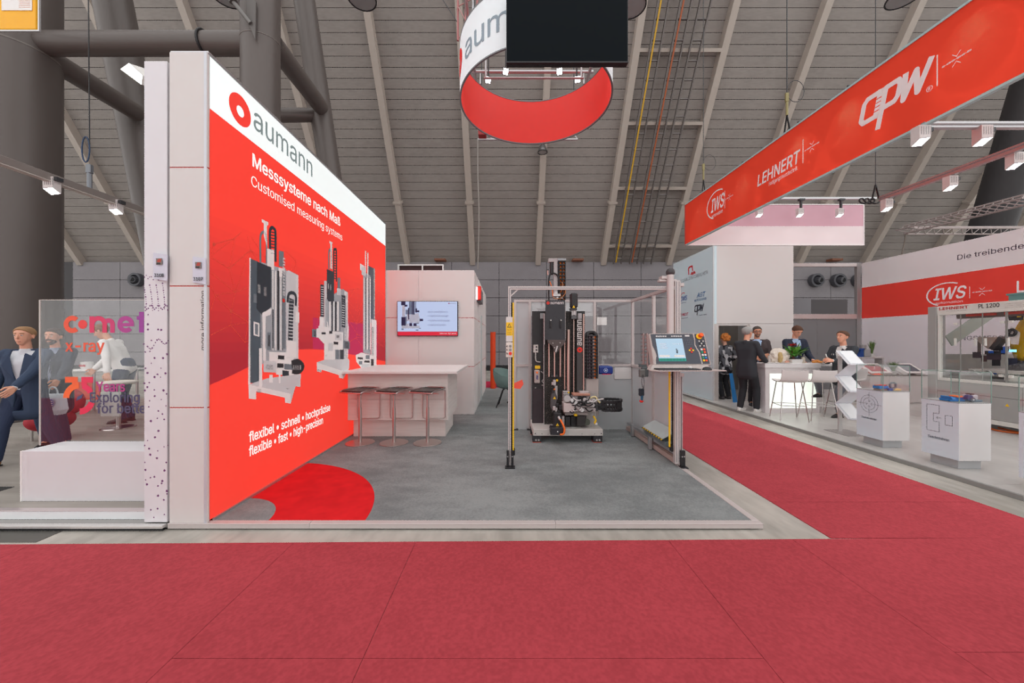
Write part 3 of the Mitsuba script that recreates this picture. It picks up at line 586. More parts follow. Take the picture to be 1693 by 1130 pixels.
part(k, 'bezel', bx(hx0, hx1, 3.488, 3.5, qz(107, 3.5), qz(104.2, 3.5), 0.002), M((30, 30, 34), 0.4))
part(k, 'bracket', [bar([hx0 + 0.2, 3.56, 4.75], [hx0 + 0.2, 4.1, 5.3], 0.04), bar([hx1 - 0.2, 3.56, 4.75], [hx1 - 0.2, 4.1, 5.3], 0.04)], DARK)
k = thing('ring_truss', 'aluminium truss carrying the spotlights inside the white ring', 'truss')
tz = 5.3
for y in (3.95, 5.05):
    part(k, 'chord', cyl([RC[0] - 0.85, y, tz], [RC[0] + 0.85, y, tz], 0.022, 10), ALU, 40)
for x in (-0.8, 0.8):
    part(k, 'chord', cyl([RC[0] + x, 3.7, tz], [RC[0] + x, 5.3, tz], 0.022, 10), ALU, 40)
part(k, 'cross_rod', cyl(q(800, 131, 4.55), q(965, 131, 4.55), 0.014, 10), ALU, 40)
for px in (803, 961): part(k, 'hanger', cyl(q(px, 131, 4.55), [q(px, 131, 4.55)[0], 4.55, tz], 0.012, 8), ALU, 40)
for sx in (-0.8, 0.8):
    for y in (3.95, 5.05): part(k, 'rope', cyl([RC[0] + sx, y, tz], [RC[0] + sx, y, 10.5], 0.01, 6), DARK)
for sx in (-0.8, 0.8):
    for y in (3.95, 5.05): part(k, 'ring_hanger', cyl([RC[0] + sx * 0.9, y, tz], [RC[0] + sx * 0.9, y, RZ1], 0.01, 6), ALU)
def lamp_head(k, c, aim, size, e, body=DARK):
    a, b, d = frame_of(aim)
    v = lambda s, t0, t1, f=1.0: hull([c + d * t + a * sx * s * (f if t == t0 else 1) + b * sy * s * (f if t == t0 else 1) for t in (t0, t1) for sx in (-1, 1) for sy in (-1, 1)])
    part(k, 'housing', v(size, -size * 1.6, -0.004, 0.6), body)
    o = [c + a * sx * size * 0.85 + b * sy * size * 0.85 for sx, sy in ((-1, -1), (1, -1), (1, 1), (-1, 1))]
    lens = trimesh.Trimesh(o, [[0, 1, 2], [0, 2, 3]], process=False)
    if lens.face_normals[0].dot(d) < 0: lens.invert()
    part(k, 'lens', lens, M((230, 230, 230), 0.5), emit=e)
for px, py, lab in ((807, 134, 'white glaring spotlight inside the ring, far left of four'), (836, 120, 'white glaring spotlight inside the ring, second from left'), (925, 120, 'white glaring spotlight inside the ring, third from left'), (955, 133, 'white glaring spotlight inside the ring, far right of four')):
    k = thing('ring_spotlight', lab, 'spotlight', 'spotlights inside the hanging ring')
    c = q(px, py, 4.62)
    lamp_head(k, c, [0.25 * np.sign(RC[0] - c[0]), -0.75, -0.6], 0.04, (34, 37, 38))
    part(k, 'yoke', bar(c + [0, 0.06, 0.03], [c[0], 4.68, tz], 0.016), DARK)
# far square truss behind the ring and red lattice mast at its left
k = thing('ceiling_truss', 'small grey ceiling truss showing below the red rim of the ring', 'truss')
ta, tb = q(790, 232, 9.5), q(955, 232, 9.5)
for dz, dy in ((0, 0), (0.24, 0), (0.12, 0.25)):
    part(k, 'chord', cyl(ta + [0, dy, dz], tb + [0, dy, dz], 0.02, 8), ALU, 40)
n = 14
part(k, 'bracing', [cyl(ta + (tb - ta) * (i / n) + [0, 0, 0.24 * (i % 2)], ta + (tb - ta) * ((i + 1) / n) + [0, 0, 0.24 * ((i + 1) % 2)], 0.011, 6) for i in range(n)] + [cyl(ta + (tb - ta) * (i / n) + [0, 0.25 * (i % 2), 0.24 - 0.12 * (i % 2)], ta + (tb - ta) * ((i + 1) / n) + [0, 0.25 * ((i + 1) % 2), 0.24 - 0.12 * ((i + 1) % 2)], 0.011, 6) for i in range(n)], ALU, stuff=True)
part(k, 'hoist', [cyl(q(797, 226, 9.4), q(797, 205, 9.4), 0.07), bx(*(lambda c: (c[0] - .1, c[0] + .1, c[1], c[1] + .2, c[2], c[2] + .12))(q(797, 224, 9.3)))], M((150, 40, 40), 0.5))
part(k, 'rope', [cyl(ta + [0.1, 0, 0.24], ta + [0.1, 0, 6], 0.012, 6), cyl(tb + [-0.1, 0, 0.24], tb + [-0.1, 0, 6], 0.012, 6)], DARK)
part(k, 'loose_cable', tube(smooth_path([ta + [0, 0, 0.0], ta + [0.0, 0.0, -0.9], ta + [0.03, 0.0, -2.0], ta + [0.0, 0.0, -3.4]]), 0.014, 6), M((150, 146, 140), 0.6), True)
k = thing('lattice_mast', 'red lattice truss mast seen behind the left side of the ring', 'truss')
ma = [q(757, 30, 6.9), q(789, 30, 6.9), q(770, 36, 6.6)]
for p in ma: part(k, 'chord', cyl(p + [0, 0, -0.45], p + [0, 0, 2.5], 0.02, 8), M((170, 110, 110), 0.4, 0.4), 40)
part(k, 'bracing', [cyl(ma[i % 3] + [0, 0, 0.2 * i - 0.4], ma[(i + 1) % 3] + [0, 0, 0.2 * i - 0.2], 0.01, 6) for i in range(14)], M((170, 120, 118), 0.4, 0.4), stuff=True)
solo('guy_wire', 'thin guy wire with a hook at the top left of the ring', 'wire', [cyl(q(728, -5, 7.2), q(757, 40, 6.9), 0.008, 6)], DARK)

# ================================================================ the fenced measuring machine
FF, FB = 4.36, 6.16                            # front and back planes of the fence
XL, XR = 0.04, 2.055
PANEL = M((190, 194, 196), 0.5)
def prof(p0, p1, w=0.04):                      # grooved aluminium profile
    p0, p1 = np.asarray(p0, float), np.asarray(p1, float)
    a, b, d = frame_of(p1 - p0); g = w * 0.12
    o = []
    for s in (-1, 1):
        o.append(bar(p0 + a * s * (w * 0.31), p1 + a * s * (w * 0.31), w * 0.38, w, up=b))
    o.append(bar(p0, p1, w * 0.3, w * 0.8, up=b))
    return cat(o)
zt = qz(478.5, FF)
k = thing('machine_fence', 'aluminium safety fence frame with clear and grey panels round the measuring machine', 'safety fence')
part(k, 'front_beam', bar([XL, FF, zt], [XR, FF, zt], 0.04), ALU_L)
part(k, 'front_beam_groove', bar([XL, FF - 0.021, zt], [XR, FF - 0.021, zt], 0.008, 0.006), GREY)
part(k, 'post', [bar([XL - 0.008, FF, PZ + 0.03], [XL - 0.008, FF, zt + 0.02], 0.034, 0.04, up=Y_)], ALU_L)
part(k, 'post_groove', bar([XL - 0.008, FF - 0.021, PZ + 0.05], [XL - 0.008, FF - 0.021, zt], 0.007, 0.004, up=Y_), GREY)
part(k, 'brace', bar([XL, FF, zt - 0.1], [XL + 0.1, FF, zt - 0.01], 0.015), ALU_L)
xr = qx(1119, FF)
part(k, 'post', [bar([xr, FF, PZ + 0.03], [xr, FF, qz(466, FF)], 0.066, 0.05, up=Y_)], ALU_L)
for dx in (-0.016, 0.016): part(k, 'post_groove', bar([xr + dx, FF - 0.026, PZ + 0.05], [xr + dx, FF - 0.026, qz(468, FF)], 0.006, 0.004, up=Y_), GREY)
for x in (XL - 0.03, XL + 0.025, xr + 0.035, xr + 0.06):
    part(k, 'foot', [bx(x - 0.014, x + 0.014, FF - 0.06, FF - 0.03, PZ + 0.012, PZ + 0.2, 0.003), bx(x - 0.03, x + 0.03, FF - 0.11, FF - 0.02, PZ, PZ + 0.012, 0.002)], BLACK)
    part(k, 'foot_bolt', cyl([x, FF - 0.064, PZ + 0.13], [x, FF - 0.058, PZ + 0.13], 0.008, 8), ALU)
# back side: rails, posts, panels
zb = [qz(715, FB), qz(606, FB), qz(499.5, FB)]
xb = [0.14, qx(876, FB), qx(983, FB), qx(1046, FB)]
for z in zb: part(k, 'rail', prof([xb[0], FB, z], [xb[3], FB, z]), ALU_L)
for x in xb: part(k, 'post', prof([x, FB, PZ], [x, FB, zb[2] + 0.02]), ALU_L)
for i, (a, b) in enumerate(zip(xb[:-1], xb[1:])):
    part(k, 'lower_panel', bx(a + 0.02, b - 0.02, FB + 0.004, FB + 0.01, zb[0] + 0.02, zb[1] - 0.02), PANEL)
    if i == 0: part(k, 'upper_panel', bx(a + 0.02, b - 0.02, FB + 0.004, FB + 0.01, zb[1] + 0.02, zb[2] - 0.02), PANEL)
    elif i == 1:
        part(k, 'upper_pane', pane([a + .02, FB, zb[1] + .02], [b - .02, FB, zb[1] + .02], [b - .02, FB, zb[2] - .02], [a + .02, FB, zb[2] - .02]), 'pane_glass')
        part(k, 'frosted_strip', bx(a + 0.02, b - 0.02, FB + 0.004, FB + 0.008, zb[2] - 0.26, zb[2] - 0.02), PANEL)
    else: part(k, 'upper_pane', pane([a + .02, FB, zb[1] + .02], [b - .02, FB, zb[1] + .02], [b - .02, FB, zb[2] - .02], [a + .02, FB, zb[2] - .02]), 'pane_glass')
for x in xb: part(k, 'rear_foot', bx(x - 0.05, x + 0.05, FB - 0.06, FB + 0.06, PZ, PZ + 0.015, 0.002), BLACK)
# right side
xs2 = 2.12; ym = 5.24
for z in zb: part(k, 'rail', prof([xs2, FB, z], [xs2, FF + 0.02, z]), ALU_L)
part(k, 'post', prof([xs2, ym, zb[0]], [xs2, ym, zb[2]]), ALU_L)
for a, b in ((FB - 0.02, ym + 0.02), (ym - 0.02, FF + 0.04)):
    part(k, 'lower_panel', bx(xs2 + 0.004, xs2 + 0.01, b, a, zb[0] + 0.02, zb[1] - 0.02), PANEL)
    part(k, 'upper_pane', pane([xs2, a, zb[1] + .02], [xs2, b, zb[1] + .02], [xs2, b, zb[2] - .02], [xs2, a, zb[2] - .02]), 'pane_glass')
# light curtains: black housings with yellow caps
for x, xy, lab in ((qx(846, FF + .02), qx(848.8, FF), 'left'), (qx(1112.5, FF + .05), qx(1108.5, FF), 'right')):
    z0, z1 = (qz(748, FF), qz(502, FF)) if lab == 'left' else (qz(742, FF), qz(480, FF))
    part(k, 'light_curtain', bx(x - 0.013, x + 0.013, FF + 0.03, FF + 0.06, z0, z1, 0.002), BLACK)
    part(k, 'light_curtain_edge', bx(xy - 0.011, xy + 0.007, FF + 0.015, FF + 0.03, z0, z1, 0.001), YELLOW)
    part(k, 'light_curtain_bracket', bx(x - 0.03, x + 0.04, FF + 0.02, FF + 0.08, z0 - 0.06, z0 + 0.02, 0.004), BLACK)
# hazard-edged flap at the foot of the right side
fl = np.array([[1.93, 5.15, 0.33], [1.93, 4.5, 0.33], [2.1, 4.5, 0.42], [2.1, 5.15, 0.42]])
part(k, 'flap', hull(np.vstack([fl, fl + [0, 0, 0.012]])), M((172, 184, 184), 0.4))
part(k, 'flap_edge', bar([1.925, 4.48, 0.322], [1.925, 5.16, 0.322], 0.014), BLACK)
for i in range(9): part(k, 'hazard_mark', bar([1.924, 4.5 + i * 0.074, 0.3225], [1.924, 4.53 + i * 0.074, 0.3225], 0.0155), YELLOW)
part(k, 'flap_drawer', bx(1.96, 2.09, 4.5, 5.2, 0.24, 0.3, 0.004), M((112, 124, 128), 0.4, 0.3))
part(k, 'floor_rail', prof([1.99, FB - 0.2, 0.2], [2.04, FF + 0.03, 0.2]), ALU)
part(k, 'floor_rail', prof([2.02, FB - 0.1, 0.1], [2.06, FF + 0.03, 0.1], 0.06), M((190, 168, 160), 0.4, 0.3))
for y in (5.7, 5.0): part(k, 'rail_clamp', bx(1.95, 1.99, y - 0.03, y + 0.03, 0.06, 0.24, 0.003), ALU)
part(k, 'wall_bracket', [bx(1.93, 2.1, 5.28, 5.32, qz(609, 5.3), qz(604, 5.3)), bx(1.96, 2.06, 5.27, 5.31, qz(625, 5.3), qz(609, 5.3), 0.01)], M((84, 92, 94), 0.5))
# things hanging on the fence
k = thing('warning_label', 'white plate with yellow warning triangle label on the front left fence post', 'label')
x0, x1 = qx(836.5, FF - .03), qx(847.5, FF - .03); Yl = FF - 0.035
put(k, bx(x0, x1, Yl, FF - 0.021, qz(567, Yl), qz(526, Yl), 0.003), WHITE2)
part(k, 'yellow_label', bx(x0 + 0.002, x1 - 0.002, Yl - 0.001, Yl, qz(557, Yl), qz(535, Yl)), YELLOW)
xm = (x0 + x1) / 2
part(k, 'yellow_label__warning_triangle', extrude(poly([(xm - 0.026, qz(543.5, Yl)), (xm + 0.026, qz(543.5, Yl)), (xm, qz(536.5, Yl))]).difference(poly([(xm - 0.017, qz(542.6, Yl)), (xm + 0.017, qz(542.6, Yl)), (xm, qz(538, Yl))])), 0.001, [0, Yl - 0.001, 0], X_, Z_, -Y_), BLACK)
part(k, 'yellow_label__bolt', bar([xm + 0.003, Yl - 0.0015, qz(539, Yl)], [xm - 0.003, Yl - 0.0015, qz(542, Yl)], 0.005, 0.001), BLACK)
[part(k, 'yellow_label__print_line', bx(x0 + 0.012, x1 - 0.012, Yl - 0.002, Yl - 0.001, qz(y + .5, Yl), qz(y, Yl)), M((120, 90, 20), 0.5)) for y in (545.5, 547.5, 551, 553, 555)]
k = thing('button_box', 'light push-button box with two dark buttons and a red one on the left fence post', 'control box')
put(k, bx(x0, x1, Yl, FF - 0.021, qz(593, Yl), qz(568, Yl), 0.004), M((214, 208, 200), 0.5))
for y, m in ((574.5, GREY), (580.5, GREY), (586.5, RED)):
    part(k, 'button', cyl([xm + 0.012, Yl, qz(y, Yl)], [xm + 0.012, Yl - (0.02 if m == RED else 0.008), qz(y, Yl)], 0.019 if m == RED else 0.016, 16), m, 30)
    part(k, 'legend', bx(x0 + 0.006, x0 + 0.02, Yl - 0.001, Yl, qz(y + 1.5, Yl), qz(y - 1.5, Yl)), M((90, 86, 82), 0.5))
solo('red_flag_plate', 'small translucent red plate hanging on the left fence panel', 'plate', extrude(poly([(0, 0), (0.085, -0.01), (0.13, 0.06), (0.11, 0.12), (0, 0.07)]), 0.004, [qx(850, 5.0), 5.0, qz(644, 5.0)], X_, Z_, -Y_), M((232, 86, 66), 0.4))
solo('code_sheet', 'white sheet of printed squares fixed to the lower back fence panel', 'sheet', bx(qx(1016, FB - .02), qx(1044, FB - .02), FB - 0.014, FB + 0.004, qz(628.5, FB), qz(609.5, FB)), WHITE)
solo('blank_sheet', 'blank white sheet taped to the upper back fence pane', 'sheet', bx(qx(987, FB + .02), qx(1003, FB + .02), FB + 0.012, FB + 0.016, qz(539.5, FB), qz(526.5, FB)), M((226, 226, 224), 0.5))
k = thing('blue_laser_box', 'blue box with a round white emblem beside the machine\'s cable chain', 'laser unit')
b0 = (qx(989, 5.72), qx(1013, 5.72))
put(k, bx(b0[0], b0[1], 5.7, 5.95, qz(621, 5.7), qz(608, 5.7), 0.018), M((16, 52, 132), 0.35))
part(k, 'emblem', extrude(ring_poly(((b0[0] + b0[1]) / 2, qz(614.3, 5.7)), 0.026, 0.032).union(sg.box((b0[0] + b0[1]) / 2 - .014, qz(615.3, 5.7), (b0[0] + b0[1]) / 2 + .014, qz(613.3, 5.7))), 0.002, [0, 5.7, 0], X_, Z_, -Y_), M((200, 214, 235), 0.5))
part(k, 'indicator', bx(b0[0] + 0.06, b0[1] - 0.04, 5.699, 5.71, qz(621.5, 5.7), qz(620.3, 5.7)), M((200, 30, 80), 0.5))
k = thing('enabling_pendant', 'hanging black and blue enabling switch with red knob on a cord inside the fence', 'hand switch')
c = q(1063.5, 613, 4.95)
part(k, 'cord', [tube(smooth_path([q(1062, 622, 4.95), q(1061, 634, 4.95), q(1063, 645, 4.95)]), 0.004, 6), tube(smooth_path([q(1063, 622, 4.95), q(1065, 634, 4.95), q(1064, 645, 4.95)]), 0.004, 6)], DARK, True)
part(k, 'holder', [bx(*(lambda a, b: (a[0], b[0], a[1], a[1] + .06, b[2], a[2]))(q(1058, 613, 4.95), q(1067, 626, 4.95)), 0.008)], M((120, 124, 122), 0.4, 0.4))
part(k, 'body', hull(np.vstack([bx(*(lambda a, b: (a[0], b[0], a[1], a[1] + .05, b[2], a[2]))(q(1057.5, 645, 4.95), q(1065.5, 657, 4.95)), 0.008).vertices])), M((34, 46, 56), 0.4))
part(k, 'grip', cyl(q(1061.5, 656, 4.97), q(1061, 664, 4.97), 0.02, 14, 0.014), M((40, 90, 120), 0.4), 40)
part(k, 'knob', lathe([(0, 0.0), (0.016, 0.0), (0.028, 0.012), (0.026, 0.024), (0.012, 0.03), (0, 0.03)], q(1060.5, 667.5, 4.97), 20), RED, True)

# ---- control console on its tube
k = thing('control_console', 'grey operator console with lit screen, keypad and coloured buttons on the right fence post', 'control panel')
top, bot = 4.24, 4.10
C = [q(1073, 553, top), q(1165, 552.5, top), q(1171, 605.5, bot), q(1079.5, 605.5, bot)]
C = np.array(C); ux = (C[1] - C[0]) / np.linalg.norm(C[1] - C[0]); uy = (C[3] - C[0]); hh = np.linalg.norm(uy); uy = uy / hh; uy -= ux * uy.dot(ux); uy /= np.linalg.norm(uy)
nn = np.cross(ux, -uy); nn = nn / np.linalg.norm(nn)          # towards the viewer
if nn[1] > 0: nn = -nn
Wc = np.linalg.norm(C[1] - C[0])
def cp(x, y, d=0.0): return C[0] + ux * (x * Wc) + uy * (y * hh) + nn * d
def cbox(x0, y0, x1, y1, d0, d1, b=0.0):
    m = bx(x0 * Wc, x1 * Wc, y0 * hh, y1 * hh, d0, d1, b)
    A = np.eye(4); A[:3, 0], A[:3, 1], A[:3, 2], A[:3, 3] = ux, uy, nn, C[0]; m.apply_transform(A)
    return m
def cpoly(p, d0, d1):
    p = poly([(x * Wc, y * hh) for x, y in p]) if not hasattr(p, 'area') else p
    return extrude(p, d1 - d0, C[0] + nn * d0, ux, uy, nn)
HOUS = M((176, 166, 162), 0.45)
put(k, cbox(0, 0, 1, 1, -0.11, -0.004, 0.008), HOUS)
wave = [(0.78, 0.03), (0.785, 0.25), (0.77, 0.38), (0.79, 0.5), (0.82, 0.62), (0.83, 0.97)]
left = [(0.025, 0.03), (0.03, 0.4), (0.06, 0.55), (0.075, 0.7), (0.05, 0.85), (0.045, 0.97)]
part(k, 'face_plate', cpoly(left + wave[::-1], -0.004, 0.0), M((64, 68, 78), 0.5))
part(k, 'button_plate', cpoly([(0.815, 0.03), (0.81, 0.2), (0.795, 0.36), (0.82, 0.5), (0.85, 0.62), (0.855, 0.97), (0.975, 0.97), (0.975, 0.03)], -0.004, 0.0), M((58, 62, 72), 0.5))
SX0, SX1, SY0, SY1 = 0.10, 0.575, 0.175, 0.80
part(k, 'screen', cbox(SX0, SY0, SX1, SY1, 0, 0.002), M((40, 50, 56), 0.3), emit=(0.38, 0.53, 0.66))
part(k, 'screen__status_bar', cbox(SX0, SY1, SX1, SY1 + 0.09, 0, 0.002), M((20, 110, 100), 0.3), emit=(0.01, 0.14, 0.12))
for r in ((0.15, 0.33, 0.27, 0.37), (0.15, 0.40, 0.27, 0.43), (0.15, 0.46, 0.29, 0.49), (0.38, 0.34, 0.55, 0.36)): part(k, 'screen__text_line', cbox(r[0], r[1], r[2], r[3], 0.002, 0.0025), M((190, 205, 220), 0.5))
part(k, 'screen__field', cbox(0.12, 0.70, 0.3, 0.76, 0.002, 0.0025), WHITE); part(k, 'screen__field', cbox(0.38, 0.70, 0.56, 0.76, 0.002, 0.0025), WHITE)
part(k, 'screen__picture', [cbox(0.43, 0.5, 0.445, 0.6, 0.002, 0.0025), cbox(0.425, 0.6, 0.455, 0.645, 0.002, 0.0025), cbox(0.45, 0.53, 0.46, 0.6, 0.002, 0.0025)], M((60, 70, 80), 0.5))
for i in range(8): part(k, 'screen__soft_key', cbox(SX0 + 0.02 + i * 0.056, SY1 + 0.01, SX0 + 0.06 + i * 0.056, SY1 + 0.075, 0.002, 0.004), M((16, 120, 104), 0.4))
for x0 in (0.11, 0.385): part(k, 'face_plate__label_strip', [cbox(x0 + i * 0.04, 0.085, x0 + i * 0.04 + 0.032, 0.12, 0, 0.0015) for i in range(5)], WHITE2)
part(k, 'face_plate__label_strip', cbox(0.635, 0.065, 0.715, 0.115, 0, 0.0015), WHITE2)
for i in range(4):
    for j in range(4): part(k, 'face_plate__key', cbox(0.625 + i * 0.028, 0.19 + j * 0.055, 0.648 + i * 0.028, 0.235 + j * 0.055, 0, 0.003), M((78, 82, 92), 0.5))
for x, y, m in ((0.695, 0.5, RED), (0.695, 0.61, RED), (0.665, 0.555, YELLOW), (0.727, 0.555, YELLOW)): part(k, 'face_plate__jog_key', cyl(cp(x, y), cp(x, y, 0.006), 0.011, 12), m, 30)
part(k, 'emergency_collar', cyl(cp(0.88, 0.12), cp(0.88, 0.12, 0.012), 0.034, 24), YELLOW, 30)
part(k, 'emergency_collar__button', cyl(cp(0.895, 0.11, 0.012), cp(0.9, 0.1, 0.045), 0.024, 20), M((235, 90, 24), 0.45), 30)
for i in range(3):
    for j in range(3): part(k, 'button_plate__switch', cbox(0.855 + i * 0.034, 0.25 + j * 0.075, 0.88 + i * 0.034, 0.29 + j * 0.075, 0, 0.006, 0.001), BLACK if (i + j) % 2 else M((200, 196, 192), 0.5))
bc = [(WHITE, M((240, 80, 30), 0.4)), (M((16, 140, 100), 0.4), M((240, 80, 30), 0.4)), (WHITE, WHITE), (M((16, 140, 100), 0.4), M((30, 110, 190), 0.4)), (YELLOW, M((240, 80, 30), 0.4))]
for j, (a, b) in enumerate(bc):
    part(k, 'button_plate__push_button', cbox(0.862, 0.50 + j * 0.086, 0.897, 0.56 + j * 0.086, 0, 0.007, 0.002), a); part(k, 'button_plate__push_button', cbox(0.908, 0.50 + j * 0.086, 0.943, 0.56 + j * 0.086, 0, 0.007, 0.002), b)
# shelf and lower lip
lip = [q(1079, 605.5, 4.1), q(1171, 605.5, 4.1), q(1173, 612, 4.06), q(1075, 614, 4.06)]
part(k, 'lip', hull([*lip, *[p + np.array([0, 0.1, 0]) for p in lip]]), HOUS)
zs = qz(613, 4.05)
part(k, 'shelf', hull([[x, y, z] for z in (zs - 0.008, zs) for x, y in ((qx(1072, 4.1), 4.12), (qx(1175, 4.1), 4.12), (qx(1197, 4.0), 3.98), (qx(1197, 3.95), 3.9), (qx(1086, 3.85), 3.85), (qx(1074, 3.95), 3.93))]), M((168, 156, 152), 0.4))
part(k, 'holder_frame', [tube(smooth_path([q(1070, 553, 4.3), q(1071, 580, 4.3), q(1071, 606, 4.3), q(1076, 612, 4.25)]), 0.012, 8), tube(smooth_path([q(1064, 553, 4.4), q(1064, 580, 4.4), q(1064, 605, 4.4)]), 0.012, 8), *[cyl(q(1060, y, 4.5), q(1070, y, 4.3), 0.006, 6) for y in range(556, 606, 6)]], M((160, 140, 138), 0.4, 0.4), True)
tx = qx(1109.5, FF - 0.06)
part(k, 'tube', cyl([tx, FF - 0.04, qz(600, FF)], [tx, FF - 0.04, qz(455, FF)], 0.04, 24), ALU_L, 40)
part(k, 'tube__cap', trimesh.creation.icosphere(3, 0.05).apply_translation([tx, FF - 0.04, qz(455, FF) + 0.012]), M((58, 56, 58), 0.4), True)
part(k, 'tube__clamp', [bx(tx - 0.12, tx + 0.09, FF - 0.02, FF + 0.05, qz(468, FF) + 0.01 * 0, qz(464, FF), 0.004), bx(tx - 0.1, tx - 0.02, FF - 0.04, FF + 0.05, qz(464, FF), qz(459, FF), 0.004)], ALU_L)
part(k, 'rear_arm', bar([tx, FF - 0.05, qz(590, FF)], [tx, 4.2, qz(590, 4.2)], 0.08), ALU_L)
# keyboard and mouse lie on the shelf
k = thing('keyboard', 'flat dark keyboard lying on the console shelf', 'keyboard')
put(k, hull([[x, y, z] for z in (zs, zs + 0.012) for x, y in ((qx(1081, 4.06), 4.06), (qx(1152, 4.06), 4.06), (qx(1158, 3.96), 3.95), (qx(1090, 3.94), 3.94))]), M((58, 54, 58), 0.5))
for j in range(4): part(k, 'key_row', [bx(qx(1084, 4.0) + j * 0.006 + i * 0.031, qx(1084, 4.0) + j * 0.006 + i * 0.031 + 0.026, 4.04 - j * 0.025 - 0.02, 4.04 - j * 0.025, zs + 0.012, zs + 0.017, 0.001) for i in range(14)], M((44, 42, 46), 0.5))
k = thing('computer_mouse', 'black computer mouse at the right end of the console shelf', 'mouse')
mm = trimesh.creation.icosphere(3, 1.0); mm.vertices = mm.vertices * [0.05, 0.034, 0.03]; mm.vertices[:, 2] = np.maximum(mm.vertices[:, 2], -0.006); mm.apply_translation([qx(1169, 3.97), 3.97, zs + 0.006])
put(k, mm, M((26, 28, 32), 0.3), True); part(k, 'wheel', cyl([qx(1169, 3.97) + 0.02, 3.944, zs + 0.028], [qx(1169, 3.97) + 0.03, 3.944, zs + 0.028], 0.008, 10), GREY)
solo('white_note', 'tiny white clip on the console lip', 'clip', bx(qx(1139, 4.03), qx(1144, 4.03), 4.02, 4.05, qz(612, 4.05), qz(608, 4.05), 0.004), WHITE)

# ---- the measuring machine
k = thing('measuring_machine', 'tall black column measuring machine with steel guide rods on a light base plate', 'machine')
def rect(px0, px1, py0, py1, Y, d, b=0.003): return bx(qx(px0, Y), qx(px1, Y), Y, Y + d, qz(py1, Y), qz(py0, Y), b)
BK = M((34, 33, 36), 0.45); PLATE = M((40, 40, 46), 0.4); ROD = M((206, 176, 166), 0.3, 0.6); SIL = M((186, 182, 182), 0.35, 0.55); CAST = M((170, 166, 166), 0.5)
GRAN = MP('granite', lambda p, n, uv: mikit.mix(lin((38, 36, 35)), lin((118, 110, 104)), mikit.smoothstep(0.58, 0.8, mikit.noise(p.x * 160, p.z * 160, p.y * 160))), 0.5)
part(k, 'base_plate', bx(qx(881.5, 5.33), qx(997, 5.33), 5.33, 6.0, qz(723, 5.33), qz(712, 5.33), 0.006), M((186, 182, 178), 0.5))
for px in (888, 989): 
    for y in (5.35, 5.8):
        c = [qx(px, 5.33), y, 0]
        part(k, 'foot', bx(c[0] - 0.065, c[0] + 0.065, y, y + 0.15, PZ + 0.012, qz(723, 5.33), 0.004), M((40, 40, 44), 0.5)); part(k, 'foot_pad', bx(c[0] - 0.06, c[0] + 0.06, y + 0.01, y + 0.14, PZ, PZ + 0.012), M((190, 60, 40), 0.5))
        part(k, 'foot_bolt', [cyl([c[0] + dx, y - 0.004, 0.09], [c[0] + dx, y + 0.004, 0.09], 0.014, 10) for dx in (-0.015, 0.025)], SIL)
for px in (885, 896, 906, 962, 983, 994): part(k, 'base_plate__screw', cyl([qx(px, 5.33), 5.327, qz(719 if px in (885, 994) else 720, 5.33)], [qx(px, 5.33), 5.335, qz(719, 5.33)], 0.008 if px in (885, 994) else 0.005, 8), DARK)
part(k, 'back_plate', rect(880, 967, 516.5, 708, 5.74, 0.05, 0.004), BK)
part(k, 'back_plate__lower_cover', rect(881, 899.5, 645, 708, 5.735, 0.02), M((48, 38, 44), 0.45))
part(k, 'granite_column', rect(900, 952, 518, 707, 5.66, 0.09, 0.004), GRAN)
part(k, 'rail_beam', rect(953.5, 963.5, 521, 706, 5.6, 0.12), M((66, 64, 64), 0.5))
part(k, 'rail_edge', rect(898.6, 900, 520, 706, 5.65, 0.03), SIL)
for px0, px1, y0, y1 in ((906.4, 909, 570, 625), (915.5, 918, 580, 625), (925, 927.6, 570, 625), (932.5, 934.6, 560, 646), (937.2, 942, 547, 648), (947.6, 949.4, 529, 654), (963.6, 966.2, 521, 648)):
    r = (px1 - px0) / 2 / 600 * 5.58; x = qx((px0 + px1) / 2, 5.58)
    part(k, 'guide_rod', cyl([x, 5.58, qz(y1, 5.58)], [x, 5.58, qz(y0, 5.58)], r, 14), ROD, 40)
for px in (918, 944, 951): part(k, 'dark_slot', rect(px + 2, px + 4.2, 572 if px == 918 else 540, 648, 5.645, 0.02), BLACK)
# front carriage
part(k, 'carriage_plate', extrude(poly([(qx(x, 5.45), qz(y, 5.45)) for x, y in ((902, 498), (934, 498), (934.3, 564), (902, 564))]), 0.03, [0, 5.48, 0], X_, Z_, -Y_), PLATE)
part(k, 'carriage_box', rect(903, 933.5, 499, 562, 5.48, 0.12), BK)
part(k, 'carriage_plate__edge', rect(934.2, 935.2, 500, 566, 5.47, 0.06), SIL); part(k, 'carriage_plate__edge', rect(899.5, 901, 520, 572, 5.5, 0.04), SIL)
part(k, 'carriage_plate__wedge', extrude(poly([(qx(x, 5.44), qz(y, 5.44)) for x, y in ((905, 564), (935, 564), (934, 569), (919, 587), (916.5, 583), (913.5, 574), (906, 569))]), 0.02, [0, 5.47, 0], X_, Z_, -Y_), M((78, 68, 66), 0.45))
part(k, 'carriage_plate__finger', bar(q(921.5, 574, 5.44), q(918.5, 584, 5.44), 0.03, 0.02), SIL)
for px, py in ((914, 569.5), (926, 569), (917, 577)): part(k, 'carriage_plate__screw', cyl(q(px, py, 5.45), q(px, py, 5.44), 0.008, 8), SIL)
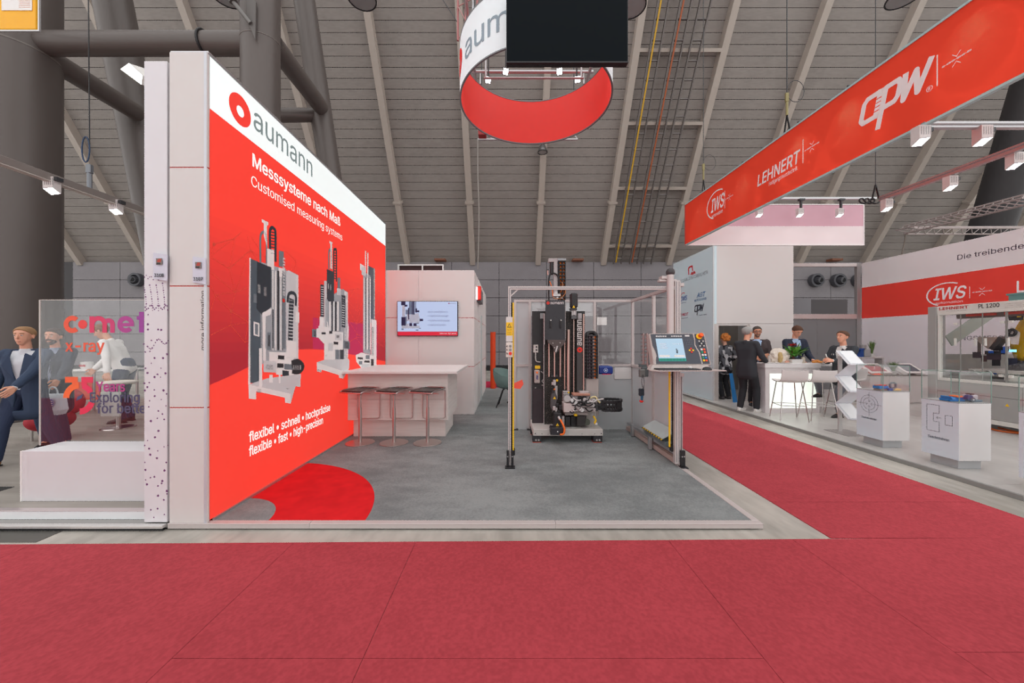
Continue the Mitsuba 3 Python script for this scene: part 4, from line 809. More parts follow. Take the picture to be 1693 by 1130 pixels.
for px in (910.6, 927.4):
    a, b = q(px, 531.5, 5.42), q(px, 543.5, 5.42)
    part(k, 'carriage_plate__handle', [bar(a, b, 0.026, 0.022), bar(a, a + [0, 0.06, 0], 0.02), bar(b, b + [0, 0.06, 0], 0.02)], M((30, 26, 28), 0.4)); part(k, 'carriage_plate__handle_cap', cyl(a - [0, 0.014, 0], a + [0, 0.002, 0], 0.011, 10), SIL)
Yc = 5.448
part(k, 'carriage_plate__lettering', front_txt('aumann', qx(909.8, Yc), qx(932, Yc), qz(504.8, Yc), Yc, 0.042, bold=True), M((205, 200, 200), 0.5))
part(k, 'carriage_plate__logo', extrude(sg.Point(qx(906, Yc), qz(503, Yc)).buffer(0.023, 24).difference(sg.Point(qx(906, Yc), qz(503, Yc)).buffer(0.008)), 0.002, [0, Yc, 0], X_, Z_, -Y_), RED)
# lettering on the beam, reading upwards
part(k, 'rail_beam__lettering', txt('aumann', [qx(961.8, 5.59), 5.598, qz(573.5, 5.59)], Z_, -X_, 0.092, 43 / 600 * 5.59, bold=True), M((205, 200, 198), 0.5))
part(k, 'rail_beam__logo', extrude(sg.Point(qx(958.5, 5.59), qz(580.5, 5.59)).buffer(0.042, 24).difference(sg.Point(qx(958.5, 5.59), qz(580.5, 5.59)).buffer(0.014)), 0.003, [0, 5.599, 0], X_, Z_, -Y_), RED)
part(k, 'beam_plate', rect(893, 899, 520, 529, 5.7, 0.03), M((150, 156, 158), 0.4)); part(k, 'beam_plate', rect(955.5, 962, 520, 529.5, 5.59, 0.03), M((166, 162, 164), 0.4))
# motor and coupling
part(k, 'motor', bx(qx(942.6, 5.55), qx(954.4, 5.55), 5.5, 5.61, qz(511, 5.55), qz(487, 5.55), 0.018), BK)
part(k, 'motor__label', extrude(poly([(qx(946.2, 5.49), qz(511, 5.49)), (qx(951.3, 5.49), qz(511, 5.49)), (qx(948.8, 5.49), qz(506.3, 5.49))]), 0.002, [0, 5.5, 0], X_, Z_, -Y_), YELLOW)
part(k, 'motor__flange', rect(943, 954, 511, 515, 5.52, 0.09), DARK); part(k, 'coupling', cyl(q(949, 515, 5.56), q(949, 523, 5.56), 0.026, 16), SIL, 40); part(k, 'coupling_clamp', rect(944.5, 953.5, 523.5, 529.5, 5.53, 0.08), M((92, 92, 94), 0.4, 0.4))
part(k, 'coupling_block', rect(945, 947, 514, 524, 5.54, 0.04), SIL); part(k, 'coupling_block', rect(951.4, 953, 514, 524, 5.54, 0.04), SIL)
# upper post, hose and cable chain
part(k, 'post', rect(915.8, 921.6, 429, 494, 5.62, 0.06), CAST); part(k, 'post__cap', rect(907, 922.4, 429, 435, 5.62, 0.08), CAST)
part(k, 'post__cylinder', cyl(q(911.7, 434.5, 5.66), q(911.7, 456, 5.66), 0.028, 16), BK, 40)
part(k, 'hose', tube(smooth_path([q(907.4, 500, 5.6), q(907.2, 480, 5.6), q(907.4, 464, 5.6), q(909.5, 456, 5.6), q(914.5, 453.6, 5.6), q(919.5, 455.5, 5.6), q(923, 460, 5.6), q(924.5, 470, 5.6), q(924.5, 497, 5.6)]), 0.012, 8), BLACK, True)
part(k, 'sensor', [cyl(q(905.6, 449, 5.6), q(905.6, 456.5, 5.6), 0.01, 10)], M((200, 160, 150), 0.4)); part(k, 'sensor__tip', cyl(q(905.8, 447.4, 5.6), q(905.8, 449.2, 5.6), 0.014, 10), DARK)
part(k, 'orange_cable', tube(smooth_path([q(908.5, 467, 5.58), q(911, 473, 5.58), q(913, 480, 5.58), q(914, 492, 5.58)]), 0.007, 6), ORANGE, True)
part(k, 'plug_block', [rect(914, 927, 487.5, 492, 5.58, 0.08), rect(916, 922, 484, 488, 5.58, 0.06), rect(920, 931, 492, 496, 5.6, 0.05)], SIL); part(k, 'plug_wire', [tube(smooth_path([q(914, 494, 5.57), q(920, 496, 5.57), q(928, 494, 5.57), q(934, 488, 5.57), q(935, 482, 5.57)]), 0.006, 6), tube(smooth_path([q(928, 484, 5.57), q(930, 472, 5.57), q(929, 468, 5.57)]), 0.006, 6)], M((190, 120, 70), 0.5), True)
def chain(px0, px1, py0, py1, Y, n, name='chain_link'):
    w = (px1 - px0)
    for i in range(n):
        a = py0 + (py1 - py0) * i / n; b = py0 + (py1 - py0) * (i + 1) / n
        part(k, name, [rect(px0, px0 + w * 0.14, a, b - (b - a) * .08, Y, 0.1), rect(px1 - w * 0.14, px1, a, b - (b - a) * .08, Y, 0.1), rect(px0, px1, a, a + (b - a) * 0.36, Y - 0.004, 0.02), rect(px0 + w * 0.45, px0 + w * 0.53, a, b, Y, 0.06)], BLACK)
    def cab(f0, f1, m): part(k, 'chain_cable', rect(px0 + w * f0, px0 + w * f1, py0, py1, Y + 0.03, 0.03, 0.01), m)
    return cab
cab = chain(923.5, 935.5, 432.5, 498, 5.6, 11); cab(0.16, 0.44, M((226, 120, 40), 0.5)); cab(0.55, 0.68, M((150, 130, 130), 0.5)); cab(0.70, 0.84, M((226, 120, 40), 0.5))
part(k, 'chain_head', rect(922, 936, 429, 433, 5.6, 0.1), M((150, 156, 160), 0.4))
cab = chain(969.5, 988.5, 556, 628.5, 5.55, 13); cab(0.16, 0.42, M((96, 78, 88), 0.5)); cab(0.44, 0.6, M((138, 118, 124), 0.5)); cab(0.7, 0.86, M((236, 120, 36), 0.5))
part(k, 'chain_bow', tube(smooth_path([q(971, 560, 5.6), q(971, 554, 5.62), q(976, 552.3, 5.66), q(983, 552.6, 5.68)]), 0.03, 8), BLACK, True); part(k, 'chain_bow', tube(smooth_path([q(986, 560, 5.6), q(985, 555, 5.62), q(981, 553, 5.66)]), 0.03, 8), BLACK, True)
part(k, 'chain_mount', rect(969, 989.6, 628.5, 690, 5.62, 0.04), M((178, 170, 166), 0.45)); part(k, 'chain_side', rect(988.5, 990, 556, 690, 5.63, 0.1), M((150, 146, 144), 0.45))
# sockets and switch on the left plate
part(k, 'socket_box', rect(882, 890, 572, 585, 5.7, 0.04), M((196, 194, 190), 0.5)); part(k, 'socket_box__hole', [cyl(q(887, y, 5.7), q(887, y, 5.693), 0.013, 12) for y in (575.6, 580.8)], BLACK)
part(k, 'socket_box__cable', tube(smooth_path([q(885.5, 585, 5.7), q(885.5, 594, 5.7), q(886.5, 599, 5.7), q(891, 600.5, 5.7), q(896, 600.5, 5.72)]), 0.01, 6), M((190, 188, 186), 0.5), True); part(k, 'cable_gland', rect(889, 898, 598.8, 602.2, 5.7, 0.03), BLACK)
part(k, 'yellow_label', rect(884.4, 893.2, 606.5, 612, 5.73, 0.01), YELLOW)
part(k, 'switch_box', rect(883.5, 892.8, 614, 636, 5.66, 0.08, 0.012), M((170, 160, 156), 0.4)); part(k, 'switch_box__knob', cyl(q(888, 618, 5.66), q(888, 618, 5.645), 0.016, 14), ORANGE, 30); part(k, 'switch_box__window', rect(886.8, 889.4, 622.5, 629.5, 5.655, 0.01), M((70, 64, 110), 0.3))
part(k, 'switch_box__wire', tube(smooth_path([q(894, 616, 5.69), q(899, 620, 5.69), q(900, 627, 5.69), q(896, 632, 5.69), q(899, 636, 5.69)]), 0.008, 6), M((160, 156, 156), 0.5), True); part(k, 'screw', [rect(884, 886.5, 642.5, 644.2, 5.73, 0.01), rect(895.5, 898.5, 638, 640, 5.73, 0.01), rect(885, 887, 574, 576, 5.73, 0.01)], SIL)
# lower measuring head on the left
part(k, 'head_mount', rect(911, 923, 622, 626, 5.6, 0.06), DARK); part(k, 'head_nut', [rect(914.5, 919.5, 630, 640, 5.56, 0.08, 0.008), rect(912, 916, 634, 639, 5.55, 0.06, 0.006)], SIL); part(k, 'head_cap', rect(919.5, 923, 629.5, 633, 5.55, 0.04, 0.006), YELLOW)
part(k, 'head_shaft', cyl(q(919.5, 640, 5.5), q(919.5, 662, 5.5), 0.02, 14), CAST, 40); part(k, 'head_ring', cyl(q(915.5, 646, 5.5), q(920, 645, 5.5), 0.012, 10), ORANGE)
part(k, 'head_body', extrude(poly([(qx(x, 5.4), qz(y, 5.4)) for x, y in ((913, 652), (918, 651), (921, 658), (920, 668), (914, 684), (910.5, 675), (911, 660))]), 0.09, [0, 5.49, 0], X_, Z_, -Y_), M((74, 70, 72), 0.45)); part(k, 'head_body__label', extrude(poly([(qx(914.4, 5.39), qz(662, 5.39)), (qx(919.3, 5.39), qz(662, 5.39)), (qx(916.9, 5.39), qz(657.3, 5.39))]), 0.003, [0, 5.398, 0], X_, Z_, -Y_), YELLOW)
for i, (a, b, c_, d) in enumerate(((914, 919, 674, 681), (919, 924, 669, 674), (917, 922, 676, 683), (924, 929, 672, 680), (921, 927, 680, 685), (912, 916, 648, 653))): part(k, 'head_block', rect(a, b, c_, d, 5.38 + 0.01 * (i % 3), 0.08, 0.006), SIL if i in (0, 2) else BK)
part(k, 'lower_motor', rect(916, 928.5, 685, 709, 5.3, 0.14, 0.008), BK); part(k, 'lower_motor__label', extrude(poly([(qx(919, 5.29), qz(706.5, 5.29)), (qx(924.5, 5.29), qz(706.5, 5.29)), (qx(921.7, 5.29), qz(701.8, 5.29))]), 0.003, [0, 5.3, 0], X_, Z_, -Y_), YELLOW)
part(k, 'lower_gearbox', rect(910.5, 932.5, 709.5, 721.5, 5.2, 0.16, 0.006), M((42, 40, 46), 0.4)); part(k, 'lower_gearbox__stud', cyl(q(922, 715.8, 5.2), q(922, 715.8, 5.19), 0.01, 10), SIL); part(k, 'gearbox_side', hull([q(908, 708, 5.3), q(910.5, 709.5, 5.2), q(911, 721.5, 5.2), q(908.5, 712, 5.33), q(909.5, 720, 5.32), q(911, 709, 5.33)]), DARK)
part(k, 'orange_cable', tube(smooth_path([q(924.5, 693, 5.28), q(928, 699, 5.22), q(931.5, 706, 5.18), q(933.2, 713, 5.17), q(931.5, 719.5, 5.17), q(926, 720.8, 5.18)]), 0.014, 8), ORANGE, True); part(k, 'cable_plug', cyl(q(923.5, 691.5, 5.28), q(926, 696.5, 5.24), 0.02, 10, 0.016), SIL)
# cross slide with its many blocks on the right
for a, b, c_, d, Y, t, m in ((930.5, 942, 648.5, 668, 5.56, 0.08, SIL), (947.5, 976, 653, 656.6, 5.42, 0.16, M((176, 126, 108), 0.4)), (958, 974, 649, 653, 5.46, 0.12, SIL), (946, 984, 656.6, 668, 5.46, 0.14, M((150, 146, 148), 0.4, 0.3)), (932, 950, 669, 684, 5.34, 0.2, M((196, 184, 182), 0.4)), (950, 958, 665, 683, 5.4, 0.16, SIL), (958, 978, 670, 676, 5.4, 0.14, M((182, 170, 170), 0.4)), (958, 985, 677, 683, 5.38, 0.18, M((176, 168, 168), 0.4)), (934, 972, 683.5, 689, 5.42, 0.16, M((150, 142, 140), 0.4)), (953.8, 968.5, 690, 706.5, 5.4, 0.18, M((46, 42, 42), 0.5)), (934.5, 943, 691, 707, 5.44, 0.16, BK), (943.5, 953, 690, 707, 5.48, 0.1, BLACK), (928.5, 933.5, 690, 705, 5.42, 0.05, SIL), (969, 986, 683, 707, 5.56, 0.04, M((176, 172, 168), 0.5)), (956, 970, 658, 664, 5.43, 0.05, BLACK), (943, 947, 659, 668, 5.45, 0.06, DARK), (975, 984, 660, 666, 5.42, 0.08, SIL), (949.5, 954.5, 687, 690.5, 5.36, 0.06, YELLOW), (938.5, 942, 650, 652.5, 5.55, 0.02, YELLOW), (984, 989, 670, 682, 5.4, 0.1, DARK)):
    part(k, 'slide_block', rect(a, b, c_, d, Y, t, 0.006), m)
for px, py, r, m in ((938, 661, 0.05, CAST), (945, 664, 0.03, SIL), (951, 669, 0.034, SIL), (956, 674, 0.036, CAST), (950, 678, 0.022, BLACK), (967, 663, 0.03, CAST), (962, 680, 0.03, SIL), (972, 665, 0.03, SIL), (980, 672, 0.03, CAST)): part(k, 'slide_hub', cyl(q(px, py, 5.44), q(px, py, 5.34), r, 18), m, 40)
for px in range(932, 942, 3): part(k, 'bolt_hole', [cyl(q(px, y, 5.56), q(px, y, 5.553), 0.006, 8) for y in (651, 655)], BLACK)
hz = np.random.default_rng(11)
for i in range(16):
    a = np.array([hz.uniform(940, 975), hz.uniform(658, 686)]); b = a + [hz.uniform(6, 18), hz.uniform(-5, 5)]; m_ = (a + b) / 2 + [0, hz.uniform(2, 6)]
    part(k, 'hose_small', tube(smooth_path([q(*a, 5.36), q(*m_, 5.3), q(*b, 5.36)], 6), 0.009, 6), (BLACK, M((200, 196, 196), 0.5), DARK)[i % 3], True)
for pts, m in (([(975, 660), (984, 658), (988, 664), (992, 668)], M((214, 200, 150), 0.5)), ([(958, 677), (975, 674), (990, 674), (1002, 676)], BLACK), ([(960, 683), (978, 680), (990, 677), (1004, 677)], BLACK), ([(980, 664), (992, 662.5), (998, 661.5)], WHITE2), ([(981, 690), (985, 697), (983, 701), (987, 704)], YELLOW)): part(k, 'hose', tube(smooth_path([q(x, y, 5.42) for x, y in pts]), 0.014, 6), m, True)
part(k, 'fan', [cyl(q(970, 700, 5.45), q(970, 700, 5.4), 0.05, 16)], M((54, 58, 44), 0.5)); part(k, 'white_knob', trimesh.creation.icosphere(2, 0.018).apply_translation(q(986, 703, 5.4)), WHITE, True)
# sideways cable chain
n = 12; ch = smooth_path([[qx(996, 5.42), 5.42, 0], [qx(1012, 5.42), 5.40, 0], [qx(1024, 5.4), 5.42, 0], [qx(1029, 5.45), 5.52, 0], [qx(1024, 5.6), 5.62, 0], [qx(1008, 5.65), 5.66, 0], [qx(990, 5.65), 5.66, 0]], 3)
z0, z1 = qz(682, 5.42), qz(664.5, 5.42)
for a, b in zip(ch[:-1], ch[1:]):
    aa, bb = a + (b - a) * .04, b - (b - a) * .04
    part(k, 'side_chain_link', [bar(aa + [0, 0, z0 + 0.012], bb + [0, 0, z0 + 0.012], 0.05, 0.03, up=Z_), bar(aa + [0, 0, z1 - 0.012], bb + [0, 0, z1 - 0.012], 0.05, 0.03, up=Z_), bar(aa + [0, 0, (z0 + z1) / 2], bb + [0, 0, (z0 + z1) / 2], 0.03, 0.014, up=Z_), bar(aa + [0, 0, z0], aa + [0, 0, z1], 0.022)], BLACK)
part(k, 'chain_stub', [rect(984, 997, 661, 664.5, 5.42, 0.06), rect(989, 1000, 668, 680, 5.43, 0.05)], M((50, 50, 56), 0.5))

# ================================================================ the stand across the aisle, on the right
MX = -np.eye(3)[0]
def side_txt(s, Ya, Yb, X, z, h, **kw):        # lettering on a plane that faces -x, reading from far (Ya) to near (Yb)
    return txt(s, [X - 0.0005, Ya, z], -Y_, Z_, h, Ya - Yb, **kw)
def side_poly(p, X, Yo, d=0.002): return extrude(p, d, [X, Yo, 0], -Y_, Z_, MX)   # polygon in (distance towards the camera from Yo, z)
k = thing('right_stand_floor', 'pale grey laminate stand floor with metal edge across the right aisle', 'platform')
put(k, bx(5.03, 14, -1, 11.6, 0.0, 0.044), M((120, 118, 116), 0.6))
LAM = MP('laminate', lambda p, n, uv: mikit.mix(lin((168, 164, 161)), lin((186, 183, 180)), mikit.fbm(p.x * 2.2, p.y * 2.2, 3, 4) * 0.6 + mikit.fbm(p.x * 9, p.y * 3, 9, 3) * 0.4), 0.35)
ys = [-1, 0.6, 2.2, 3.8, 5.4, 7.0, 8.6, 10.2, 11.6]
for i in range(8):
    for j, (a, b) in enumerate(((5.03, 6.6), (6.6, 8.2), (8.2, 11.0))):
        part(k, 'floor_board', bx(a + 0.001, b - 0.001, ys[i] + 0.001, ys[i + 1] - 0.001, 0.044, PZ), LAM)
for a, b in ((-1, 3.5), (3.503, 9.12)): part(k, 'edge_trim', bx(4.99, 5.03, a, b, 0.0, PZ + 0.002, 0.004), M((150, 150, 148), 0.4, 0.4))

# cabin with logos
CBX, CBY = 5.18, 9.13
k = thing('logo_cabin', 'tall white cabin with pale blue logo side and open doorway on the right stand', 'cabin')
part(k, 'logo_wall', bx(CBX, CBX + 0.1, CBY, 11.3, PZ, 3.95, 0.002), M((204, 224, 231), 0.5))
part(k, 'front_panel', bx(CBX + 0.1, 7.21, CBY, CBY + 0.08, qz(537, CBY), 3.95, 0.002), M((212, 208, 206), 0.5))
part(k, 'front_panel', bx(qx(1240, CBY), 7.21, CBY, CBY + 0.08, PZ, qz(537.4, CBY), 0.002), M((212, 208, 206), 0.5))
part(k, 'corner_post', bx(CBX, CBX + 0.03, CBY - 0.012, CBY, PZ, 3.95), M((196, 202, 204), 0.4))
for x0, x1 in ((1178.5, 1188), (1234.5, 1239.5)): part(k, 'door_post', [bx(qx(x0, CBY), qx(x1, CBY), CBY - 0.01, CBY + 0.08, PZ, qz(537.5, CBY), 0.004), bx(qx(x0 + 3, CBY), qx(x0 + 4.5, CBY), CBY - 0.02, CBY, PZ, qz(537.5, CBY))], M((200, 194, 190), 0.4, 0.2))
part(k, 'door_head', bx(qx(1188, CBY), qx(1234.5, CBY), CBY - 0.01, CBY + 0.08, qz(540.5, CBY), qz(537.5, CBY)), M((196, 192, 190), 0.4, 0.2))
part(k, 'right_wall', bx(7.13, 7.21, CBY + 0.08, 11.3, PZ, 3.95), WHITE2); part(k, 'rear_wall', bx(CBX + 0.1, 7.13, 11.2, 11.3, PZ, 3.95), M((150, 146, 140), 0.6))
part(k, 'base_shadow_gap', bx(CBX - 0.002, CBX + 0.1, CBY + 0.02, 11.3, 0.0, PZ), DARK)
lx = CBX - 0.0002
ql = lambda px, py: (10.6 - 600 * CBX / (px - 838.0), qz(py, 600 * CBX / (px - 838.0)))       # on the logo wall: towards the camera from Y = 10.6
part(k, 'logo_wall__logo_mark', side_poly(stroke([ql(1139, 456), ql(1138.3, 446), ql(1141, 443), ql(1144.5, 442.3), ql(1145.2, 450)], 0.05).union(stroke([ql(1142, 456.5), ql(1144.2, 453), ql(1145.5, 455.4), ql(1147.5, 451.2), ql(1149.5, 454.3)], 0.05)), lx, 10.6), M((190, 38, 48), 0.5))
part(k, 'logo_wall__lettering', side_txt('DIE QUALITÄTSMACHER', 10.98, 9.36, lx, 3.285, 0.09), M((120, 132, 140), 0.5))
part(k, 'logo_wall__lettering_blue', side_txt('IWS', 10.80, 10.44, lx, 2.735, 0.13, bold=True, slant=0.15), M((40, 80, 150), 0.5)); part(k, 'logo_wall__logo_arc', side_poly(ring_poly((10.6 - 10.66, 2.80), 0.16, 0.178, 60, 190), lx, 10.6), M((190, 40, 50), 0.5)); part(k, 'logo_wall__small_lettering', side_txt('automation', 10.8, 10.48, lx, 2.665, 0.025), M((110, 130, 160), 0.5))
part(k, 'logo_wall__lettering_blue', side_txt('AGT', 9.9, 9.5, lx, 2.73, 0.12, bold=True, slant=0.35), M((50, 100, 150), 0.5)); part(k, 'logo_wall__lettering_blue', side_txt('MESSTECHNIK', 10.02, 9.41, lx, 2.635, 0.055, bold=True), M((70, 110, 150), 0.5))
part(k, 'logo_wall__lettering_red', side_txt('LEHNERT', 10.92, 10.36, lx, 2.29, 0.075, bold=True), M((160, 40, 70), 0.5)); part(k, 'logo_wall__small_lettering', side_txt('Fertigungsmesstechnik', 10.8, 10.38, lx, 2.215, 0.022), M((130, 140, 150), 0.5))
def qpw(x, z, s):                              # the rounded q-p-w mark, slanted
    sh = lambda p: (x + s * (p[0] + 0.22 * p[1]), z + s * p[1])
    L = lambda pts, w: stroke([sh(p) for p in pts], w * s, 2)
    o = L([(0.56, 0.84), (0.16, 0.84), (0.06, 0.72), (0.06, 0.2), (0.16, 0.08), (0.56, 0.08)], 0.17)
    o = o.union(L([(0.58, 0.0), (0.58, 0.92)], 0.17))
    for i in range(4): o = o.difference(L([(0.42, 0.25 + i * 0.13), (0.70, 0.25 + i * 0.13)], 0.03))
    p = L([(0.76, -0.42), (0.76, 0.84), (1.14, 0.84), (1.23, 0.72), (1.23, 0.34), (1.14, 0.22), (0.8, 0.22)], 0.17)
    w = L([(1.34, 0.9), (1.44, 0.08), (1.66, 0.78), (1.84, 0.08), (2.04, 0.9)], 0.17)
    return o.union(p).union(w)
part(k, 'logo_wall__logo_letters', side_poly(qpw(10.6 - 10.03, 2.34, 0.215), lx, 10.6), M((30, 42, 58), 0.5)); part(k, 'logo_wall__small_lettering', side_txt('Präzisionswerkzeuge', 9.8, 9.4, lx, 2.235, 0.024), M((90, 110, 130), 0.5))
# things in the cabin
k = thing('store_shelf', 'white storage shelf with dark boxes inside the cabin doorway', 'shelf')
for z in (0.5, 0.95, 1.42): part(k, 'board', bx(5.34, 6.4, 10.7, 11.1, z, z + 0.03), M((190, 184, 176), 0.5))
for x in (5.34, 6.4): part(k, 'upright', bx(x - 0.015, x + 0.015, 10.7, 11.1, PZ, 1.95), M((170, 164, 158), 0.5))
solo('black_machine', 'black coffee machine on the store shelf behind the red-haired woman', 'machine', [bx(5.42, 5.7, 10.72, 11.05, 0.98, 1.36, 0.02), bx(5.44, 5.68, 10.66, 10.8, 1.28, 1.36, 0.02)], M((30, 28, 28), 0.4)); part('black_machine', 'tray', bx(5.46, 5.66, 10.64, 10.72, 0.98, 1.02), CHROME)
solo('brown_box', 'brown carton on the lower board of the store shelf', 'box', [bx(5.42, 5.8, 10.72, 11.05, 0.53, 0.82, 0.004), bx(5.41, 5.81, 10.71, 11.06, 0.80, 0.83, 0.003)], M((128, 100, 62), 0.8))
k = thing('red_striped_bag', 'red and white striped bag on the floor inside the cabin doorway', 'bag')
for i in range(9): part(k, 'stripe', bx(5.42, 5.78, 9.9, 10.15, 0.3 + i * 0.07, 0.365 + i * 0.07, 0.012), (M((170, 60, 70), 0.7), M((214, 200, 196), 0.7))[i % 2])
part(k, 'sack', bx(5.44, 5.76, 9.92, 10.13, PZ, 0.3, 0.04), M((206, 200, 194), 0.7))
solo('blue_board', 'bright blue board leaning behind the man in white shoes', 'board', hull([[5.52, 8.86, PZ], [5.56, 8.86, PZ], [5.66, 8.9, PZ], [5.62, 8.9, PZ], [5.50, 8.98, 0.75], [5.53, 8.98, 0.75], [5.60, 9.0, 0.75], [5.58, 9.0, 0.75]]), M((40, 130, 200), 0.5))

# open frame wall and striped wall
k = thing('frame_wall', 'aluminium frame wall with an open bay above grey mesh panels on the right stand', 'partition')
FWY = 11.3
for py0, py1 in ((437.5, 443), (521.5, 529.5)): part(k, 'beam', bx(7.21, 11.0, FWY - 0.04, FWY + 0.04, qz(py1, FWY), qz(py0, FWY), 0.004), M((200, 190, 188), 0.4, 0.3))
part(k, 'post', bx(10.86, 10.98, FWY - 0.05, FWY + 0.05, PZ, qz(437.5, FWY), 0.004), M((150, 146, 146), 0.4, 0.3)); part(k, 'post', bx(7.22, 7.28, FWY - 0.05, FWY + 0.05, PZ, qz(437.5, FWY), 0.004), M((150, 146, 146), 0.4, 0.3))
for a, b in ((7.28, 8.45), (8.455, 9.65), (9.655, 10.86)): part(k, 'mesh_panel', bx(a, b, FWY - 0.01, FWY + 0.01, PZ, qz(529.5, FWY)), M((124, 124, 126), 0.7))
solo('rear_partition', 'dark partition behind the open bay of the frame wall', 'partition', bx(qx(1341, 13), 12.2, 13.0, 13.1, 0, qz(497, 13)), M((78, 74, 76), 0.7)); part('rear_partition', 'light_panel', bx(qx(1306, 13), qx(1341, 13), 13.0, 13.1, 0, qz(496, 13)), M((122, 120, 124), 0.7))
k = thing('striped_wall', 'tall white wall with broad red band and company logos at the right edge', 'display wall')
SX = 11.0
put(k, bx(SX, SX + 0.1, 3.0, 11.25, PZ, 2.25), M((232, 226, 232), 0.5)); part(k, 'red_band', bx(SX, SX + 0.1, 3.0, 11.25, 2.25, 3.2), M((238, 66, 54), 0.5)); part(k, 'white_band', bx(SX, SX + 0.1, 3.0, 11.25, 3.2, 3.96), M((230, 224, 226), 0.5))
part(k, 'lettering', side_txt('Die treibende', 8.86, 7.72, SX, 3.53, 0.118), M((58, 46, 62), 0.5))
LW = M((244, 236, 238), 0.5)
def xlogo(x, z, w):                            # crossed chevrons over a chain of small links
    s = w / 1.0; L = lambda pts, t=0.022: stroke([(x + s * a, z + s * b) for a, b in pts], t * s)
    o = L([(0.36, 0.26), (0.5, 0.10), (0.64, 0.26)]).union(L([(0.36, -0.26), (0.5, -0.10), (0.64, -0.26)]))
    for i in range(6):
        b = sg.box(x + s * (0.02 + i * 0.165), z - s * 0.035, x + s * (0.02 + i * 0.165 + (0.13 if i % 2 else 0.08)), z + s * 0.035)
        o = o.union(b.difference(b.buffer(-0.014 * s)))
    return o.union(L([(0.02, 0.0), (0.98, 0.0)], 0.014))
part(k, 'red_band__logo_letters', side_txt('IWS', 9.36, 8.72, SX, 2.6, 0.285, bold=True, slant=0.18), LW)
part(k, 'red_band__logo_caption', side_txt('automation', 9.33, 8.76, SX, 2.49, 0.062, slant=0.15), LW)
t_ = np.radians(np.linspace(58, 245, 40)); a_ = np.c_[9.4 - 9.08 + 0.44 * np.cos(t_), 2.72 + 0.30 * np.sin(t_)]; b_ = np.c_[9.4 - 9.08 + 0.405 * np.cos(t_), 2.72 + 0.272 * np.sin(t_)]
part(k, 'red_band__logo_arc', side_poly(poly(np.vstack([a_, b_[::-1]])), SX, 9.4), LW)
part(k, 'red_band__logo_bar', side_poly(sg.box(0, 2.57, 0.012, 2.85), SX, 8.63), LW); part(k, 'red_band__logo_chain', side_poly(xlogo(0, 2.70, 0.36), SX, 8.58), LW)
part(k, 'red_band__logo_letters', side_txt('LEHNERT', 7.83, 6.7, SX, 2.6, 0.24, bold=True), LW)
part(k, 'lettering', side_txt('GUNGSMESSTECHNIK', 9.04, 7.3, SX, 1.575, 0.095, bold=True), M((130, 128, 134), 0.5))

# big red banner hung over the stand, lit from inside its corner
BF, BN = np.array([5.09, 10.32]), np.array([5.36, 2.2]); BZ0, BZ1 = 4.27, 5.45
k = thing('hanging_banner', 'long red hanging banner with white company logos turning a corner above the right stand', 'banner')
bu = np.r_[(BN - BF) / np.linalg.norm(BN - BF), 0]; bn = np.cross(bu, Z_); BL = np.linalg.norm(BN - BF)
def ban(p, off, d): return extrude(p, d, np.r_[BF, 0] + bn * off, bu, Z_, bn)
scene['banner_cloth'] = {'type': 'principledthin', 'base_color': {'type': 'rgb', 'value': lin((233, 74, 54))}, 'roughness': 0.7, 'diff_trans': 0.7, 'spec_trans': 0.0, 'eta': 1.3}
bq = [np.r_[BF, z] + bu * t + bn * 0.009 for t, z in ((0, BZ0 + .02), (BL, BZ0 + .02), (BL, BZ1 - .02), (0, BZ1 - .02))]
part(k, 'red_fabric', pane(*bq), 'banner_cloth')
for z in (BZ0, BZ1 - 0.03): part(k, 'edge_profile', ban(sg.box(-0.01, z, BL, z + 0.03), -0.035, 0.055), M((176, 204, 206), 0.4, 0.2))
part(k, 'corner_profile', bx(BF[0] - 0.015, BF[0] + 0.03, BF[1] - 0.01, BF[1] + 0.04, BZ0, BZ1), M((200, 70, 60), 0.5))
BXE = qx(1427, 10.32)
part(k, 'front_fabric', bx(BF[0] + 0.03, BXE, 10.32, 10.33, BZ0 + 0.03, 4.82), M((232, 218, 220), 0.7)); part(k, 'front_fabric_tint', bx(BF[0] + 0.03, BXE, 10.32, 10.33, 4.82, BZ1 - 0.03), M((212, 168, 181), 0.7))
part(k, 'outer_fabric', bx(BF[0] + 0.03, BXE, 10.345, 10.355, BZ0 + 0.03, BZ1 - 0.03), M((218, 46, 32), 0.6))
for z in (BZ0, BZ1 - 0.03): part(k, 'edge_profile', bx(BF[0], BXE + 0.02, 10.31, 10.36, z, z + 0.03), M((230, 226, 226), 0.4))
part(k, 'end_profile', bx(BXE, BXE + 0.03, 10.31, 10.36, BZ0, BZ1), M((226, 218, 220), 0.4))
def bd(px): return float(np.dot(np.array([qx(px, 1.0), 1.0]) * (np.cross(BF, bu[:2]) / np.cross([qx(px, 1.0), 1.0], bu[:2])) - BF, bu[:2]))   # distance along the banner of an image column
def btxt(s, pa, pb, z, h, **kw): a, b = bd(pa), bd(pb); return txt(s, np.r_[BF, z] + bu * a + bn * 0.0102, bu, Z_, h, b - a, **kw)
def bpoly(p): return ban(p, 0.0102, 0.002)
BW = M((232, 222, 222), 0.5)
part(k, 'red_fabric__logo_letters', btxt('IWS', 1176, 1197, 4.76, 0.31, bold=True, slant=0.15), BW); part(k, 'red_fabric__logo_caption', btxt('automation', 1177, 1195.5, 4.62, 0.085, slant=0.1), BW)
ca = (bd(1176) + bd(1196)) / 2; t_ = np.radians(np.linspace(55, 250, 40))
part(k, 'red_fabric__logo_arc', bpoly(poly(np.vstack([np.c_[ca + 0.42 * np.cos(t_), 4.9 + 0.34 * np.sin(t_)], np.c_[ca + 0.385 * np.cos(t_), 4.9 + 0.31 * np.sin(t_)][::-1]]))), BW)
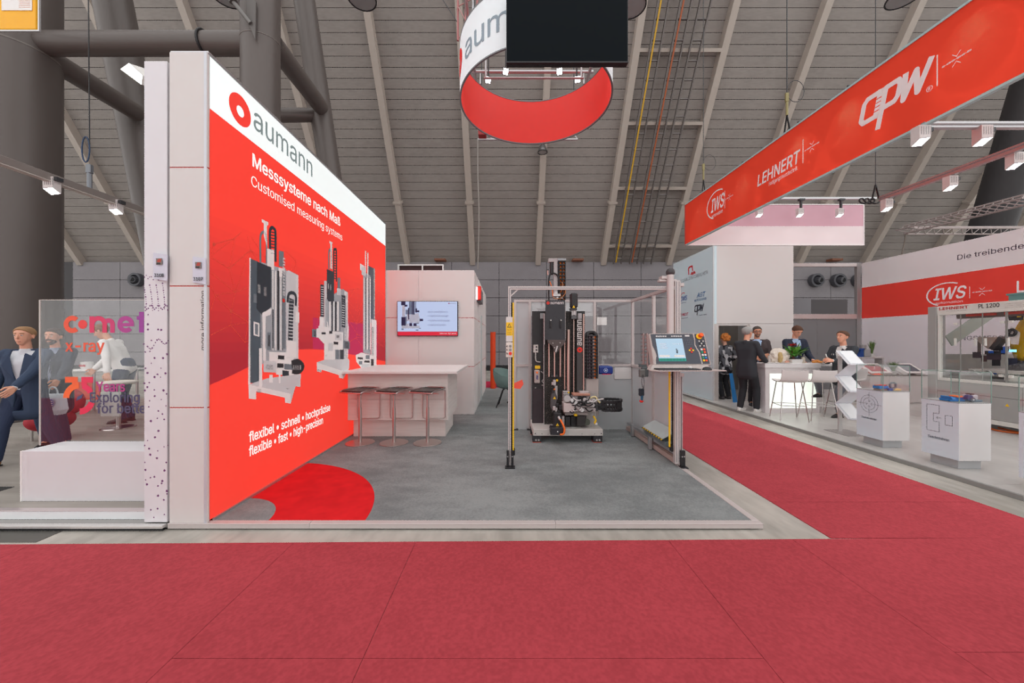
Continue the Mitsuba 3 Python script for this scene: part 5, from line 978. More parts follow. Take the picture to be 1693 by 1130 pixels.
part(k, 'red_fabric__logo_bar', bpoly(sg.box(bd(1198.6), 4.68, bd(1198.6) + 0.014, 5.1)), BW); part(k, 'red_fabric__logo_chain', bpoly(xlogo(bd(1200), 4.88, bd(1213) - bd(1200))), BW)
part(k, 'red_fabric__logo_letters', btxt('LEHNERT', 1253, 1322, 4.74, 0.22, bold=True, slant=0.12), BW); part(k, 'red_fabric__logo_caption', btxt('Fertigungsmesstechnik', 1272, 1319.5, 4.62, 0.08), BW)
part(k, 'red_fabric__logo_bar', bpoly(sg.box(bd(1328), 4.68, bd(1328) + 0.014, 5.1)), BW); part(k, 'red_fabric__logo_chain', bpoly(xlogo(bd(1331), 4.88, bd(1356) - bd(1331))), BW)
w_ = bd(1541) - bd(1419)
part(k, 'red_fabric__logo_letters', bpoly(qpw(bd(1420), 4.72, w_ / 2.24)), BW); part(k, 'red_fabric__registered_mark', bpoly(ring_poly((bd(1538), 4.70), 0.028, 0.034).union(stroke([(bd(1538) - .01, 4.685), (bd(1538) - .01, 4.715), (bd(1538) + .008, 4.712), (bd(1538) - .008, 4.7), (bd(1538) + .01, 4.685)], 0.006))), BW)
part(k, 'red_fabric__logo_bar', bpoly(sg.box(bd(1550), 4.68, bd(1550) + 0.012, 5.06)), BW); part(k, 'red_fabric__logo_chain', bpoly(xlogo(bd(1558), 4.87, bd(1609) - bd(1558))), BW)
for px, zz0, pw, lab in ((1157, 4.55, 10, 'banner-lighting lamp behind the far end of the red banner'), (1226, 4.75, 9, 'banner-lighting lamp between the first and second banner logo'), (1318, 4.85, 8, 'banner-lighting lamp behind the second banner logo'), (1400, 4.85, 10, 'banner-lighting lamp left of the large banner logo'), (1600, 4.95, 8, 'banner-lighting lamp right of the large banner logo')):
    kk = thing('banner_lamp', lab, 'spotlight', 'lamps behind the red banner'); p = np.r_[BF, BZ1 + .04] + bu * bd(px) - bn * 0.42; t_ = np.r_[BF, zz0] + bu * (bd(px) + .05)
    part(kk, 'arm', bar(p, p + bn * 0.41, 0.02), DARK); part(kk, 'head', cyl(p + [0, 0, -0.01], p + (t_ - p) / np.linalg.norm(t_ - p) * 0.1, 0.035, 14, 0.05), M((70, 70, 72), 0.4), 40)
    scene[kk + '_beam'] = {'type': 'spot', 'to_world': T().look_at(origin=[float(v) for v in p + (t_ - p) / np.linalg.norm(t_ - p) * 0.11], target=[float(v) for v in t_], up=[0, 1, 0]), 'intensity': {'type': 'rgb', 'value': [pw * 1.1, pw * 1.04, pw * .95]}, 'cutoff_angle': 34.0, 'beam_width': 8.0}
for px, Y, lab in ((1163, 10.0, 'rope'), (1301, 6.8, 'rope')):
    kk = thing('banner_hanger', {1163: 'wire hanger with black strap over the far end of the red banner', 1301: 'wire hanger with black strap over the middle of the red banner'}[px], 'hanger')
    p = np.r_[BF, BZ1] + bu * bd(px)
    part(kk, 'strap', [bar(p + [-.01, -0.08, 0], p + [0, 0, 0.3], 0.03, 0.012), bar(p + [.01, 0.08, 0], p + [0, 0, 0.3], 0.03, 0.012)], BLACK); part(kk, 'wire', cyl(p + [0, 0, 0.3], p + [0, 0, 5.5], 0.008, 6), DARK)
    part(kk, 'hook', [cyl(p + [0, 0, 0.3], p + [0, 0, 0.55], 0.022, 8), bx(p[0] - .03, p[0] + .03, p[1] - .02, p[1] + .02, p[2] + .55, p[2] + .72, .008)], M((140, 130, 90), 0.4, 0.4)); part(kk, 'loose_wire', tube([p + [0.16 + 0.16 * math.cos(a), 0, 0.75 + 0.2 * math.sin(a)] for a in np.linspace(0, 6.28, 20)], 0.005, 5), DARK)
# spotlights on rails
def stand_spot(px, py, Y, zr, label, aim=(-0.5, 0, -0.86), e=(26, 25, 23.5), group='spotlights on the rails of the right stand', body=None):
    s = thing('rail_spotlight', label, 'spotlight', group); c = q(px, py, Y)
    sc = 0.095
    a = np.asarray(aim, float); a /= np.linalg.norm(a)
    w = 0.072
    part(s, 'housing', hull([[c[0] + sx * w, c[1] + sy * w * .7, c[2] + z] for sx in (-1, 1) for sy, z in ((-1, .2), (1, .2), (-1, .042 + .006 * sx), (1, -.015 + .006 * sx))]), body or M((206, 200, 198), 0.35))
    part(s, 'housing__heat_sink', [bx(c[0] - w + 0.02 + i * 0.03, c[0] - w + 0.03 + i * 0.03, c[1] - w * .73, c[1] - w * .69, c[2] + 0.08, c[2] + 0.18) for i in range(5)], M((150, 146, 146), 0.4))
    lens = trimesh.Trimesh([[c[0] - w * .9, c[1] - w * .7, c[2] + 0.026], [c[0] + w * .9, c[1] - w * .7, c[2] + 0.041], [c[0] + w * .9, c[1] + w * .62, c[2] - 0.012], [c[0] - w * .9, c[1] + w * .62, c[2] - 0.027]], [[0, 2, 1], [0, 3, 2]], process=False)
    part(s, 'lens', lens, WHITE, emit=e)
    part(s, 'clamp', [bx(c[0] + 0.02, c[0] + 0.05, c[1] - 0.03, c[1] + 0.03, c[2] + 0.19, zr), bx(c[0] - 0.02, c[0] + 0.12, c[1] - 0.04, c[1] + 0.04, zr - 0.05, zr)], DARK)
k = thing('light_rail', 'grey lighting rail running left to right below the end of the red banner', 'rail'); zr1 = qz(215, 4.6)
put(k, bx(5.27, 8.2, 4.57, 4.63, zr1, zr1 + 0.085, 0.006), ALU); part(k, 'groove', bx(5.28, 8.2, 4.565, 4.57, zr1 + 0.03, zr1 + 0.05), GREY)
k = thing('light_rail', 'grey lighting rail running away from the camera over the right stand', 'rail'); zr2 = qz(334, 7.12)
ra, rb = q(1456, 331, 7.12), q(1693, 243, 5.15)
put(k, bar(ra, rb + (rb - ra) * 0.4, 0.075, 0.09, up=Z_), ALU); part(k, 'groove', bar(ra + [-0.039, 0, 0.01], rb + (rb - ra) * 0.4 + [-0.039, 0, 0.01], 0.004, 0.02, up=Z_), GREY)
part(k, 'strap', [bar(ra + [0, 0.03, 0.02], ra + [-0.05, 0.05, 0.3], 0.03, 0.012), bar(ra + [-0.12, 0.05, 0.0], ra + [-0.05, 0.05, 0.3], 0.03, 0.012)], BLACK); part(k, 'wire', cyl(ra + [-0.05, 0.05, 0.3], ra + [-0.05, 0.05, 5], 0.007, 6), DARK); part(k, 'coiled_cable', tube([ra + np.array([-0.35 + 0.05 * t + 0.07 * math.cos(3 * t), 0.05, -0.02 + 0.05 * math.sin(3 * t)]) for t in np.linspace(0, 6.3, 40)], 0.014, 6), BLACK, True)
for px, py, Y, zr, lab in ((1522, 238, 4.6, zr1, 'spotlight on the upper rail, close beside the red banner'), (1624, 238, 4.6, zr1, 'spotlight on the upper rail, farther right from the red banner'), (1677, 278, 5.3, 4.25, 'spotlight on the receding rail, nearest to the right picture edge'), (1571, 314, 6.0, 4.25, 'spotlight on the receding rail, in the middle'), (1466, 349, 7.0, 4.25, 'spotlight at the far end of the receding rail')):
    stand_spot(px, py, Y, zr, lab)
for px, lab in ((1255, 'spotlight in front of the pink banner cloth, left of three'), (1322, 'spotlight in front of the pink banner cloth, middle of three'), (1388, 'spotlight in front of the pink banner cloth, right of three')):
    stand_spot(px, 359, 9.95, BZ1, lab, group='spotlights in front of the banner cloth')
solo('light_rail', 'slim rail carrying three spotlights in front of the pink banner cloth', 'rail', bx(BF[0] + 0.05, BXE, 9.93, 9.98, BZ1 - 0.01, BZ1 + 0.05, 0.004), ALU)
def truss(label, a, b, h, w, n, up=Z_):
    kk = thing('lighting_truss', label, 'truss'); a, b = np.asarray(a), np.asarray(b); d = (b - a) / np.linalg.norm(b - a); s = np.cross(d, up); s /= np.linalg.norm(s)
    o = [np.zeros(3), np.array(up) * h, np.array(up) * h / 2 + s * w]
    for x in o: part(kk, 'chord', cyl(a + x, b + x, 0.026, 8), M((180, 168, 166), 0.4, 0.4), 40)
    part(kk, 'bracing', [cyl(a + (b - a) * i / n + o[(i + j) % 3], a + (b - a) * (i + 1) / n + o[(i + 1 + j) % 3], 0.012, 6) for i in range(n) for j in range(3)], M((170, 160, 158), 0.4, 0.4), stuff=True)
truss('aluminium lighting truss rising to the right above the striped wall', q(1494, 389, 12.5), q(1710, 337, 9.2), 0.27, 0.25, 16)
truss('aluminium lighting truss running level above the striped wall', q(1500, 389, 12.7), q(1720, 389, 12.2), 0.25, 0.25, 14)
solo('truss_rope', 'cord hanging from the truss end to the striped wall', 'cord', tube(smooth_path([q(1497, 388, 12.5), q(1496, 400, 12.5), q(1492, 418, 12.4), q(1491, 424, 12.4)]), 0.02, 6), M((110, 100, 92), 0.6), True)

# display pedestals with glass cases
SEDGE = M((120, 150, 140), 0.3)
def pedestal(Yn, Yf, zt, label, w=0.37, x=5.235):
    s = thing('display_pedestal', label, 'pedestal', 'white display pedestals along the aisle')
    part(s, 'plinth', bx(x + 0.05, x + w - 0.05, Yn + 0.05, Yf - 0.05, PZ, 0.16, 0.003), M((170, 172, 174), 0.4, 0.2)); part(s, 'body', bx(x, x + w, Yn, Yf, 0.16, zt, 0.002), M((214, 212, 212), 0.5)); 
    part(s, 'side_face', bx(x - 0.004, x, Yn + 0.002, Yf - 0.002, 0.162, zt - 0.002), M((206, 217, 226), 0.5)); part(s, 'deck', bx(x - 0.003, x + w + 0.002, Yn - 0.002, Yf + 0.002, zt, zt + 0.006), M((150, 150, 150), 0.4))
    return s, x - 0.005
def glass_case(s, Yn, Yf, zt, w=0.37, x=5.235, h=0.36):
    s = thing('glass_case', 'clear glass case on ' + s, 'glass case', 'glass cases on the pedestals')
    z0, z1 = zt + 0.006, zt + h; e = 0.004
    for a, b in (((x, Yn), (x + w, Yn)), ((x, Yf), (x + w, Yf)), ((x, Yn), (x, Yf)), ((x + w, Yn), (x + w, Yf))):
        part(s, 'pane', pane([*a, z0], [*b, z0], [*b, z1], [*a, z1]), 'pane_glass')
        part(s, 'top_edge', bar([*a, z1], [*b, z1], 0.005), SEDGE)
    part(s, 'pane', pane([x, Yn, z1], [x + w, Yn, z1], [x + w, Yf, z1], [x, Yf, z1]), 'pane_glass')
    for c in ((x, Yn), (x + w, Yn), (x, Yf), (x + w, Yf)): part(s, 'corner_edge', bar([*c, z0], [*c, z1], 0.006), SEDGE)
LINE = M((86, 96, 106), 0.5)
P1 = (5.05, 5.43); P2 = (4.2, 4.58); P3 = (3.33, 3.71)
s, fx = pedestal(*P1, 0.84, 'white display pedestal with crosshair drawing reading Einstellmeister')
cy_, cz_ = 0.19, 0.645
o = ring_poly((cy_, cz_), 0.083, 0.087).union(ring_poly((cy_, cz_), 0.123, 0.127)).union(stroke([(cy_ - .17, cz_), (cy_ - .085, cz_)], .004)).union(stroke([(cy_ + .085, cz_), (cy_ + .17, cz_)], .004)).union(stroke([(cy_, cz_ + .085), (cy_, cz_ + .17)], .004)).union(stroke([(cy_, cz_ - .085), (cy_, cz_ - .17)], .004)).union(sg.Point(cy_, cz_).buffer(.003))
for a in range(4):
    r = lambda x, y, a=a: (cy_ + x * math.cos(a * math.pi / 2) - y * math.sin(a * math.pi / 2), cz_ + x * math.sin(a * math.pi / 2) + y * math.cos(a * math.pi / 2))
    o = o.union(stroke([r(.07, 0), r(.025, 0)], .004)).union(stroke([r(.045, .02), r(.025, 0), r(.045, -.02)], .004))
part(s, 'crosshair_drawing', side_poly(o, fx, P1[1], 0.001), LINE); part(s, 'lettering', side_txt('Einstellmeister', P1[1] - 0.08, P1[0] + 0.08, fx, 0.425, 0.027), LINE)
glass_case('the Einstellmeister pedestal', *P1, 0.84)
s, fx = pedestal(*P2, 0.826, 'white display pedestal with open square and arrow drawing reading Sonderlehren')
o = sg.LineString([(.06, .45), (.06, .77), (.19, .77), (.19, .67), (.13, .67), (.13, .57), (.19, .57), (.19, .45), (.06, .45)]).buffer(.002).union(sg.LineString([(.25, .55), (.25, .665), (.32, .665), (.32, .55), (.25, .55)]).buffer(.002)).union(stroke([(.21, .62), (.165, .62)], .004)).union(stroke([(.18, .637), (.163, .62), (.18, .603)], .004))
part(s, 'square_drawing', side_poly(o, fx, P2[1], 0.001), LINE); part(s, 'lettering', side_txt('Sonderlehren', P2[1] - 0.075, P2[0] + 0.09, fx, 0.36, 0.032), LINE)
glass_case('the Sonderlehren pedestal', *P2, 0.826)
s, fx = pedestal(*P3, 0.826, 'white display pedestal cut off by the right picture edge')
glass_case('the pedestal cut off by the right picture edge', *P3, 0.826)
def block(k, name, x0, x1, y0, y1, z0, z1, m, b=0.004): part(k, name, bx(x0, x1, y0, y1, z0, z1, b), m)
CB = M((24, 112, 184), 0.4); z_ = 0.848
k = thing('blue_gauge', 'small blue gauge with red top in the glass case of the crosshair pedestal', 'gauge')
block(k, 'body', 5.30, 5.43, 5.16, 5.26, z_ + 0.022, z_ + 0.062, CB); block(k, 'foot', 5.29, 5.40, 5.14, 5.24, z_, z_ + 0.022, M((120, 100, 92), 0.4)); block(k, 'arm', 5.39, 5.45, 5.12, 5.2, z_, z_ + 0.035, M((30, 80, 140), 0.4)); part(k, 'spindle', cyl([5.27, 5.2, z_ + 0.07], [5.44, 5.2, z_ + 0.07], 0.008, 10), M((180, 110, 90), 0.4, 0.4)); block(k, 'top', 5.33, 5.4, 5.17, 5.22, z_ + 0.062, z_ + 0.078, M((200, 60, 50), 0.5)); part(k, 'screw', cyl([5.44, 5.14, z_ + 0.02], [5.485, 5.14, z_ + 0.02], 0.012, 10), GREY, 30)
k = thing('ring_gauge', 'grey steel ring standing on a small wooden block in the crosshair pedestal case', 'gauge')
c = [5.5, 5.18]; rp = ring_poly((0, 0), 0.03, 0.05)
for a in range(6): rp = rp.difference(sg.Point(0.03 * math.cos(a * math.pi / 3 + .5), 0.03 * math.sin(a * math.pi / 3 + .5)).buffer(0.007))
part(k, 'ring', extrude(rp, 0.02, [c[0], c[1], z_ + 0.07], X_, Z_, -Y_), M((112, 122, 130), 0.3, 0.5)); block(k, 'wooden_block', 5.47, 5.575, 5.13, 5.2, z_, z_ + 0.026, M((214, 178, 116), 0.6))
z_ = 0.834
k = thing('blue_clamp', 'blue clamp gauge with orange insert in the glass case of the Sonderlehren pedestal', 'gauge')
block(k, 'base', 5.26, 5.44, 4.30, 4.42, z_, z_ + 0.03, CB, 0.006); part(k, 'jaw', hull([[5.26, 4.28, z_ + .03], [5.3, 4.28, z_ + .03], [5.26, 4.4, z_ + .03], [5.3, 4.4, z_ + .03], [5.255, 4.3, z_ + .058], [5.28, 4.3, z_ + .058], [5.255, 4.4, z_ + .058], [5.28, 4.4, z_ + .058]]), CB); block(k, 'body', 5.30, 5.42, 4.30, 4.4, z_ + 0.03, z_ + 0.05, CB); block(k, 'insert', 5.32, 5.38, 4.28, 4.37, z_ + 0.05, z_ + 0.068, M((236, 110, 50), 0.5)); part(k, 'dial', cyl([5.43, 4.29, z_ + 0.05], [5.43, 4.25, z_ + 0.05], 0.034, 20), M((24, 64, 110), 0.4), 30)
k = thing('grey_gauge', 'grey measuring block with a round dial in the glass case of the Sonderlehren pedestal', 'gauge')
block(k, 'base', 5.47, 5.6, 4.27, 4.4, z_, z_ + 0.022, M((90, 108, 124), 0.4)); block(k, 'block', 5.49, 5.56, 4.28, 4.38, z_ + 0.022, z_ + 0.078, M((176, 182, 188), 0.4), 0.006); part(k, 'dial', cyl([5.45, 4.27, z_ + 0.03], [5.45, 4.24, z_ + 0.03], 0.026, 20), M((64, 78, 92), 0.4), 30); part(k, 'dial_hub', cyl([5.45, 4.24, z_ + 0.03], [5.45, 4.236, z_ + 0.03], 0.01, 12), M((190, 196, 200), 0.4)); block(k, 'cap', 5.505, 5.545, 4.3, 4.36, z_ + 0.078, z_ + 0.092, DARK)

# zigzag brochure rack
k = thing('brochure_rack', 'folded zigzag acrylic brochure rack on a slim post at the aisle edge', 'brochure rack')
RA = M((214, 216, 222), 0.3)
rx0, rx1 = 5.42, 5.69
zz_ = [(5.98, 1.39), (5.76, 1.17), (6.0, 0.97), (5.76, 0.735), (6.0, 0.52), (5.76, 0.30)]
for (ya, za), (yb, zb_) in zip(zz_[:-1], zz_[1:]):
    part(k, 'fold', bar([(rx0 + rx1) / 2, ya, za], [(rx0 + rx1) / 2, yb, zb_], 0.006, rx1 - rx0, up=X_), RA)
[part(k, 'lip', bx(rx0, rx1, y - 0.03, y + 0.0, z, z + 0.02, 0.003), RA) for y, z in (zz_[1], zz_[3], zz_[5])]
part(k, 'post', bx(5.5, 5.56, 6.01, 6.04, PZ, 1.3, 0.004), M((190, 188, 186), 0.4, 0.3)); part(k, 'base', bx(5.36, 5.74, 5.7, 6.14, PZ, PZ + 0.008, 0.002), M((150, 146, 144), 0.4))
for (ya, za), (yb, zb_), lab in ((zz_[0], zz_[1], 'top'), (zz_[2], zz_[3], 'middle'), (zz_[4], zz_[5], 'bottom')):
    kk = thing('brochure_stack', f'white brochures lying on the {lab} slope of the zigzag rack', 'brochures')
    n_ = np.array([0, -(za - zb_), (ya - yb)]); n_ = n_ / np.linalg.norm(n_) if n_[2] > 0 else -n_ / np.linalg.norm(n_)
    for j in range(3):
        o_ = n_ * (0.006 + 0.005 * j); part(kk, 'brochure', bar(np.array([(rx0 + rx1) / 2, ya - .01, za - .01]) + o_, np.array([(rx0 + rx1) / 2, yb + .012, zb_ + .012]) + o_, 0.004, rx1 - rx0 - 0.03 - 0.02 * j, up=X_), (WHITE, M((196, 206, 214), 0.5), M((226, 228, 230), 0.5))[j])

# lit bar counter of the right stand
k = thing('lit_counter', 'white standing counter with glowing front panel on the right stand', 'counter')
c0, c1, cy0, cy1 = 5.40, 6.53, 7.58, 7.98
part(k, 'body', bx(c0, c1, cy0 + 0.012, cy1, PZ, 0.99, 0.003), M((206, 202, 204), 0.5)); part(k, 'front_frame', [bx(c0, qx(1272.5, cy0), cy0, cy0 + 0.012, PZ, 0.99), bx(qx(1349.5, cy0), c1, cy0, cy0 + 0.012, PZ, 0.99), bx(qx(1272.5, cy0), qx(1349.5, cy0), cy0, cy0 + 0.012, qz(619.5, cy0), 0.99), bx(qx(1272.5, cy0), qx(1349.5, cy0), cy0, cy0 + 0.012, PZ, qz(677, cy0))], M((212, 206, 206), 0.5))
part(k, 'light_panel', bx(qx(1272.5, cy0), qx(1349.5, cy0), cy0 + 0.004, cy0 + 0.012, qz(677, cy0), qz(619.5, cy0)), M((220, 225, 215), 0.5), emit=(0.62, 0.69, 0.60))
part(k, 'worktop', bx(c0 - 0.02, c1 + 0.02, cy0 - 0.02, cy1 + 0.04, 0.99, 1.08, 0.004), M((218, 214, 214), 0.45)); part(k, 'table_leaf', bx(c1 + 0.02, 7.35, cy0 + 0.1, cy1 + 0.04, 1.02, 1.07, 0.004), M((218, 214, 214), 0.45)); part(k, 'leaf_leg', bx(7.2, 7.28, cy1 - 0.06, cy1, PZ, 1.02, 0.004), M((200, 196, 196), 0.5))
# items on it
def ellips(c, r, n=2, noise=0.0, seed=0):
    m = trimesh.creation.icosphere(n, 1.0); v = m.vertices
    if noise: v = v * (1 + noise * (meshkit.fbm(v * 2.6 + seed, 3, seed) - 0.5)[:, None] * 2)
    m.vertices = v * np.asarray(r) + np.asarray(c); return m
zt_ = 1.08
k = thing('paper_bag', 'crumpled pale paper bag lying on the lit counter', 'bag')
m = ellips([5.86, 7.8, zt_ + 0.13], [0.21, 0.11, 0.19], 4, 0.28, 5); m.vertices[:, 2] = np.maximum(m.vertices[:, 2], zt_ + 0.001); put(k, m, M((214, 202, 190), 0.7)); part(k, 'inner_pack', ellips([5.80, 7.7, zt_ + 0.12], [0.045, 0.05, 0.115], 3, 0.2, 2), M((186, 160, 110), 0.7)); part(k, 'pink_sticker', ellips([5.95, 7.705, zt_ + 0.03], [0.05, 0.02, 0.03], 2), M((206, 150, 130), 0.6), True)
k = thing('potted_flower', 'green pot plant with a red flower in a white square pot on the lit counter', 'plant')
pc = np.array([6.14, 7.78, zt_])
part(k, 'pot', [hull([[pc[0] + sx * r, pc[1] + sy * r, pc[2] + z] for sx in (-1, 1) for sy in (-1, 1) for r, z in ((0.105, 0), (0.115, 0.085))])], WHITE); part(k, 'soil', bx(pc[0] - 0.1, pc[0] + 0.1, pc[1] - 0.1, pc[1] + 0.1, pc[2] + 0.085, pc[2] + 0.09), M((60, 44, 34), 0.9))
rl = np.random.default_rng(5); GL = [M((84, 142, 52), 0.45), M((112, 164, 70), 0.45), M((62, 118, 46), 0.45)]
def leaf(base, d, L, w, droop):
    d = np.asarray(d, float); d /= np.linalg.norm(d); s_ = np.cross(d, Z_); s_ /= np.linalg.norm(s_) + 1e-9; v = []
    for t, ww in ((0, .1), (.25, .8), (.55, 1.0), (.8, .6), (1, .03)):
        c_ = base + d * L * t + np.array([0, 0, -droop * L * t * t]); up = np.cross(s_, d)
        v += [c_ - s_ * w * ww + up * w * .25 * ww, c_ - up * 0.002, c_ + s_ * w * ww + up * w * .25 * ww]
    f = []
    for i in range(4): a = 3 * i; f += [[a, a + 1, a + 4], [a, a + 4, a + 3], [a + 1, a + 2, a + 5], [a + 1, a + 5, a + 4]]
    return trimesh.Trimesh(v, f, process=False)
for i in range(46):
    a = rl.uniform(0, 6.28); e = rl.uniform(0.2, 1.3); b = pc + [0.05 * math.cos(a), 0.05 * math.sin(a), rl.uniform(0.1, 0.26)]
    part(k, 'leaf', leaf(b, [math.cos(a) * math.cos(e), math.sin(a) * math.cos(e), math.sin(e)], rl.uniform(0.18, 0.27), 0.045, rl.uniform(0.0, 0.5)), GL[i % 3])
for i in range(3): part(k, 'stem', cyl(pc + [0.02 * i - .02, 0, 0.09], pc + [0.02 * i - .06, -0.03, 0.38 + 0.03 * i], 0.006, 6), M((120, 60, 50), 0.5))
for i in range(12): a = i * 0.9; part(k, 'petal', leaf(pc + [-0.03, -0.03, 0.37 + 0.006 * (i % 4)], [math.cos(a), math.sin(a), 0.25 + .3 * (i % 2)], 0.11, 0.025, 0.3), M((186, 20, 34), 0.5))
def plate(x, y, r, label): 
    s = solo('plate', label, 'plate', lathe([(0, 0), (r * .6, 0), (r, 0.012), (r, 0.016), (r * .62, 0.005), (0, 0.005)], [x, y, zt_], 24), WHITE, 30, group='plates on the lit counter'); return s
plate(5.50, 7.68, 0.09, 'white plate on the lit counter beside the elbow of the man in the dark suit'); plate(5.66, 7.64, 0.09, 'white plate on the lit counter in front of the paper bag'); plate(5.86, 7.63, 0.1, 'white plate on the lit counter between paper bag and flower pot')
k = thing('glass_jar', 'small clear jar on the lit counter right of the flower pot', 'jar')
part(k, 'jar', lathe([(0, 0), (0.035, 0), (0.038, 0.01), (0.038, 0.1), (0.03, 0.115), (0.03, 0.13), (0.026, 0.13), (0.026, 0.11), (0.034, 0.1), (0.034, 0.008), (0, 0.006)], [6.30, 7.72, zt_], 20), M((196, 186, 170), 0.2), 30); part(k, 'contents', cyl([6.30, 7.72, zt_ + .007], [6.30, 7.72, zt_ + .05], 0.03, 14), M((130, 116, 90), 0.6))
k = thing('drinking_glass', 'tall glass standing at the left end of the lit counter by the paper bag', 'glass')
part(k, 'glass', lathe([(0, 0), (0.03, 0), (0.035, 0.15), (0.032, 0.15), (0.027, 0.01), (0, 0.008)], [5.66, 7.82, zt_], 20), M((206, 200, 196), 0.15), 30); part(k, 'drink', cyl([5.66, 7.82, zt_ + 0.01], [5.66, 7.82, zt_ + 0.06], 0.028, 14), M((180, 120, 90), 0.3))
k = thing('bread_plate', 'plate of golden pastries on the right end of the lit counter', 'plate')
part(k, 'plate', lathe([(0, 0), (0.12, 0), (0.15, 0.012), (0.15, 0.016), (0.11, 0.006), (0, 0.006)], [6.62, 7.75, zt_ - 0.01], 28), M((200, 196, 194), 0.4), 30)
for i, (dx, dy, dz) in enumerate(((-.05, 0, .025), (.04, -.03, .025), (.01, .05, .025), (0, 0, .05), (.08, .03, .025))): part(k, 'pastry', ellips([6.62 + dx, 7.75 + dy, zt_ + dz], [.06, .035, .022], 2, 0.2, i), M((214, 140, 66), 0.6), True)

# white bar chairs
def bar_chair(x, y, rz, label):
    s = thing('bar_chair', label, 'bar chair', 'white shell bar chairs at the lit counter'); ca, sa = math.cos(rz), math.sin(rz)
    R = lambda p: np.array([x + p[0] * ca - p[1] * sa, y + p[0] * sa + p[1] * ca, p[2]])
    pr = smooth_path([[0, -0.2, 0.80], [0, -0.05, 0.775], [0, 0.1, 0.775], [0, 0.18, 0.80], [0, 0.215, 0.87], [0, 0.235, 1.0]], 4)  # local: seat front towards -y, back towards +y
    v, f = [], []
    for p in pr:
        for sx in np.linspace(-1, 1, 7): v.append([sx * (0.215 - 0.02 * max(0, p[2] - 0.85)), p[1], p[2] + 0.012 * sx * sx])
    nn_ = len(pr)
    for i in range(nn_ - 1):
        for j in range(6): a = i * 7 + j; f += [[a, a + 1, a + 8], [a, a + 8, a + 7]]
    m = trimesh.Trimesh(v, f, process=False); m2 = m.copy(); m2.vertices = m2.vertices - m.vertex_normals * 0.014; m2.invert()
    sh = cat([m, m2]); sh.vertices = np.array([R(p) for p in sh.vertices]); part(s, 'shell', sh, M((218, 212, 210), 0.45), True)
    for sx in (-1, 1):
        for sy in (-1, 1): part(s, 'leg', cyl(R([sx * 0.15, sy * 0.13, 0.775]), R([sx * 0.23, sy * 0.22, PZ]), 0.009, 8), CHROME, 40)
    t = (0.775 - 0.33) / (0.775 - PZ); c4 = [R([sx * (0.15 + .08 * t), sy * (0.13 + .09 * t), 0.33]) for sx, sy in ((-1, -1), (1, -1), (1, 1), (-1, 1))]
    for i in range(4): part(s, 'footrest', cyl(c4[i], c4[(i + 1) % 4], 0.006, 8), CHROME, 40)
    part(s, 'underframe', [cyl(R([-0.15, -0.13, 0.772]), R([-0.15, 0.13, 0.772]), 0.009, 8), cyl(R([0.15, -0.13, 0.772]), R([0.15, 0.13, 0.772]), 0.009, 8), cyl(R([-0.15, 0, 0.768]), R([0.15, 0, 0.768]), 0.009, 8)], CHROME, 40)
bar_chair(5.42, 6.98, math.pi - 0.25, 'white shell bar chair before the glowing panel, nearer the man in white shoes')
bar_chair(5.98, 6.98, math.pi - 0.2, 'white shell bar chair before the right end of the glowing panel')
bar_chair(6.74, 7.22, -math.pi / 2 + 0.15, 'white shell bar chair under the seated man in grey')

# sideboard with tablets
k = thing('sideboard', 'low white sideboard with dark top edge beside the grey machine', 'sideboard')
sy, sx0_, sx1_ = 8.65, 8.66, 10.05
for i in range(3): a = sx0_ + i * (sx1_ - sx0_) / 3; part(k, 'door', bx(a + 0.003, a + (sx1_ - sx0_) / 3 - 0.003, sy, sy + 0.02, 0.09, 0.715, 0.002), M((212, 206, 204), 0.5))
part(k, 'carcass', bx(sx0_, sx1_, sy + 0.02, sy + 0.5, PZ, 0.715), M((200, 196, 194), 0.5)); part(k, 'top', bx(sx0_ - 0.005, sx1_ + 0.005, sy - 0.005, sy + 0.5, 0.715, 0.737, 0.003), M((92, 84, 80), 0.5))
def tablet(cx_, cy_, z, w, label, frame, face, base, legs=True):
    s = thing('tablet_display', label, 'tablet', 'slanted tablet displays on the sideboard'); R = lambda u, v, d: np.array([cx_ + u * w + v * -0.16, cy_ + v * 0.2, z + 0.10 + v * 0.22 + d])
    q4 = [R(-.5, -.5, 0), R(.5, -.5, 0), R(.5, .5, 0), R(-.5, .5, 0)]
    part(s, 'frame', hull([*q4, *[p + np.array([-0.03, 0.03, -0.06]) for p in q4]]), frame); g = [R(-.36, -.33, .003), R(.36, -.33, .003), R(.36, .36, .003), R(-.36, .36, .003)]
    part(s, 'face', hull([*g, *[p + np.array([0, 0, 0.004]) for p in g]]), face)
    part(s, 'rear_frame', hull([*[p + np.array([-0.04, 0.04, -0.07]) for p in q4], *[p + np.array([-0.05, 0.05, -0.09]) for p in q4]]), frame)
    part(s, 'foot', lathe([(0, 0), (w * .34, 0), (w * .3, 0.025), (w * .12, 0.06), (w * .08, 0.16), (0, 0.16)], [cx_ - 0.02, cy_ + 0.03, 0.738], 24), base, 30)
    return s, R
s, R = tablet(8.95, 8.83, 0.79, 0.52, 'slanted red tablet display in a white frame on an orange foot', M((214, 206, 204), 0.4), M((150, 34, 42), 0.4), M((226, 74, 30), 0.5))
part(s, 'screen_mark', [bar(R(-.2, .2, .009), R(.12, .2, .009), 0.03, 0.003), bar(R(.12, .2, .009), R(-.12, -.12, .009), 0.03, 0.003)], M((190, 150, 156), 0.5)); part(s, 'red_edge', bar(R(-.5, -.5, 0.0) + [0, -0.01, -0.03], R(-.5, .5, 0.0) + [-.01, 0, -0.03], 0.012), M((190, 60, 56), 0.5))
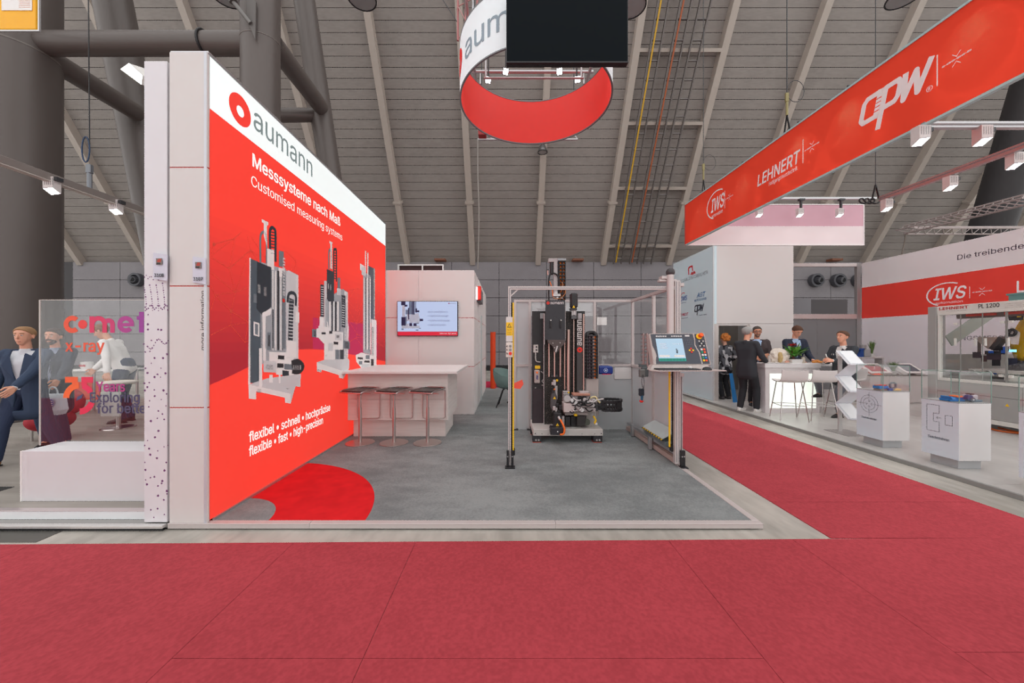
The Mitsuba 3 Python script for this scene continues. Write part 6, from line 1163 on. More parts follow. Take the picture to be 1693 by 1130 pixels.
tablet(9.78, 8.83, 0.79, 0.46, 'slanted white tablet display with dark screen on a black foot', M((216, 210, 208), 0.4), M((92, 94, 102), 0.3), M((44, 40, 40), 0.5))
def grass(x, y, z, h, n, sp, label, seed):
    s = thing('grass_plant', label, 'plant'); r_ = np.random.default_rng(seed); ms = []
    part(s, 'pot', lathe([(0, 0), (0.05, 0), (0.06, 0.08), (0.055, 0.08), (0.048, 0.07), (0, 0.07)], [x, y, z], 16), M((200, 198, 194), 0.5), 30)
    for i in range(n):
        a = r_.uniform(0, 6.28); d = np.array([math.cos(a), math.sin(a), 0]) * sp * r_.uniform(.2, 1); b = np.array([x, y, z + .06]) + d * 0.1; hh_ = h * r_.uniform(.7, 1)
        t = b + d * 0.5 + [0, 0, hh_ * .6]; e = b + d * 1.1 + [0, 0, hh_]; w = np.array([-math.sin(a), math.cos(a), 0]) * 0.006
        ms.append(trimesh.Trimesh([b - w, b + w, t + w, t - w, e], [[0, 1, 2], [0, 2, 3], [3, 2, 4]], process=False))
    part(s, 'blades', ms, M((92, 120, 62), 0.6), stuff=True)
grass(9.1, 9.05, 1.16, 0.36, 90, 0.09, 'tall tuft of grass in a pot beside the blue and grey fitting', 1); grass(9.42, 8.85, 0.738, 0.27, 130, 0.13, 'bushy grass plant between the two slanted tablets', 2); grass(8.62, 8.95, 0.738, 0.3, 70, 0.1, 'grass plant left of the red tablet display', 3)
solo('rear_shelf', 'grey raised shelf behind the red tablet display', 'shelf', [bx(8.5, 9.3, 8.95, 9.14, 1.12, 1.155, 0.003), bx(8.5, 8.54, 8.95, 9.14, PZ, 1.12), bx(9.26, 9.3, 8.95, 9.14, PZ, 1.12)], M((178, 174, 174), 0.5))
k = thing('pipe_fitting', 'blue bracket with grey steel cylinder standing on the shelf behind the tablet', 'fitting')
block(k, 'bracket_top', 8.62, 8.86, 8.98, 9.08, 1.33, 1.37, M((20, 62, 130), 0.4)); part(k, 'bracket', hull([[8.72, 8.99, 1.155], [8.84, 8.99, 1.155], [8.7, 9.07, 1.155], [8.84, 9.07, 1.155], [8.77, 8.99, 1.33], [8.84, 8.99, 1.33], [8.77, 9.07, 1.33], [8.84, 9.07, 1.33]]), M((20, 62, 130), 0.4)); block(k, 'body', 8.86, 9.02, 8.98, 9.08, 1.155, 1.37, M((150, 148, 150), 0.4), 0.02); part(k, 'cylinder', cyl([8.86, 9.03, 1.37], [8.86, 9.03, 1.455], 0.062, 20), M((150, 146, 146), 0.35, 0.4), 40)

# grey machine PL 1200
k = thing('test_machine', 'large grey glazed test machine marked PL 1200 with a yellow robot inside', 'machine')
TX = 8.1; TY0, TY1 = 4.4, 6.97; MG = M((158, 158, 156), 0.5); MW = M((212, 212, 206), 0.45)
part(k, 'end_post', bx(TX - 0.02, TX + 0.16, 6.83, TY1, 0.2, 2.2, 0.006), MG)
part(k, 'header', bx(TX - 0.01, TX + 0.14, TY0, 6.83, 2.05, 2.2, 0.006), MW); part(k, 'window_frame', [bx(TX - 0.012, TX + 0.06, TY0, 6.82, 0.82, 0.87, 0.004), bx(TX - 0.012, TX + 0.05, 6.78, 6.82, 0.87, 2.05, 0.004), bx(TX - 0.014, TX + 0.05, TY0, 6.82, 2.03, 2.06, 0.003)], MW)
for y, w in ((6.483, 0.01), (6.185, 0.01), (5.886, 0.026), (5.3, 0.026)): part(k, 'mullion', bx(TX, TX + 0.012, y - w / 2, y + w / 2, 0.87, 2.03), M((150, 152, 148), 0.4, 0.3))
yy_ = [6.78, 6.483, 6.185, 5.886, 5.3, 4.4]
for a, b in zip(yy_[:-1], yy_[1:]): part(k, 'window_pane', pane([TX + 0.01, a, 0.87], [TX + 0.01, b, 0.87], [TX + 0.01, b, 2.03], [TX + 0.01, a, 2.03]), 'pane_glass')
for y in (6.53, 6.25, 6.12, 5.84): part(k, 'door_handle', bar([TX - 0.03, y, 1.47], [TX - 0.03, y, 1.60], 0.02, 0.026), MW)
for y, z in ((6.55, 1.86), (5.93, 1.86), (5.83, 1.86), (5.95, 0.98), (5.83, 0.98)): part(k, 'hinge', bx(TX - 0.012, TX + 0.02, y - 0.025, y + 0.025, z - 0.022, z + 0.022, 0.003), MW)
for a, b in ((TY0, 5.7), (5.705, 6.83)):
    for z0, z1 in ((0.62, 0.82), (0.24, 0.615)): part(k, 'lower_panel', bx(TX, TX + 0.03, a, b, z0, z1, 0.003), M((160, 160, 158), 0.5))
part(k, 'base_rail', bx(TX - 0.01, TX + 0.1, TY0, TY1, 0.16, 0.235, 0.004), MW); part(k, 'yellow_sticker', extrude(poly([(0, 0), (.05, 0), (.025, .045)]), 0.002, [TX, 5.9, 0.49], -Y_, Z_, MX), YELLOW)
for y in (6.85, 5.6): part(k, 'machine_foot', cyl([TX + 0.1, y, PZ], [TX + 0.1, y, 0.17], 0.03), DARK)
part(k, 'rear_frame', [bx(TX + 1.75, TX + 1.85, TY0, TY1, 0.2, 1.28), bx(TX + 1.75, TX + 1.85, TY0, 5.6, 1.28, 2.2), bx(TX + 1.75, TX + 1.85, 6.88, TY1, 1.28, 2.2), bx(TX + 1.75, TX + 1.85, 5.6, 6.88, 2.1, 2.2)], M((150, 148, 142), 0.5))
part(k, 'end_wall', bx(TX + 0.16, TX + 1.75, 6.92, TY1, 0.2, 1.3), M((150, 148, 144), 0.5)); part(k, 'end_wall_glass', pane([TX + .16, 6.94, 1.3], [TX + 1.75, 6.94, 1.3], [TX + 1.75, 6.94, 2.05], [TX + .16, 6.94, 2.05]), 'pane_glass'); part(k, 'roof_beam', [bx(TX + 0.14, TX + 1.85, 6.85, TY1, 2.05, 2.2), bx(TX + 0.14, TX + 1.85, TY0, TY0 + 0.1, 2.05, 2.2)], MG)
part(k, 'bed', bx(TX + 0.05, TX + 1.75, TY0, 6.9, 0.78, 0.9), M((120, 120, 118), 0.5)); part(k, 'bed_rail', [bx(TX + 0.12, TX + 0.2, TY0, 6.0, 0.9, 0.98), bx(TX + 0.12, TX + 0.17, 5.55, 5.6, 0.9, 1.04), bx(TX + 0.3, TX + 1.2, 5.3, 6.6, 1.0, 1.05)], M((196, 196, 190), 0.5))
part(k, 'diagonal_plate', bar([TX + 0.9, 6.80, 1.42], [TX + 0.9, 6.1, 2.12], 0.05, 0.26, up=[0, 0.7, 0.7]), M((160, 168, 160), 0.5)) if False else part(k, 'diagonal_plate', bar([TX + 0.25, 6.86, 1.55], [TX + 1.2, 6.86, 2.2], 0.02, 0.22, up=[-0.6, 0, 0.8]), M((158, 166, 158), 0.5))
part(k, 'ceiling_rail', [bx(TX + 0.2, TX + 0.3, TY0, 6.7, 1.96, 2.04)], M((110, 100, 96), 0.5)); part(k, 'red_strip', [bx(TX + 0.12, TX + 0.2, 6.15, 6.5, 1.99, 2.03), bx(TX + 0.12, TX + 0.2, 5.7, 6.0, 1.99, 2.03)], M((200, 66, 50), 0.5)); part(k, 'green_block', bx(TX + 0.15, TX + 0.4, 5.2, 5.72, 0.98, 1.08, 0.004), M((24, 130, 70), 0.5))
RYc = [TX + 0.72, 6.17]; YR = M((216, 168, 22), 0.5); rq = lambda px, py, X: np.array([X, 600 * X / (px - 838.0), EYE - (py - 566.0) * X / (px - 838.0)])
part(k, 'robot_base', cyl([*RYc, 0.9], [*RYc, 1.22], 0.2, 24), DARK, 40)
part(k, 'robot_shoulder', m3.Manifold.batch_hull([m3.Manifold.sphere(r, 24).translate(p) for p, r in (((RYc[0], 6.12, 1.33), .17), ((RYc[0] + .05, 6.05, 1.82), .2), ((RYc[0] + .1, 5.9, 1.75), .22), ((RYc[0], 6.2, 1.55), .15))]), YR, 40)
part(k, 'robot_arm', hull([rq(x, y, TX + d_) for x, y in ((1671, 541), (1676, 548), (1687, 552), (1684, 572), (1671, 571), (1669, 552)) for d_ in (.30, .42)]), M((222, 218, 214), 0.5)); part(k, 'robot_motor', hull([rq(x, y, TX + d_) for x, y in ((1666, 521), (1692, 519), (1692, 531), (1668, 533)) for d_ in (.35, .55)]), M((44, 42, 44), 0.4)); part(k, 'robot_motor__label', hull([rq(x, y, TX + d_) for x, y in ((1681, 519), (1689, 518), (1689, 526), (1681, 527)) for d_ in (.33, .36)]), YELLOW)
part(k, 'robot_cable', tube(smooth_path([rq(x, y, TX + .28) for x, y in ((1668, 547), (1665, 551), (1667, 556), (1676, 556), (1679, 550), (1672, 547), (1666, 554), (1664, 560))]), 0.02, 8), BLACK, True)
part(k, 'gripper_cover', hull([rq(x, y, TX + d_) for x, y in ((1617, 559), (1657, 560), (1643, 579), (1633, 579), (1631, 565), (1616, 566)) for d_ in (.36, .48)]), M((150, 138, 130), 0.5)); part(k, 'gripper_arm', bar(rq(1659, 560, TX + .4), rq(1643, 580, TX + .4), 0.1, 0.07), M((46, 42, 44), 0.4))
for i, (x0_, x1_, y0_, y1_, m_) in enumerate(((1628, 1664, 582, 588, DARK), (1631, 1655, 588, 597, M((60, 48, 58), 0.5)), (1640, 1654, 597, 607, BLACK), (1616, 1622, 566, 584, M((96, 88, 84), 0.5)), (1608, 1622, 584, 594, M((66, 58, 64), 0.5)), (1664, 1682, 594, 606, M((30, 36, 56), 0.5)), (1622, 1632, 590, 600, M((80, 60, 60), 0.5)), (1652, 1668, 575, 583, BLACK))):
    part(k, 'gripper_block', hull([rq(x, y, TX + d_) for x in (x0_, x1_) for y in (y0_, y1_) for d_ in (.38 + .01 * i, .5 + .01 * i)]), m_)
part(k, 'blue_light', hull([rq(x, y, TX + d_) for x, y in ((1668, 580), (1681, 580), (1681, 584), (1668, 584)) for d_ in (.33, .36)]), M((60, 140, 230), 0.3), emit=(0.4, 1.4, 3.2))
for x0_, x1_, y0_, y1_ in ((1634, 1643, 582, 586), (1655, 1666, 581, 586), (1658, 1664, 575, 581), (1637, 1648, 614, 621)): part(k, 'blue_fitting', hull([rq(x, y, TX + d_) for x in (x0_, x1_) for y in (y0_, y1_) for d_ in (.33, .37)]), M((24, 84, 180), 0.4))
part(k, 'tube_hose', [tube(smooth_path([[TX + .25, 6.6, 0.95], [TX + .25, 6.5, 1.03], [TX + .25, 6.4, 0.96], [TX + .25, 6.3, 1.04], [TX + .25, 6.22, 0.95]]), 0.015, 8)], M((180, 184, 180), 0.3, 0.4), True)
part(k, 'header__brand_lettering', side_txt('LEHNERT', 6.79, 6.36, TX - 0.011, 2.128, 0.048, bold=True), M((176, 44, 40), 0.5)); part(k, 'header__model_lettering', side_txt('PL 1200', 6.225, 5.96, TX - 0.011, 2.112, 0.068, bold=True), M((76, 76, 74), 0.5)); [part(k, 'header__print_line', bx(TX - 0.0115, TX - 0.0105, y0, y1, z, z + 0.0035), M((150, 146, 140), 0.5)) for y0, y1, z in ((5.0, 5.9, 2.09), (5.0, 5.9, 2.12), (5.0, 5.9, 2.15), (6.4, 6.68, 2.095))]
solo('teal_crate', 'teal box on top of the glazed test machine at the right edge', 'box', [bx(TX + 0.05, TX + 0.5, 4.6, 5.9, 2.2, 2.3, 0.006), bx(TX + 0.04, TX + 0.51, 4.58, 5.92, 2.29, 2.32, 0.004)], M((96, 140, 138), 0.5))
solo('cable_bundle', 'orange and black cables lying under the test machine', 'cables', [tube(smooth_path([[TX + .2, 6.3, .07], [TX + .05, 6.0, .065], [TX + .25, 5.7, .065], [TX + .1, 5.4, .065], [TX + .3, 5.0, .065]]), 0.014, 6), tube(smooth_path([[TX + .3, 6.2, .07], [TX + .15, 5.8, .075], [TX + .3, 5.5, .065], [TX + .2, 5.2, .065]]), 0.014, 6)], M((214, 104, 44), 0.5), True)

# ================================================================ the stand on the left
k = thing('left_stand_floor', 'raised grey stand floor with white front riser at the far left', 'platform')
LF = 0.118
WOODG = MP('grey_board', lambda p, n, uv: mikit.mix(lin((128, 122, 116)), lin((158, 152, 145)), mikit.fbm(p.x * 1.5, p.y * 9, 2, 4)), 0.45)
put(k, bx(-8.6, -3.0, 3.09, 9.0, 0.0, LF - 0.012), M((90, 88, 86), 0.7))
for i in range(12): part(k, 'floor_board', bx(-8.6, -3.0, 3.1 + i * 0.49, 3.588 + i * 0.49, LF - 0.012, LF), WOODG)
part(k, 'riser', bx(-8.4, -3.0, 3.06, 3.09, 0.045, LF - 0.004, 0.002), M((216, 220, 222), 0.45)); part(k, 'riser_trim', bx(-8.4, -3.0, 3.055, 3.11, LF - 0.004, LF + 0.004, 0.002), M((196, 186, 186), 0.35, 0.5))
part(k, 'front_step', bx(-8.4, -2.79, 2.98, 3.06, 0.018, 0.045), M((140, 138, 136), 0.5)); part(k, 'step_trim', bx(-8.4, -2.795, 2.94, 2.985, 0.026, 0.05, 0.003), M((206, 204, 202), 0.35, 0.5)); part(k, 'step_foot', bx(-8.4, -2.81, 2.96, 3.0, 0.0, 0.026), BLACK)
part(k, 'cable_duct', bx(qx(-60, 3.6), qx(33, 3.6), 3.42, 3.56, LF, LF + 0.003), M((40, 40, 40), 0.5))
k = thing('dotted_wall', 'narrow white wall end with purple printed dots beside the red wall', 'display wall')
put(k, bx(-2.99, -2.80, 2.99, 7.3, 0.055, 3.86, 0.003), M((212, 212, 216), 0.5))
dr_ = np.random.default_rng(12); dots = []
dp = lambda px, py: (qx(px, 2.99), qz(py, 2.99))
for i in range(5):
    for j in range(12):
        t = j / 11; dots.append((237 + i * 10.6 + 5 * math.sin(t * 1.6) * (1 - i * .1), 470 + 42 * t + 4 * math.sin(i), 0.75 + 0.5 * (j % 3 == 0)))
for i in range(16): dots.append((236 + 2.9 * i, 462 + 8 * math.sin(i * 1.9) * (i % 3 - 1) * .6 - 2, 1.0)); dots.append((240 + 2.6 * i, 510 + 3.5 * math.sin(i * 1.3), 1.2))
for i in range(14): dots.append((244 + 2.6 * i, 575 + 6 * math.sin(i * .7) - i * .9, 1.0 + .4 * (i % 3 == 0)))
yv = 520
while yv < 866:
    for x in (237, 247, 258, 268, 277): 
        if dr_.random() < .8: dots.append((x + dr_.uniform(-4, 4), yv + dr_.uniform(-7, 7), dr_.uniform(0.9, 1.9)))
    yv += 16
dots = [d for d in dots if 235.8 + d[2] < d[0] < 279.5 - d[2]]
part(k, 'dot_print', extrude(so.unary_union([sg.Point(dp(a, b)).buffer(r / 600 * 2.99, 5) for a, b, r in dots]), 0.0008, [0, 2.99, 0], X_, Z_, -Y_), M((100, 58, 104), 0.5), stuff=True)
k = thing('white_plinth', 'long low white plinth carrying the lettered glass pane', 'plinth')
put(k, bx(qx(34.5, 3.24), -3.0, 3.24, 3.56, LF, 0.567, 0.003), M((206, 203, 206), 0.5)); part(k, 'end_trim', bx(qx(33.5, 3.24), qx(36.5, 3.24), 3.236, 3.26, LF, 0.568, 0.002), WHITE)
k = thing('lettered_glass', 'large glass pane with orange and purple company lettering standing on the white plinth', 'glass pane')
GY = 3.42; gx0 = qx(66, GY); gz0, gz1 = 0.567, qz(498, GY)
part(k, 'pane', pane([gx0, GY, gz0], [-3.0, GY, gz0], [-3.0, GY, gz1], [gx0, GY, gz1]), 'pane_glass'); part(k, 'edge', [bar([gx0, GY, gz0], [gx0, GY, gz1], 0.01), bar([gx0, GY, gz1], [-3.0, GY, gz1], 0.006)], M((190, 186, 180), 0.3))
g = lambda x, y: (qx(x / 4.346, GY), qz(520 + y / 4.346, GY))       # enlarged-crop coordinates of the lettering
def gt(s, x0, x1, yb, h, c, **kw): a, b = g(x0, yb), g(x1, yb); part(k, 'lettering', txt(s, [a[0], GY - 0.002, a[1]], X_, Z_, h / 4.346 / 600 * GY, b[0] - a[0], depth=0.0015, **kw), M(c, 0.5))
def gp(p, c, name='logo'): part(k, name, extrude(p, 0.0015, [0, GY - 0.002, 0], X_, Z_, -Y_), M(c, 0.5))
u1 = GY / 600 / 4.346
gp(ring_poly(g(522, 80), 28 * u1, 62 * u1, 48, 312), (228, 84, 54)); gp(sg.Point(*g(596, 80)).buffer(32 * u1), (224, 62, 60))
gp(stroke([g(662, 140), g(662, 22)], 34 * u1).union(ring_poly(g(710, 80), 28 * u1, 60 * u1, 0, 180)).union(stroke([g(754, 80), g(754, 140)], 32 * u1)), (212, 50, 96)); gp(ring_poly(g(782, 80), 12 * u1, 44 * u1, 0, 150).union(stroke([g(810, 80), g(810, 140)], 32 * u1)), (200, 56, 112))
gp(ring_poly(g(905, 80), 28 * u1, 60 * u1, 0, 318).union(stroke([g(850, 82), g(964, 82)], 24 * u1)), (172, 62, 140)); gp(stroke([g(1018, -10), g(1018, 138)], 34 * u1).union(stroke([g(985, 34), g(1060, 34)], 26 * u1)), (150, 60, 150))
gt('x-ray', 472, 752, 273, 80, (228, 90, 62), bold=True); gt('Years', 692, 900, 560, 68, (176, 58, 130), bold=True); gt('Exploring', 648, 1006, 638, 68, (74, 70, 100), bold=True); gt('for better', 696, 1085, 716, 68, (74, 70, 100), bold=True)
gc = g(572, 612)
gp(stroke([g(470, 478), g(560, 478)], 42 * u1).union(stroke([g(541, 458), g(541, 515)], 40 * u1)), (236, 96, 50)); gp(ring_poly(gc, 72 * u1, 116 * u1, 92, 178), (238, 104, 48))
gp(stroke([g(588, 478), g(670, 478)], 42 * u1).union(stroke([g(607, 458), g(607, 520)], 40 * u1)), (224, 48, 84)); gp(ring_poly(gc, 72 * u1, 112 * u1, 28, 76), (226, 44, 90)); gp(ring_poly(gc, 72 * u1, 116 * u1, -88, -18), (222, 44, 80)); gp(poly([g(548, 630), g(560, 600), g(600, 580), g(590, 610)]), (70, 72, 110))
# lights of the left stand
RX, RZ = -6.55, 3.9
k = thing('light_rail', 'slim lighting rail crossing in front of the thick column at left', 'rail'); put(k, bx(RX - 0.04, RX + 0.04, 3.6, 6.9, RZ - 0.05, RZ + 0.05, 0.006), M((150, 142, 138), 0.4, 0.5)); part(k, 'lower_flange', bx(RX - 0.05, RX + 0.05, 3.6, 6.9, RZ - 0.07, RZ - 0.055), M((190, 184, 178), 0.4, 0.3))
w0 = np.array([RX, 600 * -RX / (838 - 148), RZ])
k = thing('rigging_wire', 'hanging wire with shackle and hook holding the left lighting rail', 'wire'); part(k, 'wire', cyl(w0 + [0, 0, 0.75], w0 + [-.04, 0, 6], 0.008, 6), DARK); part(k, 'hook', [cyl(w0 + [0, 0, 0.05], w0 + [0, 0, 0.3], 0.03, 8), bx(w0[0] - .04, w0[0] + .04, w0[1] - .03, w0[1] + .03, w0[2] + .28, w0[2] + .42, .01)], M((120, 124, 130), 0.4, 0.5)); part(k, 'sling', tube([w0 + [-0.06 + 0.06 * math.cos(a) , 0, 0.66 + 0.2 * math.sin(a)] for a in np.linspace(0, 6.28, 20)], 0.01, 6), M((40, 60, 90), 0.5))
for px, py, lab in ((86, 319, 'glaring spotlight under the left lighting rail, nearer the picture edge'), (192, 353, 'glaring spotlight under the left lighting rail, beside the white wall end')):
    stand_spot(px, py, 600 * -RX / (838 - px), RZ, lab, group='spotlights under the left rail', e=(26, 24, 20))
k = thing('flood_light', 'bright square floodlight leaning over the top of the dotted white wall', 'floodlight')
fc = q(218, 121, 3.55); fa, fb, fd = frame_of([0.25, -0.75, -0.55])
e_ = [fc + q(x, y, 3.5) - q(218, 121, 3.5) for x, y in ((199, 116), (213, 106), (236, 127), (234, 142))]
ln = trimesh.Trimesh(e_, [[0, 1, 2], [0, 2, 3]], process=False)
if ln.face_normals[0][1] > 0: ln.invert()
part(k, 'lens', ln, WHITE, emit=(14, 13.4, 12)); part(k, 'housing', hull([*[p + np.array([0, 0.012, 0.004]) for p in e_], *[p * 1.0 + np.array([0, 0.14, 0.06]) for p in e_]]), M((206, 204, 200), 0.4)); part(k, 'arm', bar(fc + [0, 0.12, 0.06], [-2.95, 3.7, 3.86], 0.03), DARK)
# furniture behind the glass
def high_table(x, y, w, z, label):
    s = thing('high_table', label, 'table', None); part(s, 'top', bx(x - w, x + w, y - 0.3, y + 0.3, z - 0.03, z, 0.006), WHITE)
    for sx in (-1, 1):
        for sy in (-1, 1): part(s, 'leg', cyl([x + sx * (w - .08), y + sy * .22, LF], [x + sx * (w - .08), y + sy * .22, z - .03], 0.022, 10), CHROME, 40)
    return s
high_table(-8.0, 7.2, 0.52, 1.0, 'white high table with chrome legs behind the lettered glass')
k = thing('oval_stool', 'bar stool with oval pale seat in front of the leaning man in the white shirt', 'stool'); ox, oy = qx(196, 6.0), 6.0
part(k, 'seat', lathe([(0, 0), (0.2, 0), (0.24, 0.02), (0.235, 0.045), (0.18, 0.055), (0, 0.05)], [ox, oy, qz(637, 6.0)], 28), M((214, 206, 196), 0.5), True)
part(k, 'stem', cyl([ox, oy, LF], [ox, oy, qz(637, 6.0)], 0.03, 14), CHROME, 40); part(k, 'base', lathe([(0, 0), (0.22, 0), (0.2, 0.014), (0.03, 0.02), (0, 0.02)], [ox, oy, LF], 28), CHROME, 30)
solo('white_panel_box', 'white paper carrier hanging below the oval stool seat', 'carrier bag', [bx(qx(170, 5.9), qx(201, 5.9), 5.86, 5.9, qz(690, 5.9), qz(650, 5.9), 0.006)], M((206, 210, 206), 0.5)); part('white_panel_box', 'handle', tube([[qx(186, 5.88) + 0.07 * math.cos(a), 5.88, qz(650, 5.9) + 0.11 * math.sin(a)] for a in np.linspace(0, math.pi, 12)], 0.006, 6), WHITE2)
k = thing('mug', 'white mug with red print on the high table behind the glass', 'mug'); mx, my = qx(144, 7.15), 7.15
part(k, 'cup', lathe([(0, 0), (0.075, 0), (0.09, 0.03), (0.09, 0.14), (0.08, 0.14), (0.08, 0.02), (0, 0.015)], [mx, my, 1.0], 20), WHITE, 30); part(k, 'print', [bx(mx - 0.05 + i * 0.025, mx - 0.035 + i * 0.025, my - 0.092, my - 0.086, 1.05, 1.09) for i in range(5)], M((190, 60, 70), 0.5))
solo('paper_sheets', 'dark folder lying on the high table behind the glass', 'folder', bx(-7.9, -7.6, 7.1, 7.35, 1.0, 1.015, 0.003), M((70, 70, 80), 0.5))
k = thing('red_armchair', 'rounded dark red armchair at the foot of the walking visitors', 'armchair'); ax, ay = qx(84, 5.3), 5.3
part(k, 'seat', ellips([ax, ay, LF + 0.28], [0.22, 0.26, 0.16], 3), M((150, 22, 38), 0.7), True); part(k, 'back', ellips([ax + 0.02, ay + 0.2, LF + 0.52], [0.24, 0.09, 0.2], 3), M((170, 30, 44), 0.7), True); part(k, 'foot', [cyl([ax + dx, ay + dy, LF], [ax + dx, ay + dy, LF + .2], .014, 8) for dx in (-.12, .12) for dy in (-.12, .12)], CHROME)
solo('red_partition', 'low red partition panel standing behind the left stand tables', 'partition', [bx(qx(112, 8.9), qx(168, 8.9), 8.85, 8.9, LF, qz(640, 8.9) + 0.1, 0.01)], M((206, 64, 48), 0.6)); solo('red_screen', 'red panel at the left picture edge behind the visitors', 'partition', bx(qx(-60, 8.0), qx(12, 8.0), 7.95, 8.0, LF, qz(668, 8.0), 0.01), M((214, 62, 44), 0.6))

# ================================================================ people
def rotz(a): c, s = math.cos(a), math.sin(a); return np.array([[c, -s, 0], [s, c, 0], [0, 0, 1.0]])
def rotx(a): c, s = math.cos(a), math.sin(a); return np.array([[1, 0, 0], [0, c, -s], [0, s, c]])
def sph(p, r, n=18): return m3.Manifold.sphere(float(r), n).translate([float(v) for v in p])
def hl(*pr): return m3.Manifold.batch_hull([sph(p, r) for p, r in pr])
def union(ms): return m3.Manifold.batch_boolean(list(ms), m3.OpType.Add)
def soft(m, edge=0.022, it=8):
    mm = m.refine_to_length(edge).to_mesh(); t = trimesh.Trimesh(mm.vert_properties[:, :3], mm.tri_verts, process=False); v0 = t.vertices.copy()
    trimesh.smoothing.filter_taubin(t, 0.5, 0.53, iterations=it); bad = np.linalg.norm(t.vertices - v0, axis=1) > 0.02; v = t.vertices.copy(); v[bad] = v0[bad]; t.vertices = v; return t
def ik(a, b, l1, l2, hint):
    a, b = np.asarray(a, float), np.asarray(b, float); d = b - a; L = np.linalg.norm(d); d = d / L
    if L > (l1 + l2) * 0.995: L = (l1 + l2) * 0.995
    x = (L * L + l1 * l1 - l2 * l2) / (2 * L); h = math.sqrt(max(l1 * l1 - x * x, 1e-6)); hh_ = np.asarray(hint, float); hh_ = hh_ - d * hh_.dot(d); hh_ /= np.linalg.norm(hh_)
    return a + d * x + hh_ * h, a + d * L
def person(label, pos, face, height, skin, hair, top, trousers, shoes, hands=(None, None), feet=(None, None), lean=0.0, head=(0, 0), shirt=None, pelvis_z=None, hair_style='short', glasses=False, beard=None, opening=0.085, elbow_hint=None, knee_hint=None, palm=None, badge=False, coat=0.0, shirt_only=False):
    """pos: the floor point under the pelvis; face: horizontal direction looked at; hands, feet: points in the world (left, right)."""
    P = thing('person', label, 'person'); s = height / 1.80; f = np.array([face[0], face[1], 0.0]); f /= np.linalg.norm(f); A = np.column_stack([np.cross(f, Z_), f, Z_]); pos = np.asarray(pos, float)
    pz = 0.95 if pelvis_z is None else (pelvis_z - pos[2]) / s
    W = lambda p: pos + s * (A @ np.asarray(p, float)); Lc = lambda p: A.T @ (np.asarray(p, float) - pos) / s
    up = lambda p: np.array([0, 0, pz]) + rotx(-lean) @ (np.asarray(p, float) - [0, 0, 0.95])
    # joints
    sh = [up((sx * .185, -.005, 1.44)) for sx in (-1, 1)]
    hands = [Lc(h) if h is not None else up((sx * .25, .09, .92)) if lean < .3 else sh[i] + [0, .12, -.5] for i, (h, sx) in enumerate(zip(hands, (-1, 1)))]
    el, wr = [], []
    for i, sx in enumerate((-1, 1)):
        hint = elbow_hint[i] if elbow_hint else (sx * .5, -.7, -.5); e, w = ik(sh[i], hands[i], .29, .265, hint); el.append(e); wr.append(w)
    hp = [np.array([sx * .09, 0, pz - .03]) for sx in (-1, 1)]; kn, an = [], []
    feet = [Lc(q_) if q_ is not None else np.array([sx * .11, 0, 0]) for q_, sx in zip(feet, (-1, 1))]
    for i, sx in enumerate((-1, 1)):
        k_, a_ = ik(hp[i], feet[i] + [0, -.02, .085], .44, .42, knee_hint[i] if knee_hint else (sx * .1, 1, .1)); kn.append(k_); an.append(a_)
    S = lambda p, r: (W(p), r * s)
    def torso(g, hem=None):
        T_ = [((sx * x, y, z), r) for x, y, z, r in ((.075, 0, .95, .10), (.06, .005, 1.12, .092), (.09, .012, 1.31, .102), (.14, -.005, 1.43, .052)) for sx in (-1, 1)]
        T_ = [(up(p), r + g) for p, r in T_]; o = [hl(*[S(*T_[j]) for j in range(i, i + 4)]) for i in (0, 2, 4)]
        if hem: o.append(hl(*[S(p, r) for p, r in ((up((-.075, 0, .95)), .10 + g), (up((.075, 0, .95)), .10 + g), (up((-.08, 0, hem)), .098 + g), (up((.08, 0, hem)), .098 + g))]))
        return o
    def arm(i, g0, g1, cut=1.0):
        w_ = el[i] + (wr[i] - el[i]) * cut; return [hl(S(sh[i], .054 + g0), S(el[i], .042 + g0)), hl(S(el[i], .042 + g0), S(w_, .030 + g1))]
    def leg(i, g0, g1, cut=1.0):
        a_ = kn[i] + (an[i] - kn[i]) * cut; return [hl(S(hp[i], .092 + g0), S(kn[i], .056 + g0)), hl(S(kn[i], .056 + g0), S(kn[i] + (an[i] - kn[i]) * .35, .056 + g0), S(a_, .038 + g1))]
    # head
    nb, hc = up((0, -.005, 1.47)), up((0, .03, 1.675)); R = rotz(head[0]) @ rotx(-head[1] - lean * .4); H = lambda p: hc + R @ np.asarray(p, float)
    hd = [hl(S(H((0, -.025, .035)), .082), S(H((0, .02, .04)), .076), S(H((0, .03, -.03)), .062)), hl(S(H((0, .03, -.03)), .062), S(H((0, .05, -.085)), .034), S(H((0, -.01, -.05)), .05)), hl(S(nb, .056), S(H((0, -.015, -.07)), .05)),
          hl(S(H((0, .098, .012)), .008), S(H((0, .112, -.022)), .012), S(H((0, .09, -.026)), .012))] + [hl(S(H((sx * .078, -.005, .015)), .012), S(H((sx * .08, -.012, -.02)), .010), S(H((sx * .084, -.02, .01)), .008)) for sx in (-1, 1)] + [hl(S(H((sx * .024, .082, -.068)), .004), S(H((0, .0905, -.064)), .006), S(H((0, .089, -.073)), .006)) for sx in (-1, 1)]
    # hands: palm, four fingers in two bent joints, thumb
    hn = []
